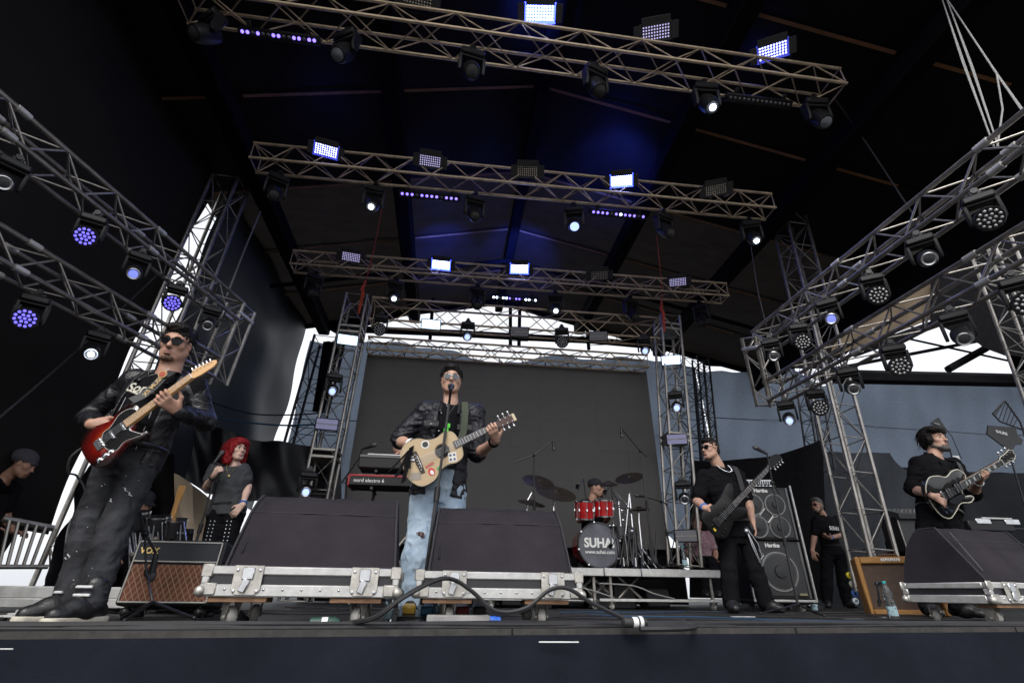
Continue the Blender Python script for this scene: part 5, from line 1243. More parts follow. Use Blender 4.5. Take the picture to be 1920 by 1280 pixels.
tuners(h, tl_, [(.675+.042*i, s*.022, s*.036) for i in range(3) for s in (-1, 1)], STEEL)
MB().bbox(tl_ @ Vector((.785, 0, .006)), (.022, .06, .003), .001).build('headstock_plate', mat('cream_plate', (.6, .5, .33), .4), g2)
def sticker(x, y, w, h, c, rot=0., rnd=False):
    m = mat('sticker_%d' % len([k for k in MATS if k.startswith('sticker')]), c, .5)
    o = MB()
    if rnd: o.prism([(w/2*math.cos(k*PI/10), h/2*math.sin(k*PI/10)) for k in range(20)], 0, .0012)
    else: o.bbox((0, 0, .0006), (w, h, .0012), .0004)
    o = o.build('sticker', m, g2); o.location = (x, y, .0032); o.rotation_euler = (0, 0, rot); return o
sticker(-.06, -.085, .075, .055, (.3, .26, .22), -.35); s_ = sticker(.055, -.105, .05, .06, (.55, .04, .04), .2, True)
MB().prism([(.013*math.cos(k*PI/8), .018*math.sin(k*PI/8)-.006) for k in range(16)], .0013, .002).build('sticker_print', WHITEP, s_)
sticker(.06, -.055, .07, .022, (.4, .12, .1), .1); sticker(.115, -.11, .03, .03, (.05, .3, .08), .5); s_ = sticker(-.03, .045, .065, .055, (.015, .015, .015), -.45)
text('sticker_print', 'ROCK', .017, WHITEP, s_, (0, .012, .0015), (0, 0, 0), .0003) if False else MB().bbox((0, .012, .0015), (.05, .012, .0008), .0003).bbox((0, -.01, .0015), (.05, .016, .0008), .0003).build('sticker_print', WHITEP, s_)
s_ = sticker(.09, .1, .062, .062, (.72, .72, .72), 0, True); MB().prism([(.022*math.cos(k*PI/8), .022*math.sin(k*PI/8)) for k in range(16)], .0013, .002).build('sticker_print', mat('sticker_dark', (.03, .03, .03), .5), s_)
s_ = sticker(.235, -.075, .06, .07, (.68, .66, .6), -.3)
for k in range(4): MB().lathe([(.001, .0022), (.009, .0022), (.009, .0012)], 12, Matrix.Translation((-.014+.028*(k % 2), -.016+.032*(k//2), 0))).build('sticker_print', mat('sticker_blue', (.05, .08, .2), .5), s_)
sticker(-.085, .02, .05, .06, (.02, .02, .02), -.3)
# --- bass
BY = 5.44
BSAT = mat('satin_black_lacquer', (.014, .014, .015), .5, noise=.2, nscale=8, spec=.2)
g3, L, zf, tl_, h = guitar('bass', 'satin black bass guitar hanging on the bassist', onY(1346, 976, BY-.26), onY(1441, 876, BY-.36), (.15, -1, .0), BSAT, BSAT, ROSE, BSAT,
    headout=[(.8, -.022), (.83, -.03), (.86, -.045), (.95, -.06), (1.0, -.045), (1.01, -.01), (.985, .03), (.93, .05), (.86, .04), (.83, .03), (.8, .022)])
tuners(h, tl_, [(.85+.042*i, -.03-.004*i, -.035) for i in range(4)], STEEL)
for x in (.07, .15): MB().bbox((x, 0, .008), (.03, .09, .014), .004).build('pickup', BLACKP, g3)
MB().bbox((-.02, 0, .006), (.06, .085, .01), .003).build('bridge', BLACKM, g3); MB().bbox((-.085, -.03, .002), (.018, .04, .003), .001, Matrix.Rotation(.0, 3, 'Z')).build('yellow_mark', mat('yellow_sticker', (.7, .5, .03), .5), g3)
MB().bbox((-.075, .0, .002), (.05, .03, .004), .002, Matrix.Rotation(.5, 3, 'Z')).build('control_plate', mat('gloss_black', (.01, .01, .01), .08), g3)
for i in range(3): MB().lathe([(.01, 0), (.009, .014), (.001, .015)], 10, Matrix.Translation((.0-.035*i, -.1-.006*i, 0))).build('knob', BLACKM, g3)
# --- black single cutaway
RY_ = 4.5
LPB = mat('gloss_black_lacquer', (.008, .008, .009), .1, coat=.4, spec=.4)
g4, L, zf, tl_, h = guitar('single', 'glossy black electric guitar with white binding, played by the bearded guitarist', onY(1766, 930, RY_-.26), onY(1876, 866, RY_-.36), (.05, -1, -.24), LPB, MAHOG, mat('ebony', (.012, .011, .011), .4), LPB,
    headout=[(.628, -.021), (.65, -.035), (.70, -.032), (.77, -.042), (.805, -.02), (.795, 0), (.805, .02), (.77, .042), (.70, .032), (.65, .035), (.628, .021)])
CRM = mat('aged_white_binding', (.68, .64, .52), .4)
so_ = crom(GUIT['single']['o']); MB().tube([(x, y, -.003) for x, y in so_]+[(*so_[0], -.003)], .0042, 6).build('binding', CRM, g4)
ho_ = [(.628, -.021), (.65, -.035), (.70, -.032), (.77, -.042), (.805, -.02), (.795, 0), (.805, .02), (.77, .042), (.70, .032), (.65, .035), (.628, .021)]
MB().tube([tl_ @ Vector((x, y, .003)) for x, y in ho_], .0028, 5).build('binding', CRM, h)
for s in (-1, 1): MB().tube([(.19, s*.027, zf+.001), (L, s*.0215, zf+.001)], .0022, 5).build('binding', CRM, g4)
for k, i in enumerate((3, 5, 7, 9, 12, 15, 17)):
    x = L*(2**(-i/12)+2**(-(i-1)/12))/2; MB().bbox((x, 0, zf+.0042), (.021*2**(-i/24), .03, .0012), .0004).build('inlay', mat('pearl_inlay', (.6, .62, .6), .25), g4)
for x in (.06, .15): 
    p_ = MB().bbox((x, 0, .008), (.036, .075, .014), .003).build('pickup', BLACKP, g4)
    MB().bbox((x-.012, 0, .016), (.005, .065, .003), .001).bbox((x+.012, 0, .016), (.005, .065, .003), .001).build('pole_pieces', CHROME, p_)
MB().bbox((-.0, 0, .012), (.016, .085, .01), .003).build('bridge', CHROME, g4); MB().bbox((-.04, 0, .01), (.016, .09, .012), .004).build('tailpiece', CHROME, g4)
for x, y in ((-.02, -.085), (-.06, -.06), (.0, -.12), (-.045, -.11)): MB().lathe([(.013, 0), (.011, .014), (.001, .016)], 12, Matrix.Translation((x, y, 0))).build('knob', mat('dark_knob', (.03, .04, .07), .2), g4)
MB().prism(crom([(.03, -.05), (.13, -.05), (.18, -.06), (.17, -.085), (.1, -.1), (.05, -.085)], 3), .006, .009).build('pickguard', mat('pickguard_gloss', (.02, .022, .028), .05), g4)
tuners(h, tl_, [(.665+.045*i, s*.026, s*.034) for i in range(3) for s in (-1, 1)], CHROME)
MB().lathe([(.006, 0), (.008, .012), (.004, .016)], 8, Matrix.Translation((-.108, 0, -.02)) @ Matrix.Rotation(-PI/2, 4, 'Y')).build('strap_button', CHROME, g4)
cable('guitar_lead', 'grey cable looping from the sunburst guitar behind the left man', [onY(155, 838, LY-.2), onY(132, 858, LY-.15), onY(128, 885, LY), onY(145, 893, LY+.1), onY(160, 930, LY+.2), onY(128, 990, LY+.25), onY(122, 1080, LY+.25), onY(122, 1158, LY+.2)], .006, mat('grey_lead', (.12, .12, .12), .5))
# ================================================================ people: signed distance fields turned into one continuous surface
def A3(v): return np.array([v[0], v[1], v[2]], dtype=np.float32)
def nrm(v): return v/(np.linalg.norm(v)+1e-9)
_rng = np.random.default_rng(3); _LAT = _rng.random((32, 32, 32)).astype(np.float32)*2-1
def vnoise(P):
    i = np.floor(P).astype(int); f = P-i; f = f*f*(3-2*f); r = 0
    for a in (0, 1):
        for b in (0, 1):
            for c in (0, 1):
                w = (f[:, 0] if a else 1-f[:, 0])*(f[:, 1] if b else 1-f[:, 1])*(f[:, 2] if c else 1-f[:, 2])
                r = r + w*_LAT[(i[:, 0]+a) % 32, (i[:, 1]+b) % 32, (i[:, 2]+c) % 32]
    return r
class SDF:
    def __init__(s, lo, hi, v):
        s.v = v; s.lo = np.asarray(lo, np.float32); s.n = np.ceil((np.asarray(hi)-s.lo)/v).astype(int)+1
        s.ax = [s.lo[i]+v*np.arange(s.n[i], dtype=np.float32) for i in range(3)]
        s.d = np.full(s.n, .05, np.float32)
    def _win(s, lo, hi):
        a = np.maximum(0, np.floor((lo-s.lo)/s.v).astype(int)); b = np.minimum(s.n, np.ceil((hi-s.lo)/s.v).astype(int)+1)
        if (b <= a).any(): return None
        sl = tuple(slice(a[i], b[i]) for i in range(3))
        return sl, s.ax[0][sl[0]][:, None, None], s.ax[1][sl[1]][None, :, None], s.ax[2][sl[2]][None, None, :]
    def _put(s, sl, q, k, op):
        D = s.d[sl]
        if op == 'u':
            h = np.maximum(k-np.abs(D-q), 0)/max(k, 1e-6); s.d[sl] = np.minimum(D, q)-h*h*k*.25
        elif op == 's':
            q = -q; h = np.maximum(k-np.abs(D-q), 0)/max(k, 1e-6); s.d[sl] = np.maximum(D, q)+h*h*k*.25
    def cap(s, a, b, ra, rb, k=.015, op='u', flat=None):
        """tapered capsule; flat=(direction, factor) thins it along a direction"""
        a, b = A3(a), A3(b); R_ = max(ra, rb)+.05
        w = s._win(np.minimum(a, b)-R_, np.maximum(a, b)+R_)
        if w is None: return
        sl, X, Y, Z = w; ba = b-a; L2 = max(float(ba@ba), 1e-9)
        px, py, pz = X-a[0], Y-a[1], Z-a[2]
        t = np.clip((px*ba[0]+py*ba[1]+pz*ba[2])/L2, 0, 1)
        qx, qy, qz = px-t*ba[0], py-t*ba[1], pz-t*ba[2]
        if flat:
            n = nrm(A3(flat[0])); dn = (qx*n[0]+qy*n[1]+qz*n[2])*(1/flat[1]-1)
            qx, qy, qz = qx+dn*n[0], qy+dn*n[1], qz+dn*n[2]
        s._put(sl, np.sqrt(qx*qx+qy*qy+qz*qz)-(ra+(rb-ra)*t), k, op)
    def chain(s, pts, rs, k=.012, flat=None):
        for i in range(len(pts)-1): s.cap(pts[i], pts[i+1], rs[i], rs[i+1], k, 'u', flat)
    def ell(s, c, r, F=None, k=.015, op='u'):
        """ellipsoid; F = (axis0, axis1, axis2)"""
        c = A3(c); r = A3(r); R_ = r.max()+.05; w = s._win(c-R_, c+R_)
        if w is None: return
        sl, X, Y, Z = w; px, py, pz = X-c[0], Y-c[1], Z-c[2]
        if F is None: u = (px, py, pz)
        else: u = [px*f[0]+py*f[1]+pz*f[2] for f in F]
        k0 = np.sqrt((u[0]/r[0])**2+(u[1]/r[1])**2+(u[2]/r[2])**2); k1 = np.sqrt((u[0]/r[0]**2)**2+(u[1]/r[1]**2)**2+(u[2]/r[2]**2)**2)
        s._put(sl, k0*(k0-1)/np.maximum(k1, 1e-6), k, op)
    def loft(s, a, b, right, fwd, ts, ws, ds, os_=None, k=.02, op='u'):
        a, b, right, fwd = A3(a), A3(b), A3(right), A3(fwd); ax = b-a; L = np.linalg.norm(ax); ax = ax/L
        R_ = max(max(ws), max(ds))+.06; w = s._win(np.minimum(a+ax*L*ts[0], a+ax*L*ts[-1])-R_, np.maximum(a+ax*L*ts[0], a+ax*L*ts[-1])+R_)
        if w is None: return
        sl, X, Y, Z = w; px, py, pz = X-a[0], Y-a[1], Z-a[2]
        h = px*ax[0]+py*ax[1]+pz*ax[2]; t = h/L
        xx = px*right[0]+py*right[1]+pz*right[2]; yy = px*fwd[0]+py*fwd[1]+pz*fwd[2]
        tc = np.clip(t, ts[0], ts[-1]); sh = tc.shape; tf = tc.ravel()
        W = np.interp(tf, ts, ws).reshape(sh); D_ = np.interp(tf, ts, ds).reshape(sh); O = np.interp(tf, ts, os_).reshape(sh) if os_ else 0
        q = np.sqrt((xx/W)**2+((yy-O)/D_)**2); r_ = (q-1)*np.minimum(W, D_)*.85
        cap_ = np.maximum((t-ts[-1])*L, (ts[0]-t)*L)
        s._put(sl, np.maximum(r_, cap_), k, op)
    def half(s, p, n, k=.01):
        """cut away everything on the side the normal points to"""
        p, n = A3(p), nrm(A3(n)); q = -((s.ax[0][:, None, None]-p[0])*n[0]+(s.ax[1][None, :, None]-p[1])*n[1]+(s.ax[2][None, None, :]-p[2])*n[2])
        s._put((slice(None),)*3, q, k, 's')
    def mesh(s, name, m, fold=0., fs=(9, 9, 9), smooth_n=0., org=None, seed=0, ridged=True):
        d = s.d; ins = d < 0; nx, ny, nz = d.shape
        c = [ins[a:nx-1+a, b:ny-1+b, e:nz-1+e] for a in (0, 1) for b in (0, 1) for e in (0, 1)]
        cnt = sum(x.astype(np.int8) for x in c); act = (cnt > 0) & (cnt < 8)
        I = np.argwhere(act); idx = np.full(act.shape, -1, np.int32); idx[act] = np.arange(len(I))
        if len(I) == 0: return bpy.data.meshes.new(name)
        vals = np.stack([d[I[:, 0]+a, I[:, 1]+b, I[:, 2]+e] for a in (0, 1) for b in (0, 1) for e in (0, 1)], 1)
        off = np.array([(a, b, e) for a in (0, 1) for b in (0, 1) for e in (0, 1)], np.float32)
        acc = np.zeros((len(I), 3), np.float32); num = np.zeros(len(I), np.float32)
        for i in range(8):
            for j in range(i+1, 8):
                if int(abs(off[i]-off[j]).sum()) != 1: continue
                va, vb = vals[:, i], vals[:, j]; mk = (va < 0) != (vb < 0); t = np.where(mk, va/(va-vb+1e-12), 0)
                acc += np.where(mk[:, None], off[i]+(off[j]-off[i])*t[:, None], 0); num += mk
        V = (I+acc/num[:, None])*s.v+s.lo
        Q = []
        for ax in range(3):
            sa = [slice(None)]*3; sb = [slice(None)]*3; sa[ax] = slice(0, d.shape[ax]-1); sb[ax] = slice(1, d.shape[ax])
            A_, B_ = ins[tuple(sa)], ins[tuple(sb)]; o1, o2 = [(1, 2), (2, 0), (0, 1)][ax]
            E = np.argwhere(A_ != B_); E = E[(E[:, o1] > 0) & (E[:, o2] > 0) & (E[:, o1] < d.shape[o1]-1) & (E[:, o2] < d.shape[o2]-1)]
            if not len(E): continue
            fl = A_[E[:, 0], E[:, 1], E[:, 2]]
            def cell(p, q):
                e = E.copy(); e[:, o1] -= p; e[:, o2] -= q; return idx[e[:, 0], e[:, 1], e[:, 2]]
            q = np.stack([cell(1, 1), cell(0, 1), cell(0, 0), cell(1, 0)], 1); q[~fl] = q[~fl][:, ::-1]; Q.append(q)
        Q = np.concatenate(Q); Q = Q[(Q >= 0).all(1)]
        me = bpy.data.meshes.new(name)
        me.vertices.add(len(V)); me.loops.add(len(Q)*4); me.polygons.add(len(Q))
        me.loops.foreach_set('vertex_index', Q.ravel().astype(np.int32)); me.polygons.foreach_set('loop_start', np.arange(0, len(Q)*4, 4, dtype=np.int32))
        V = V.astype(np.float32); me.vertices.foreach_set('co', V.ravel()); me.update(calc_edges=True)
        if fold:
            N = np.zeros(len(V)*3, np.float32); me.vertices.foreach_get('normal', N); N = N.reshape(-1, 3)
            P = V*np.array(fs, np.float32)+seed*3.7
            wv = vnoise(P*.6+11)[:, None]*.9
            a = vnoise(P+wv); f = (1-2.2*np.abs(a)) if ridged else a*1.6
            b2 = vnoise(P*2.3+5+wv); f = f+(.55*(1-2.4*np.abs(b2)) if ridged else .5*b2)
            V = V+N*(f*fold)[:, None].astype(np.float32); me.vertices.foreach_set('co', V.ravel()); me.update()
        if org is not None:
            V = V-A3(org); me.vertices.foreach_set('co', V.astype(np.float32).ravel()); me.update()
        me.materials.append(m); me.shade_smooth(); return me

def skinm(name, c):
    if name in MATS: return MATS[name]
    m = mat(name, c, .52, noise=.2, nscale=16, bump=.14, bscale=150, spec=.35); b = m.node_tree.nodes['Principled BSDF']
    b.inputs['Subsurface Weight'].default_value = .05; b.inputs['Subsurface Radius'].default_value = (.012, .005, .003); return m
def hand(F, w, d, n, side, curl=(.5, .7, .5), spread=.1, thumb=(.6, .5), sc=1., k=.006, per=None):
    """w wrist, d towards the knuckles, n out of the palm, side = +1/-1 where the thumb is along d x n"""
    w, d, n = A3(w), nrm(A3(d)), A3(n); n = nrm(n-d*float(n@d)); s = np.cross(d, n)*side
    F.cap(w-d*.01, w+d*.03*sc, .024*sc, .027*sc, .02, 'u', (n, .72))
    for o in (-.026, -.009, .009, .026): F.cap(w+d*.022*sc+s*o*.6*sc, w+d*.088*sc+s*o*sc, .0165*sc, .0125*sc, .012, 'u', (n, .8))
    F.ell(w+d*.035*sc+s*.022*sc+n*.006*sc, A3((.03, .02, .016))*sc, (d, s, n), .012)
    for i, (o, L) in enumerate(((.030, .074), (.0105, .082), (-.0095, .077), (-.028, .060))):
        p = w+d*.088*sc+s*o*sc; a = 0; fd = nrm(d+s*spread*(1.5-i)*.6); c_ = per[i] if per else curl
        for j, fr in enumerate((.46, .31, .25)):
            a += c_[j]; q = p+(fd*math.cos(a)+n*math.sin(a))*L*fr*sc
            F.cap(p, q, (.0098-.0011*j)*sc, (.0092-.0012*j)*sc, k*.6); p = q
    p = w+d*.026*sc+s*.03*sc; t1 = nrm(s*math.cos(thumb[0])+d*math.sin(thumb[0])+n*thumb[1]*.5)
    q = p+t1*.04*sc; F.cap(p-t1*.012*sc, q, .0135*sc, .0115*sc, .012); t2 = nrm(t1*.5+d*.8+n*thumb[1]); r = q+t2*.034*sc; F.cap(q, r, .0115*sc, .0085*sc, k)
def head_frame(f, up):
    f = nrm(A3(f)); u = A3(up); u = nrm(u-f*float(u@f)); return f, u, np.cross(f, u)   # forward, up, right (the person's right is +)
def head(F, c, f, up, s=1., jaw=1., fem=False):
    c = A3(c); f, u, r = head_frame(f, up); B = (r, f, u)
    P = lambda x, y, z: c+(r*x+f*y+u*z)*s
    E = lambda p, rad, k=.02, op='u': F.ell(P(*p), A3(rad)*s, B, k*s, op)
    E((0, -.015, .035), (.074, .094, .088), .02); E((0, .025, -.03), (.062, .068, .09), .03)
    E((0, .03, -.078), (.052*jaw, .052, .036), .03); F.cap(P(-.012, .072, -.104), P(.012, .072, -.104), .017*s, .017*s, .025*s)
    for sx in (-1, 1):
        F.cap(P(sx*.056*jaw, -.005, -.055), P(sx*.022, .062, -.1), .02*s, .017*s, .03*s)
        E((sx*.043, .058, -.022), (.022, .02, .018), .022)
        F.cap(P(sx*.012, .083, .026), P(sx*.046, .066, .024), .011*s, .009*s, .014*s)
        F.ell(P(sx*.031, .096, .004), A3((.017, .014, .013))*s, B, .012*s, 's')
        F.ell(P(sx*.031, .071, .003), A3((.0145, .0135, .0125))*s, B, .004*s)          # closed lids / eye mound
        F.ell(P(sx*.077, -.004, -.008), A3((.010, .019, .031))*s, B, .008*s); F.ell(P(sx*.086, .004, -.006), A3((.006, .009, .017))*s, B, .006*s, 's')
        F.ell(P(sx*.0125, .094, -.034), A3((.0085, .010, .0085))*s, B, .008*s)
        F.ell(P(sx*.006, .106, -.042), A3((.0035, .005, .004))*s, B, .004*s, 's')
    F.cap(P(0, .082, .018), P(0, .108, -.026), .0085*s, .0125*s, .012*s); F.ell(P(0, .114, -.030), A3((.0130, .0120, .0105))*s, B, .008*s)
    F.ell(P(0, .083, -.068), A3((.03, .018, .022))*s, B, .016*s)
    F.ell(P(0, .0975, -.0605), A3((.022, .0085, .0062))*s, B, .006*s); F.ell(P(0, .0965, -.0735), A3((.019, .0085, .0072))*s, B, .006*s)
    F.ell(P(0, .106, -.0668), A3((.023, .009, .0022))*s, B, .004*s, 's')
    F.ell(P(0, .088, -.086), A3((.016, .008, .006))*s, B, .01*s, 's')
    return P, B
def arm_r(F, sh, el, wr, r=(.052, .043, .04, .027), k=.02):
    F.cap(sh, el, r[0], r[1], k); m = A3(el)*.72+A3(wr)*.28; F.cap(el, m, r[1]*.95, r[2], k); F.cap(m, wr, r[2], r[3], k)
def leg_f(F, hip, kn, an, r=(.085, .06, .058, .04), k=.03):
    F.cap(hip, kn, r[0], r[1], k); m = A3(kn)*.7+A3(an)*.3; F.cap(kn, m, r[1]*.95, r[2], k); F.cap(m, an, r[2], r[3], k)
def shoe(F, an, d, L=.255, w=.045, up=.06):
    an = A3(an); d = A3(d); d[2] = 0; d = nrm(d); z0 = an.copy()
    heel = an-d*.055; heel[2] = an[2]-up+.035; toe = an+d*(L-.1); toe[2] = an[2]-up+.026
    mid = an+d*.07; mid[2] = an[2]-up+.045
    toe[2] -= .004; F.cap(heel, mid, w*.82, w*.95, .02); F.cap(mid, toe, w*.95, w*.66, .03); F.ell(toe-d*.03, A3((.05, .04, .03)), (d, nrm(np.cross(d, A3((0, 0, 1)))), A3((0, 0, 1))), .02); F.cap(an+d*.0, an+d*.03+A3((0, 0, -up*.5)), .05, .055, .03)
    return heel, toe
def person(label, J, o, base, vox=.006):
    """J joints in world space; o options. Body is one mesh; clothing and hair are its children."""
    base = A3(base)
    def NEW(keys=None, v=vox, mg=.12):
        if keys is None: pts = np.stack([A3(J[k]) for k in J if k not in ('face', 'up', 'ftL', 'ftR')])
        else: pts = np.stack([A3(J[k]) for k in keys])
        lo, hi = pts.min(0)-mg, pts.max(0)+mg
        if keys is None: lo[2] = min(lo[2], base[2]-.02)
        return SDF(lo, hi, v)
    HEAD, LEGS, ARMS = ('head', 'neck'), ('hipL', 'hipR', 'knL', 'knR', 'anL', 'anR'), ('neck', 'shL', 'shR', 'elL', 'elR', 'wrL', 'wrR', 'hipL', 'hipR')
    FEET = ('anL', 'anR')
    S = NEW(mg=.16); P, B = head(S, J['head'], J['face'], J['up'], o.get('hs', 1.), o.get('jaw', 1.), o.get('fem', False)); del_ = None
    r_, f_, u_ = B; hs = o.get('hs', 1.)
    nb = A3(J['neck']); S.cap(P(0, -.022, -.07), nb, o.get('nr', .056)*hs, o.get('nr', .056)*1.06, .025); 
    SL, SR, HL, HR = (A3(J[k]) for k in ('shL', 'shR', 'hipL', 'hipR'))
    hc = (HL+HR)/2; sc_ = (SL+SR)/2; right = nrm(SR-SL); axis = nb-hc; fwd = np.cross(nrm(axis), right)*-1.0; fwd = nrm(np.cross(right, nrm(axis)))*-1
    # forward of the chest: towards the same side as the face
    if float(fwd@A3(J['face'])) < 0 and not o.get('turned'): fwd = -fwd
    right2 = nrm(right - nrm(axis)*float(right@nrm(axis)))
    sw = np.linalg.norm(SR-SL)/2; bw = o.get('bulk', 1.); hw = o.get('hipw', .165)*bw
    wt = o.get('waist', .15)*bw; dp = o.get('depth', .112)*bw; be = o.get('belly', .0)
    tor = lambda F, e, t0, t1=1., k=.03: F.loft(hc, nb, right2, fwd, [t0, 0., .12, .38, .62, .84, .95, max(t1, 1.)][(0 if t0 < 0 else 1):], [hw+e, hw+e, hw*.98+e, wt+e, sw*.86+e, sw*.86+e, sw*.5+e, .06+e][(0 if t0 < 0 else 1):],
                                           [dp+e, dp+e, dp+e, dp*.95+be+e, dp*1.06+e, dp*.86+e, .07+e, .055+e][(0 if t0 < 0 else 1):], [0, 0, 0, be*.6, .008, 0, -.006, -.004][(0 if t0 < 0 else 1):], k)
    tor(S, -.02, 0.)
    S.cap(SL, SR, .045, .045, .04)
    sk_r = o.get('armr', (.05, .04, .041, .027))
    for s in 'LR': arm_r(S, J['sh'+s], J['el'+s], J['wr'+s], sk_r)
    for s in 'LR':
        if 'hand'+s in o: hand(S, J['wr'+s], *o['hand'+s][0], **o['hand'+s][1])
    lr = o.get('legr', (.085, .06, .056, .038))
    for s in 'LR':
        leg_f(S, J['hip'+s], J['kn'+s], J['an'+s], tuple(x*.86 for x in lr)); 
    for s in 'LR': S.cap(J['an'+s], A3(J['an'+s])+A3((0, 0, -.04)), .032, .03, .02)
    me = S.mesh('person', o['skin'], org=base)
    body = link('person', me); body.location = base; tag(body, label, 'person')
    # lips as a second material of the same skin
    lm = mat('lips_%s' % o['skin'].name, tuple(c*f for c, f in zip(o.get('lipc', (.33, .155, .125)), (1, 1, 1))), .4); me.materials.append(lm)
    n = len(me.polygons); C = np.zeros(n*3, np.float32); me.polygons.foreach_get('center', C); C = C.reshape(-1, 3)+base-P(0, .092, -.067)
    q = np.abs(C@r_)/(.022*hs), (C@u_)/(.0125*hs), np.abs(C@f_)/(.02*hs)
    mk = (q[0]**2+q[1]**2 < 1) & (q[2] < 1); me.polygons.foreach_set('material_index', mk.astype(np.int32))
    add = lambda name, F, m, **kw: link(name, F.mesh(name, m, org=base, **kw), body)
    # ---- eyes and brows
    W = lambda x, y, z: Vector(P(x, y, z)-base)
    if o.get('eyes', True):
        for sx in (-1, 1):
            ey = MB().ball(W(sx*.031, .0745, .0025), .0122*hs, nu=12, nv=9).build('eye', mat('eye_white', (.55, .52, .5), .25), body)
            pc_ = Vector(P(sx*.031, .0745, .0025)-base); ir = Vector(f_)*.0105*hs
            MB().ball(pc_+ir, (.0052*hs,)*3, nu=10, nv=7).build('iris', mat('iris_dark', (.03, .018, .01), .1), ey)
            MB().tube([W(sx*.018, .0835, .0065), W(sx*.025, .0875, .0115), W(sx*.033, .0875, .0115), W(sx*.044, .078, .005)], [.002, .0032, .0034, .002], 6).build('upper_lid', o['skin'] if not o.get('fem') else mat('eyeliner', (.02, .015, .015), .5), body)
    for sx in (-1, 1):
        MB().tube([W(sx*.012, .0945, .026), W(sx*.026, .0935, .032), W(sx*.040, .082, .032), W(sx*.051, .068, .024)], [.003, .0045, .004, .0015], 6).build('eyebrow', o.get('browm', HAIRM), body)
    # ---- clothes
    if 'trousers' in o:
        T = NEW(LEGS, mg=.22); m, kw = o['trousers']; e = kw.get('e', .012)
        T.loft(hc, nb, right2, fwd, [-.12, 0, .12, kw.get('top', .22)], [hw*.75, hw+e, hw*.98+e, wt*1.02+e+.004], [dp*.8, dp+e, dp+e, dp*.97+be*.7+e], [0, 0, 0, be*.4], .03)
        fl = kw.get('flare', 1.0); cl = kw.get('calf', 1.)
        for s in 'LR':
            leg_f(T, J['hip'+s], J['kn'+s], J['an'+s], (lr[0]+e, lr[1]*1.02+e*1.2, lr[2]*fl*cl+e*1.2, lr[3]*fl+e*1.8), .03)
        if 'hem' in kw:
            for s in 'LR': T.cap(J['an'+s], A3(J['an'+s])+A3((0, 0, kw['hem'])), lr[3]*fl+e*1.8, lr[3]*fl*1.05+e*1.8, .02)
        tr = add('trousers', T, m, fold=kw.get('fold', .006), fs=kw.get('fs', (13, 13, 20)), seed=2)
        MB().tube([Vector(hc+axis*kw.get('top', .22)*.93+right2*(wt+e+.009)*math.cos(a)+fwd*((dp*.97+be*.7+e+.006)*math.sin(a)+be*.4)-base) for a in np.linspace(0, 2*PI, 33)], .014, 6).build('belt', mat('black_leather', (.012, .012, .013), .4, bump=.3, bscale=90), body)
    if 'shirt' in o:
        T = NEW(ARMS); m, kw = o['shirt']; e = kw.get('e', .012); hem = kw.get('hem', .05)
        tor(T, e, hem if hem >= 0 else hem); 
        if hem > 0: T.half(hc+axis*hem, -axis, .004)
        T.cap(SL, SR, .044+e*.4, .044+e*.4, .05)
        fr = kw.get('sleeve', .55); rr = kw.get('sr', (.062, .058))
        for s in 'LR':
            a, b_, c_ = A3(J['sh'+s]), A3(J['el'+s]), A3(J['wr'+s])
            if fr <= 1: T.cap(a, a+(b_-a)*fr, rr[0], rr[1], .05)
            else:
                T.cap(a, b_, rr[0], rr[1], .05); T.cap(b_, b_+(c_-b_)*(fr-1), rr[1], kw.get('cuff', .045), .03)
                if kw.get('roll'): q = b_+(c_-b_)*(fr-1); T.cap(q-(c_-b_)*.08, q, kw['cuff']+.006, kw['cuff']+.008, .01)
        # neckline
        T.cap(nb+fwd*.012-axis*.0, nb+axis*.4, kw.get('nk', .068), .09, .01, 's')
        add('shirt', T, m, fold=kw.get('fold', .005), fs=kw.get('fs', (10, 10, 13)), seed=kw.get('seed', 1))
    if 'jacket' in o:
        T = NEW(ARMS, mg=.15); m, kw = o['jacket']; e = kw.get('e', .028); hem = kw.get('hem', -.05)
        tor(T, e, hem); T.cap(SL, SR, .058, .058, .045); rr = kw.get('sr', (.066, .06)); fr = kw.get('sleeve', 1.95)
        for s in 'LR':
            a, b_, c_ = A3(J['sh'+s]), A3(J['el'+s]), A3(J['wr'+s]); T.cap(a, a+(b_-a)*min(1, fr), rr[0], rr[1], .03)
            if fr > 1: T.cap(b_, b_+(c_-b_)*(fr-1), rr[1], kw.get('cuff', .047), .02)
            if kw.get('roll') and fr > 1: q = b_+(c_-b_)*(fr-1); T.cap(q-(c_-b_)*.12, q, kw['cuff']+.006, kw['cuff']+.01, .012)
        T.cap(nb+fwd*.01, nb+axis*.5, .072, .1, .01, 's')
        gp = kw.get('gap', (.03, .05)); A = hc+axis*(hem-.1)+fwd*(dp+.1); B2 = nb+fwd*(.12)
        T.cap(A+right2*kw.get('gx', 0), B2, gp[0]+.05, gp[1]+.05, .012, 's', (fwd, 2.6))
        if hem > 0: T.half(hc+axis*hem, -axis, .006)
        jk = add('jacket', T, m, fold=kw.get('fold', .007), fs=kw.get('fs', (9, 9, 13)), seed=4)
        C_ = NEW(('neck',), mg=.26)
        for sx in (-1, 1):
            p0 = nb+right2*sx*.066-fwd*.04+axis*.02; p1 = nb+right2*sx*.076+fwd*.03-axis*.03; p2 = nb+right2*sx*(.06+gp[1]*.3)+fwd*(dp*.92+.005)-axis*.17
            C_.cap(p0, p1, .014, .016, .01); C_.cap(p1, p2, .02, .012, .02, 'u', (fwd, .5))
        C_.cap(nb+right2*.066-fwd*.04+axis*.02, nb-right2*.066-fwd*.04+axis*.02, .015, .015, .02)
        add('collar', C_, m, fold=.002)
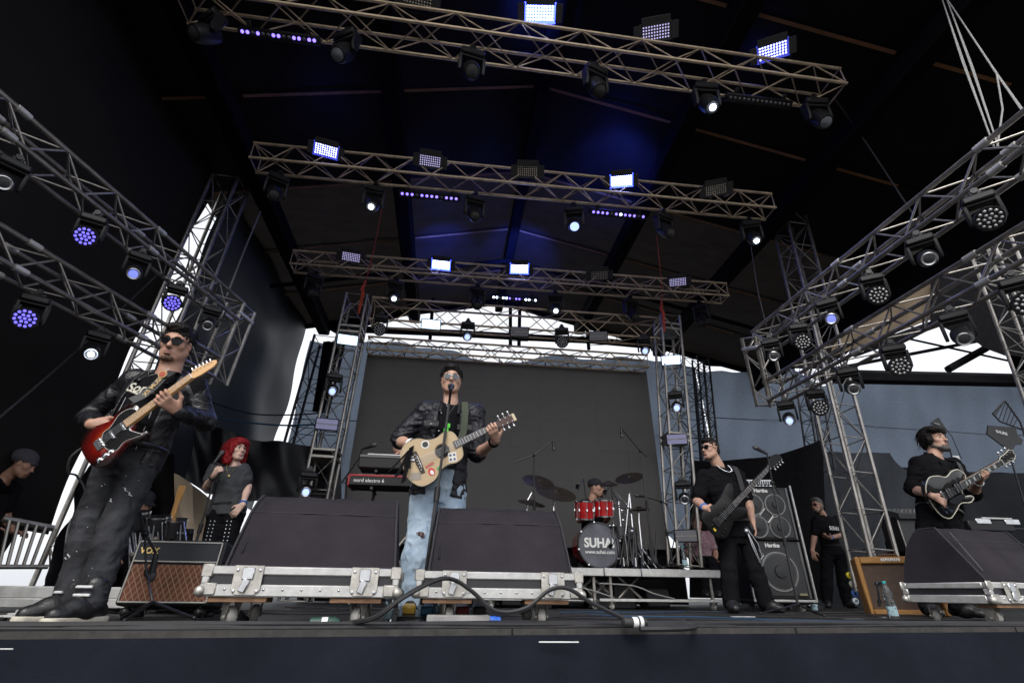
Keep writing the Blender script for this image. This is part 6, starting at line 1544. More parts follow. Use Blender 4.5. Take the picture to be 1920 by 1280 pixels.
    if 'boots' in o:
        for s in 'LR':
            T = NEW(('an'+s,), mg=.24)
            shoe(T, J['an'+s], J['ft'+s], w=o['boots'][1].get('w', .046), up=o['boots'][1].get('up', .075)); an = A3(J['an'+s]); T.cap(an, an+A3((0, 0, o['boots'][1].get('shaft', .03))), .052, .05, .02)
            if o['boots'][1].get('cut', 1): T.half((0, 0, base[2]+.001), (0, 0, -1), .002)
            add('shoe', T, o['boots'][0], fold=.0015)
        if 'sole' in o['boots'][1]:
            for s in 'LR':
                T = NEW(('an'+s,), mg=.24); an = A3(J['an'+s]); d = A3(J['ft'+s]); d[2] = 0; d = nrm(d); a = an-d*.058; b_ = an+d*.155; a[2] = b_[2] = base[2]+.017
                T.cap(a, b_, .052, .046, .01)
                T.half((0, 0, base[2]+.001), (0, 0, -1), .002); T.half((0, 0, base[2]+.034), (0, 0, 1), .002); add('shoe_sole', T, o['boots'][1]['sole'])
    # ---- hair
    if 'hair' in o:
        T = NEW(HEAD, min(vox, .006), .2); o['hair'](T, P, B, hs); add('hair', T, o.get('hairm', HAIRM), fold=o.get('hfold', .004), fs=o.get('hfs', (70, 70, 30)), seed=6)
    if 'beard' in o:
        T = NEW(HEAD, min(vox, .005), .18); o['beard'](T, P, B, hs); add('beard', T, o.get('beardm', HAIRM), fold=.002, fs=(120, 120, 120), ridged=False)
    body['_'] = 0; del body['_']
    return body, P, B, W, dict(hc=hc, nb=nb, axis=axis, right=right2, fwd=fwd, dp=dp, sw=sw, base=base)
def hair_short(top=.0, quiff=0., sides=.004, back=.008, line=.0):
    def f(T, P, B, s):
        E = lambda p, r, k=.015, op='u': T.ell(P(*p), A3(r)*s, B, k*s, op)
        E((0, -.02, .042), (.0765+sides, .098+back, .091+top)); E((0, -.05, -.02), (.07+sides, .062+back, .062), .02)
        E((0, .075, -.030-line), (.074, .062, .092), .008, 's')                       # forehead and face
        for sx in (-1, 1): E((sx*.085, .045, -.045), (.04, .042, .06), .006, 's'); E((sx*.086, -.002, -.010), (.02, .02, .031), .005, 's')
        E((0, -.03, -.13), (.12, .12, .07), .01, 's')
        if quiff: E((0, .03, .104), (.058, .052, .022+quiff), .03); E((.012, .058, .098), (.045, .026, .014+quiff), .02)
    return f
def beard_f(full=.006, chin=.01, must=True):
    def f(T, P, B, s):
        for sx in (-1, 1):
            T.cap(P(sx*.066, .012, -.04), P(sx*.058, .012, -.07), .013*s, .016*s, .012*s); T.cap(P(sx*.058, .012, -.07), P(sx*.026, .066, -.107), .018*s+full*.5, .018*s+full*.5, .015*s)
            if must: T.cap(P(sx*.004, .1, -.05), P(sx*.026, .087, -.062), .006*s, .005*s, .008*s); T.cap(P(sx*.027, .086, -.064), P(sx*.024, .082, -.1), .006*s, .009*s, .01*s)
        T.cap(P(-.02, .078, -.108), P(.02, .078, -.108), .016*s+chin*.7, .016*s+chin*.7, .015*s); T.cap(P(0, .09, -.088), P(0, .084, -.11), .007*s, .016*s, .01*s)
    return f
def goatee_f(chin=.004):
    def f(T, P, B, s):
        for sx in (-1, 1):
            T.cap(P(sx*.004, .1, -.0505), P(sx*.024, .089, -.058), .0055*s, .004*s, .008*s)
        T.cap(P(-.018, .078, -.106), P(.018, .078, -.106), .0165*s+chin, .0165*s+chin, .015*s); T.cap(P(0, .092, -.088), P(0, .084, -.108), .006*s, .014*s, .01*s)
    return f
def sunglasses(body, W, m=None, fr=None, rnd=False, sc=1., clear=False):
    m = m or GLASS; fr = fr or BLACKP
    for sx in (-1, 1):
        out = [(-.026, .006), (-.024, -.012), (-.012, -.021), (.008, -.021), (.022, -.012), (.027, .004), (.026, .015), (-.024, .014)] if not rnd else [(.026*math.cos(k*PI/6)*1.0, .021*math.sin(k*PI/6)-.004) for k in range(12)]
        pts = crom(out, 3)
        cx = .032
        f3 = lambda x, y, d=0.: W(sx*(cx+x*sc)*1.0, .101-.9*abs(cx+x*sc)**2*6 + d, .006+y*sc)
        b = MB(); n = len(pts); b.add([f3(*p) for p in pts]+[f3(p[0], p[1], .004) for p in pts], [tuple(range(n)), tuple(range(n, 2*n))[::-1]]+[(i, i+n, (i+1) % n+n, (i+1) % n) for i in range(n)])
        b.build('sunglasses_lens' if not clear else 'spectacle_lens', m, body)
        MB().tube([f3(*p, .002) for p in pts]+[f3(*pts[0], .002)], .0022 if not rnd else .0014, 5).build('frame_rim', fr, body)
        MB().tube([f3(.027, .010), W(sx*.074, .055, .012), W(sx*.0795, .0, .006)], .0024, 5).build('temple', fr, body)
    MB().tube([W(-.012, .106, .008), W(0, .109, .012), W(.012, .106, .008)], .0026, 5).build('nose_bridge', fr, body)
HAIRM = mat('dark_hair', (.01, .008, .007), .5, spec=.2, noise=.5, nscale=80, bump=.5, bscale=160, stretch=(1, 1, .25))
GREYH = mat('greying_hair', (.07, .065, .06), .55, noise=.7, nscale=120, bump=.5, bscale=160)
STUB = mat('dark_stubble', (.10, .06, .045), .75, noise=.5, nscale=160, spec=.15)
TAN1 = skinm('warm_tan_skin', (.46, .26, .185)); TAN2 = skinm('light_tan_skin', (.52, .31, .23)); PALE = skinm('pale_skin', (.6, .4, .32)); TAN3 = skinm('brown_skin', (.33, .175, .12))
LEATHER = mat('black_leather_jacket', (.01, .01, .0125), .42, noise=.35, nscale=10, bump=.5, bscale=60, spec=.4)
TBLK = mat('black_cotton', (.008, .008, .0095), .9, noise=.3, nscale=30, bump=.2, bscale=200, spec=.06)
JBLK = mat('black_denim', (.014, .0145, .017), .85, noise=.5, nscale=4.5, bump=.35, bscale=220, col2=(.06, .061, .067), spec=.08)
JBLUE = mat('light_blue_denim', (.26, .36, .48), .9, noise=.5, nscale=6, bump=.4, bscale=200, col2=(.5, .6, .7), spec=.1)
TGREY = mat('charcoal_cotton', (.05, .052, .056), .85, noise=.2, nscale=12, bump=.2, bscale=200, spec=.2)
BOOTM = mat('black_boot_leather', (.014, .014, .015), .4, noise=.3, nscale=20, bump=.3, bscale=60)
SOLE = mat('cream_rubber_sole', (.55, .51, .42), .6, noise=.2, nscale=20)
def bracelet(body, a, d, r, m, n=20, w=.006, name='bracelet'):
    a = Vector(a)-Vector(body.location); d = Vector(d).normalized(); x = d.orthogonal().normalized(); y = d.cross(x)
    return MB().tube([a+(x*math.cos(t)+y*math.sin(t))*r for t in np.linspace(0, 2*PI, n+1)], w, 6).build(name, m, body)

def strands(body, P, B, s, m, n, L, seed, slick=.6, fall=.5, shell=1.03, rad=.0014, curl=.0, zmin=-.02, name='hair_strands'):
    """loose locks lying on and lifting off the hair mass"""
    rg = random.Random(seed); r_, f_, u_ = (Vector(v) for v in B); org = Vector(body.location); b = MB(); c = Vector(P(0, -.02, .04))
    for i in range(n):
        th = rg.uniform(0, 2*PI); z = rg.uniform(zmin/.1, .98); q = math.sqrt(max(0, 1-z*z)); d = Vector((q*math.cos(th), q*math.sin(th), z))
        if d.y > .3 and d.z < .72 and abs(d.x) < .75: continue
        p = c + (r_*d.x*.082+f_*d.y*.102+u_*d.z*.094)*s*shell; nn = (r_*d.x+f_*d.y+u_*d.z).normalized()
        t = (-f_*slick - u_*fall*(1-d.z*.6) + r_*d.x*.5 + nn*.1 + Vector((rg.uniform(-.4, .4), rg.uniform(-.4, .4), rg.uniform(-.3, .3)))); t = (t-nn*t.dot(nn)*.8).normalized()
        pts = []; l = L*rg.uniform(.5, 1.2); ph = rg.uniform(0, 6)
        for k in range(5):
            u = k/4; pts.append(p + t*l*u - u_*fall*l*.5*u*u + nn*(.008*math.sin(u*3.1)+rg.uniform(0, .004)) + r_*curl*math.sin(u*7+ph) + f_*curl*math.cos(u*6+ph) - org)
        b.tube(pts, [rad, rad*1.15, rad, rad*.8, rad*.2], 4, cap=False)
    o = b.build(name, m, body); o['kind'] = 'stuff'; return o
def fret_hand(g, frac, off=.0):
    """wrist and hand frame for fingers wrapped over the neck of guitar g"""
    M = wmat(g); v, u, z = (Vector(M.col[i][:3]).normalized() for i in range(3)); sc = g.scale[0]
    Lk = {'bass_guitar': .8}.get(g.name.split('.')[0], .63); p = M @ Vector((Lk*frac, 0, 0))
    d = (z*.85+u*.5).normalized(); n = (u*.86-z*.5).normalized(); K = p - u*.040 + z*.016 + v*off
    return K - d*.088, (tuple(d), tuple(n), -1)
# ================================================================ the people on the stage
def joints(Y, d, ground=0., ank=.095):
    J = {}
    for k, v in d.items():
        if k in ('face', 'up', 'ftL', 'ftR'): J[k] = Vector(v); continue
        p = onY(v[0], v[1], Y+(v[2] if len(v) > 2 else 0))
        if k in ('anL', 'anR') and ank is not None: p.z = ground+ank
        J[k] = p
    return J
def base_of(J, g=0.): 
    m = (J['anL']+J['anR'])/2; return Vector((m.x, m.y, g))
def seglen(n, J): 
    print('LEN', n, {a+b: round((J[a]-J[b]).length, 2) for a, b in (('head', 'neck'), ('shL', 'shR'), ('shL', 'elL'), ('elL', 'wrL'), ('shR', 'elR'), ('elR', 'wrR'), ('neck', 'hipL'), ('hipL', 'knL'), ('knL', 'anL'), ('hipR', 'knR'), ('knR', 'anR'), ('hipL', 'hipR'))}, 'headz', round(J['head'].z, 2), 'hipz', round(J['hipL'].z, 2), 'knz', round(J['knL'].z, 2))
# ---------------- left guitarist
J = joints(LY, dict(head=(331, 645, -.03), face=(.16, -.96, -.25), up=(.04, 0, 1), neck=(316, 700), shR=(252, 713, .02), shL=(366, 727, .0), elR=(166, 782, .06), wrR=(173, 795, -.235), elL=(386, 790, .0), wrL=(341, 770, -.27),
    hipR=(208, 876), hipL=(268, 870), knR=(168, 980, -.03), knL=(216, 988, -.08), anR=(138, 1105, -.08), anL=(176, 1112, -.2), ftL=(-.3, -.95, 0), ftR=(-.62, -.78, 0)))
J['wrL'], fhL = fret_hand(g1, .70)
b1_, P, B, W, T1 = person('man in black leather jacket and dark sunglasses playing a sunburst guitar at left', J, dict(skin=TAN1, hs=1.0, jaw=1.1, nr=.062, bulk=.96, belly=.03, hipw=.155, waist=.155, depth=.115, armr=(.044, .036, .036, .025),
    handR=((( 1, .05, -.12), (0, 1, -.1), 1), dict(curl=(.35, .55, .4), thumb=(.9, .6))), handL=(fhL, dict(curl=(.4, .95, .75), thumb=(.5, .8), spread=.18)),
    legr=(.069, .052, .049, .038), trousers=(JBLK, dict(e=.014, flare=1.04, fold=.0055, fs=(13, 13, 12), top=.2)), shirt=(TBLK, dict(e=.008, hem=-.02, sleeve=.3, fold=.003)),
    jacket=(LEATHER, dict(e=.026, hem=.0, sr=(.063, .055), cuff=.044, sleeve=1.9, gap=(.085, .065), gx=.0, fold=.006, fs=(11, 11, 10))), boots=(BOOTM, dict(sole=SOLE, w=.05, shaft=.07)),
    hair=hair_short(.004, .006, .001, .0), beard=goatee_f(), beardm=STUB, eyes=False), base_of(J), .0052)
sunglasses(b1_, W)
strands(b1_, P, B, 1., HAIRM, 260, .05, 1, slick=.9, fall=.1)
bd = T1['base']
def chest(T, x, up, out): return Vector(T['hc']+T['axis']*up+T['right']*x+T['fwd']*(T['dp']*1.06+out)-T['base'])
M_ = lambda T, r=0: frame(-T['right'], T['fwd']).to_euler()
CREAM = mat('cream_print', (.6, .57, .48), .7)
text('shirt_print', 'Sonic', .075, CREAM, b1_, chest(T1, .015, .72, .03), M_(T1), .001, shear=.3, bold=.0015)
MB().tube([chest(T1, .08, .685, .03), chest(T1, .015, .665, .034), chest(T1, -.05, .685, .034), chest(T1, -.04, .675, .034), chest(T1, .015, .652, .034), chest(T1, .08, .685, .03)], .004, 5).build('shirt_print', CREAM, b1_)
g_ = lambda up, x, out: Vector(T1['hc']+T1['axis']*up+T1['right']*x+T1['fwd']*(T1['dp']*1.06+out))
stL = strap(g1, [g_(1.0, -.09, -.09), g_(.97, -.085, -.02), g_(.86, -.082, .035), g_(.74, -.066, .05), g_(.63, -.042, .07), g_(.55, -.015, .10)], .05, mat('black_strap', (.02, .02, .022), .6), [T1['fwd']]*6)
mid = g_(.79, -.045, .052); dv = (Vector(g_(.86, -.075, .04))-Vector(g_(.72, -.02, .05))).normalized()
I1 = wmat(g1).inverted()
def on_strap(s, size, p, d, m, T): 
    R_ = frame(d, T['fwd']); t = text('strap_print', s, size/g1.scale[0], m, stL, (0, 0, 0), (0, 0, 0), .001, bold=.001); Mx_ = I1 @ mlt(R_, p); t.matrix_basis = Mx_ @ Matrix.Diagonal((g1.scale[0],)*3+(1,)) ; return t
on_strap('XS MUSIC', .036, g_(.755, -.068, .057), (Vector(g_(.86, -.082, .045))-Vector(g_(.68, -.055, .065))), mat('gold_print', (.45, .3, .12), .5), T1)
eb = MB().lathe([(.001, .004), (.024, .003), (.026, 0)], 20).build('emblem', mat('gold_print', (.45, .3, .12), .5), stL); eb.matrix_basis = I1 @ mlt(frame(-T1['right'], T1['fwd']), g_(.885, -.08, .046))
e2 = MB().lathe([(.001, .0055), (.017, .005), (.018, .003)], 20).build('emblem_centre', mat('emblem_red', (.4, .06, .03), .5), stL); e2.matrix_basis = eb.matrix_basis.copy()
# zips, quilting, wallet belt, jeans wear
ZIP = mat('steel_zip', (.4, .4, .41), .3, .8)
for sx in (-1, 1): MB().tube([chest(T1, sx*.095, .12, .012), chest(T1, sx*.092, .4, .014), chest(T1, sx*.088, .62, .014)], .0022, 5).build('zip', ZIP, b1_)
for s in 'LR':
    a, b_ = np.array(J['sh'+s]), np.array(J['el'+s]); ax = nrm(A3(b_-a)); x = nrm(np.cross(ax, A3((.2, -1, .1)))); y = np.cross(ax, x); q = MB()
    for k in range(9):
        for sg in (-1, 1):
            pts = []
            for j in range(9):
                t = .12+.07*k+sg*.022*(j-4)/1.0; th = -1.9+3.8*j/8; rr = (.0645+(.0565-.0645)*t)
                if not 0 < t < .93: continue
                p_ = a+(b_-a)*t+(x*math.sin(th)+y*math.cos(th)*(-1 if y[1] > 0 else 1))*rr; pts.append(Vector(p_)-Vector(bd))
            if len(pts) > 2: q.tube(pts, .0022, 4)
    q.build('quilt_seams', mat('seam_black', (.006, .006, .007), .6), b1_)['kind'] = 'stuff'
DWHITE = mat('worn_white_thread', (.5, .5, .52), .9)
random.seed(21)
def leg_pt(s, t, th, e=.0):
    """point on the front of a trouser leg; t 0 hip .. 1 knee .. 2 ankle"""
    a, b_ = (np.array(J['hip'+s]), np.array(J['kn'+s])) if t <= 1 else (np.array(J['kn'+s]), np.array(J['an'+s])); u = t if t <= 1 else t-1
    r_ = (.086+(.071-.086)*u) if t <= 1 else (.071 - .008*u); c = a+(b_-a)*u; return Vector(c+np.array((math.sin(th)*r_, -math.cos(th)*r_, 0))*(1+e))-Vector(bd)
for k in range(26):
    s = 'LR'[k % 2]; t = random.uniform(.25, 1.75); th = random.uniform(-.7, .9)
    if k % 3: MB().ball(leg_pt(s, t, th, .06), random.uniform(.0018, .0035), nu=6, nv=4).build('paint_fleck', DWHITE, b1_)
    else:
        p0 = leg_pt(s, t, th, .03); MB().tube([leg_pt(s, t+.012*j, th+.05*j+.06*math.sin(j*1.7+k), .05) for j in range(6)], [.001, .0035, .002, .004, .002, .001], 5).build('frayed_tear', DWHITE, b1_)
for s in 'LR':
    an = Vector(J['an'+s])-Vector(bd); d = Vector(J['ft'+s]).normalized(); n = Vector((-d.y, d.x, 0))
    for z in ((.05, .085) if s == 'L' else (.06,)): MB().tube([an+d*.06+n*.045+Vector((0, 0, z-.02)), an+d*.072+Vector((0, 0, z-.02)), an+d*.06-n*.045+Vector((0, 0, z-.02))], .006, 5).build('shoe_strap', WHITEP if z < .1 else CREAM, b1_)
    MB().tube([an+d*.115+n*.03+Vector((0, 0, -.028)), an+d*.12+Vector((0, 0, -.024)), an+d*.115-n*.03+Vector((0, 0, -.028))], .004, 5).build('shoe_lace', mat('lace_black', (.03, .03, .03), .8), b1_)
bracelet(b1_, J['wrL']+(J['elL']-J['wrL'])*.12, J['elL']-J['wrL'], .034, STEEL, w=.006, name='wrist_chain')
MB().tube([chest(T1, .055, 1.0, -.03), chest(T1, .04, .93, .0), chest(T1, .01, .86, .03), chest(T1, -.03, .93, .0), chest(T1, -.05, 1.0, -.03)], .0018, 4).build('neck_chain', STEEL, b1_)
MB().ball(W(.079, .004, -.006), .009).build('in_ear_monitor', BLACKP, b1_); 

# ---------------- singer
J = joints(SY, dict(head=(846, 713, -.02), face=(.02, -.99, -.06), up=(.0, .04, 1), neck=(845, 754), shR=(799, 769, .0), shL=(892, 774, .02), elR=(747, 826, .02), wrR=(781, 838, -.27), elL=(895, 852, .03), wrL=(913, 829, -.31),
    hipR=(797, 920), hipL=(847, 922), knR=(786, 1010, -.05), knL=(846, 1012, -.02), anR=(779, 1090, -.02), anL=(850, 1095, .0), ftL=(.35, -.93, 0), ftR=(-.2, -.97, 0)))
J['wrL'], fhL = fret_hand(g2, .93)
J_s = J
b2_, P, B, W, T2 = person('singer in black leather shirt and pale blue jeans behind the microphone', J, dict(skin=TAN2, hs=.96, jaw=1.0, nr=.056, hipw=.172, waist=.15, depth=.115,
    handR=(((.95, .0, -.28), (0, 1, 0), 1), dict(curl=(.3, .5, .4), thumb=(.9, .5))), handL=(fhL, dict(curl=(.4, .95, .75), thumb=(.5, .8), spread=.15)),
    legr=(.082, .066, .064, .055), trousers=(JBLUE, dict(e=.017, flare=1.22, fold=.006, fs=(11, 11, 9), top=.24)), shirt=(TBLK, dict(e=.004, hem=.0, sleeve=.3, fold=.002)),
    jacket=(mat('matte_navy_leather', (.011, .0115, .017), .5, noise=.3, nscale=9, bump=.45, bscale=50, spec=.35), dict(e=.03, hem=-.07, sr=(.07, .07), cuff=.054, sleeve=.95, gap=(.05, .03), fold=.007, fs=(11, 11, 15))), boots=(BOOTM, {}),
    hair=hair_short(.003, .008, .0, .0), eyes=False), base_of(J), .0056)
sunglasses(b2_, W, m=mat('mirror_glass', (.1, .105, .115), .12, .5), fr=STEEL, rnd=True, sc=1.05)
strands(b2_, P, B, .96, HAIRM, 240, .04, 2, slick=.9, fall=.1)
bd2 = T2['base']
g_ = lambda up, x, out: Vector(T2['hc']+T2['axis']*up+T2['right']*x+T2['fwd']*(T2['dp']*1.06+out))
strap(g2, [g_(1.0, -.10, -.08), g_(.96, -.105, .0), g_(.84, -.115, .045), g_(.62, -.12, .06), g_(.42, -.1, .08), g_(.34, -.09, .11)], .05, mat('olive_strap', (.045, .055, .035), .8), [T2['fwd']]*6)
for k in range(4): MB().bbox(chest(T2, .0+.008*(k % 2), .66-.055*k, .018), (.036, .006, .036), .006).build('green_print', mat('neon_green_print', (.08, .55, .04), .6), b2_)
for sx in (-1, 1):
    R_ = frame(-T2['right'], T2['fwd'])
    MB().bbox(chest(T2, sx*.125, .62, .044), (.11, .012, .006), .002, R_ @ Matrix.Rotation(PI/2, 3, 'X')).bbox(chest(T2, sx*.125, .655, .042), (.115, .006, .045), .004).build('pocket_flap', LEATHER, b2_)
    MB().ball(chest(T2, sx*.125, .64, .052), .006, nu=8, nv=6).build('snap_button', STEEL, b2_)
for k in range(3): MB().ball(chest(T2, .062, .78-.2*k, .045), .0065, nu=8, nv=6).build('snap_button', STEEL, b2_)
for k in range(5): bracelet(b2_, J['wrR']+(J['elR']-J['wrR'])*(.05+.055*k), J['elR']-J['wrR'], .036+.002*k, [BLACKC, BLACKC, TGREY, BLACKC, STEEL][k], w=.008)
bracelet(b2_, J['wrL']+(J['elL']-J['wrL'])*.12, J['elL']-J['wrL'], .034, BLACKC, w=.009, name='wristband')
wr = Vector(J['wrR'])-Vector(bd2)
for k in range(3): MB().grid(lambda u, v, k=k: tuple(wr+Vector((-.03-.05*k*u-.03*u+.03*(v-.5), -.05-.02*u+.01*k, -.02-.25*u*(1-.15*k)+.02*v))), 8, 2).build('bandana_end', BLACKC, b2_)
MB().tube([chest(T2, .05, 1.0, -.03), chest(T2, .03, .9, .005), chest(T2, .0, .8, .02), chest(T2, -.03, .9, .005), chest(T2, -.05, 1., -.03)], .0015, 4).build('neck_chain', STEEL, b2_)
for sx in (-1, 1): MB().ball(W(sx*.079, .004, -.006), .009).build('in_ear_monitor', BLACKP, b2_)
kk = Vector(J['knR'])-Vector(bd2)
o = MB().prism(crom([(-.03, .01), (-.005, .02), (.02, .012), (.03, -.004), (.012, -.022), (-.004, -.012), (-.022, -.004)], 3), 0, .002).build('knee_tear', mat('tear_dark', (.05, .02, .018), .9), b2_)
o.matrix_basis = mlt(frame((1, 0, 0), (0.1, -1, .1)), kk+Vector((.012, -.098, .02)))
for k in range(7): MB().tube([kk+Vector((-.02+.011*k, -.103, .045-.004*(k % 3))), kk+Vector((-.018+.011*k, -.107, .033-.02*(k % 2)))], .002, 4).build('frayed_thread', DWHITE, b2_)

# ---------------- bassist
J = joints(BY, dict(head=(1332, 842, -.02), face=(-.96, -.28, .03), up=(.0, 0, 1), neck=(1347, 874), shR=(1319, 893, -.03), shL=(1384, 892, .04), elR=(1308, 940, -.02), wrR=(1322, 952, -.26), elL=(1403, 944, .02), wrL=(1411, 978, -.05),
    hipR=(1362, 1003), hipL=(1398, 1003), knR=(1366, 1066, -.04), knL=(1415, 1064, -.06), anR=(1371, 1128, -.02), anL=(1436, 1126, -.05), ftL=(.4, -.9, 0), ftR=(-.3, -.95, 0)))
b3_, P, B, W, T3 = person('man in black T-shirt with silver chain and sunglasses holding a bass guitar', J, dict(skin=TAN2, hs=1.0, jaw=1.05, nr=.062, hipw=.16, waist=.155, depth=.118, belly=.02, turned=1, armr=(.056, .049, .048, .031),
    handR=(((.95, .0, -.28), (0, 1, 0), 1), dict(curl=(.35, .5, .4), thumb=(.9, .5))), handL=(((.1, -.12, -1), (-.85, .45, 0), -1), dict(curl=(.25, .35, .25), thumb=(.9, .2))),
    legr=(.08, .06, .057, .047), trousers=(TBLK, dict(e=.016, flare=1.1, fold=.004, fs=(11, 11, 8), top=.2)), shirt=(TBLK, dict(e=.02, hem=-.03, sleeve=.72, sr=(.072, .078), fold=.006, nk=.072)),
    boots=(BOOTM, dict(w=.055, shaft=.1)), hair=hair_short(.002, .004, -.003, -.003), eyes=False), base_of(J), .0066)
sunglasses(b3_, W)
strands(b3_, P, B, 1., HAIRM, 160, .03, 3, slick=.8, fall=.2, zmin=.3)
b = MB(); cs = [(.075, .985), (.07, .93), (.045, .885), (.0, .865), (-.045, .885), (-.07, .93), (-.075, .985)]
for i in range(22):
    t = i/21*(len(cs)-1); k = min(int(t), len(cs)-2); u = t-k; x = cs[k][0]+(cs[k+1][0]-cs[k][0])*u; up = cs[k][1]+(cs[k+1][1]-cs[k][1])*u
    MB().ball(chest(T3, x, up, -.055+.085*min(1, (1-up)/.12)), (.011, .006, .007), nu=8, nv=6).build('chain_link', CHROME, b3_)
h3 = Vector(J['hipL'])-Vector(T3['base']); 
for k in range(2): MB().tube([h3+Vector((-.07, -.15, .05)), h3+Vector((-.05+.02*k, -.17, -.12)), h3+Vector((-.0+.02*k, -.165, -.28-.04*k)), h3+Vector((.05, -.15, -.24)), h3+Vector((.03, -.155, -.1)), h3+Vector((-.05, -.16, .03))], .004, 5).build('hip_chain', STEEL, b3_)
MB().lathe([(.028, 0), (.031, .004), (.034, 0)], 20, mlt(frame((1, 0, 0), (0, -1, 0)), h3+Vector((-.07, -.16, .03)))).build('chain_medallion', STEEL, b3_)
MB().ball(h3+Vector((-.07, -.16, .03)), (.02, .006, .02)).build('chain_medallion', STEEL, b3_)
bracelet(b3_, J['wrR']+(J['elR']-J['wrR'])*.1, J['elR']-J['wrR'], .037, mat('blue_wristband', (.02, .16, .6), .5), w=.009, name='wristband')
g_ = lambda up, x, out: Vector(T3['hc']+T3['axis']*up+T3['right']*x+T3['fwd']*(T3['dp']*1.06+out))
strap(g3, [g_(1.0, -.12, -.08), g_(.95, -.12, .0), g_(.82, -.115, .03), g_(.6, -.1, .05), g_(.48, -.09, .09)], .065, MATS['black_strap'], [T3['fwd']]*5)
MB().ball(W(-.08, .004, -.006), .009).build('in_ear_monitor', BLACKP, b3_)

# ---------------- bearded guitarist at right
J = joints(RY_, dict(head=(1752, 824, -.02), face=(.08, -.99, -.02), up=(.0, .03, 1), neck=(1753, 856), shR=(1722, 869, -.03), shL=(1788, 869, .03), elR=(1711, 916, .02), wrR=(1750, 930, -.31), elL=(1824, 925, .02), wrL=(1842, 908, -.33),
    hipR=(1742, 985), hipL=(1780, 985), knR=(1738, 1060, -.04), knL=(1788, 1060, -.04), anR=(1738, 1130), anL=(1795, 1130), ftL=(.3, -.95, 0), ftR=(-.3, -.95, 0)))
J['wrL'], fhL = fret_hand(g4, .66)
b4_, P, B, W, T4 = person('bearded man with shaggy dark hair in a black shirt playing a black guitar at right', J, dict(skin=TAN2, hs=1.02, jaw=1.08, nr=.06, hipw=.165, waist=.165, depth=.12, belly=.03, turned=1, browm=GREYH,
    handR=(((.86, .0, -.5), (.0, 1, .0), 1), dict(curl=(.3, .35, .3), thumb=(.8, .5))), handL=(fhL, dict(curl=(.4, .95, .75), thumb=(.5, .8), spread=.15)),
    trousers=(TBLK, dict(e=.016, flare=1.15)), shirt=(TBLK, dict(e=.004, hem=-.02, sleeve=.3, nk=.066, fold=.002)), jacket=(mat('black_overshirt', (.0085, .0085, .01), .85, noise=.3, nscale=14, bump=.25, bscale=150, spec=.06), dict(e=.03, hem=-.1, sr=(.066, .064), cuff=.054, sleeve=1.15, roll=1, gap=(.06, .05), fold=.007)),
    boots=(BOOTM, {}), hair=None, hairm=mat('shaggy_dark_hair', (.011, .009, .008), .55, spec=.2, noise=.6, nscale=90, bump=.6, bscale=160, col2=(.022, .02, .019)), beard=beard_f(.012, .02), beardm=GREYH) | {'hair': (lambda T, P, B, s: (
        T.ell(P(0, -.03, .045), A3((.088, .106, .094)), B, .02), T.ell(P(0, -.065, -.03), A3((.08, .062, .07)), B, .03), T.ell(P(.02, .055, .088), A3((.075, .05, .035)), B, .02), T.ell(P(-.05, .045, .075), A3((.045, .05, .04)), B, .02),
        T.ell(P(-.075, .01, .0), A3((.03, .04, .06)), B, .02), T.ell(P(.075, .005, .0), A3((.03, .04, .06)), B, .02), T.ell(P(0, .1, -.03), A3((.075, .06, .085)), B, .008, 's'), T.ell(P(0, .0, -.14), A3((.13, .15, .05)), B, .01, 's'))), 'hfold': .008, 'hfs': (75, 75, 22)}, base_of(J), .0066)
for k in range(2): bracelet(b4_, J['wrR']+(J['elR']-J['wrR'])*(.1+.07*k), J['elR']-J['wrR'], .034, [BLACKC, mat('brown_leather', (.09, .04, .02), .6)][k], w=.005)
bracelet(b4_, J['wrL']+(J['elL']-J['wrL'])*.08, J['elL']-J['wrL'], .034, STEEL, w=.005)
for k in range(4): MB().ball(chest(T4, .03, .84-.12*k, .04), .006, nu=8, nv=6).build('shirt_button', BLACKP, b4_)
g_ = lambda up, x, out: Vector(T4['hc']+T4['axis']*up+T4['right']*x+T4['fwd']*(T4['dp']*1.06+out))
strap(g4, [g_(1.0, -.12, -.08), g_(.95, -.12, .0), g_(.82, -.11, .04), g_(.62, -.09, .06), g_(.5, -.08, .1)], .05, MATS['black_strap'], [T4['fwd']]*5)

strands(b4_, P, B, 1.02, MATS['shaggy_dark_hair'], 380, .08, 4, slick=.5, fall=.6, shell=1.08, rad=.002, curl=.006, zmin=-.06)
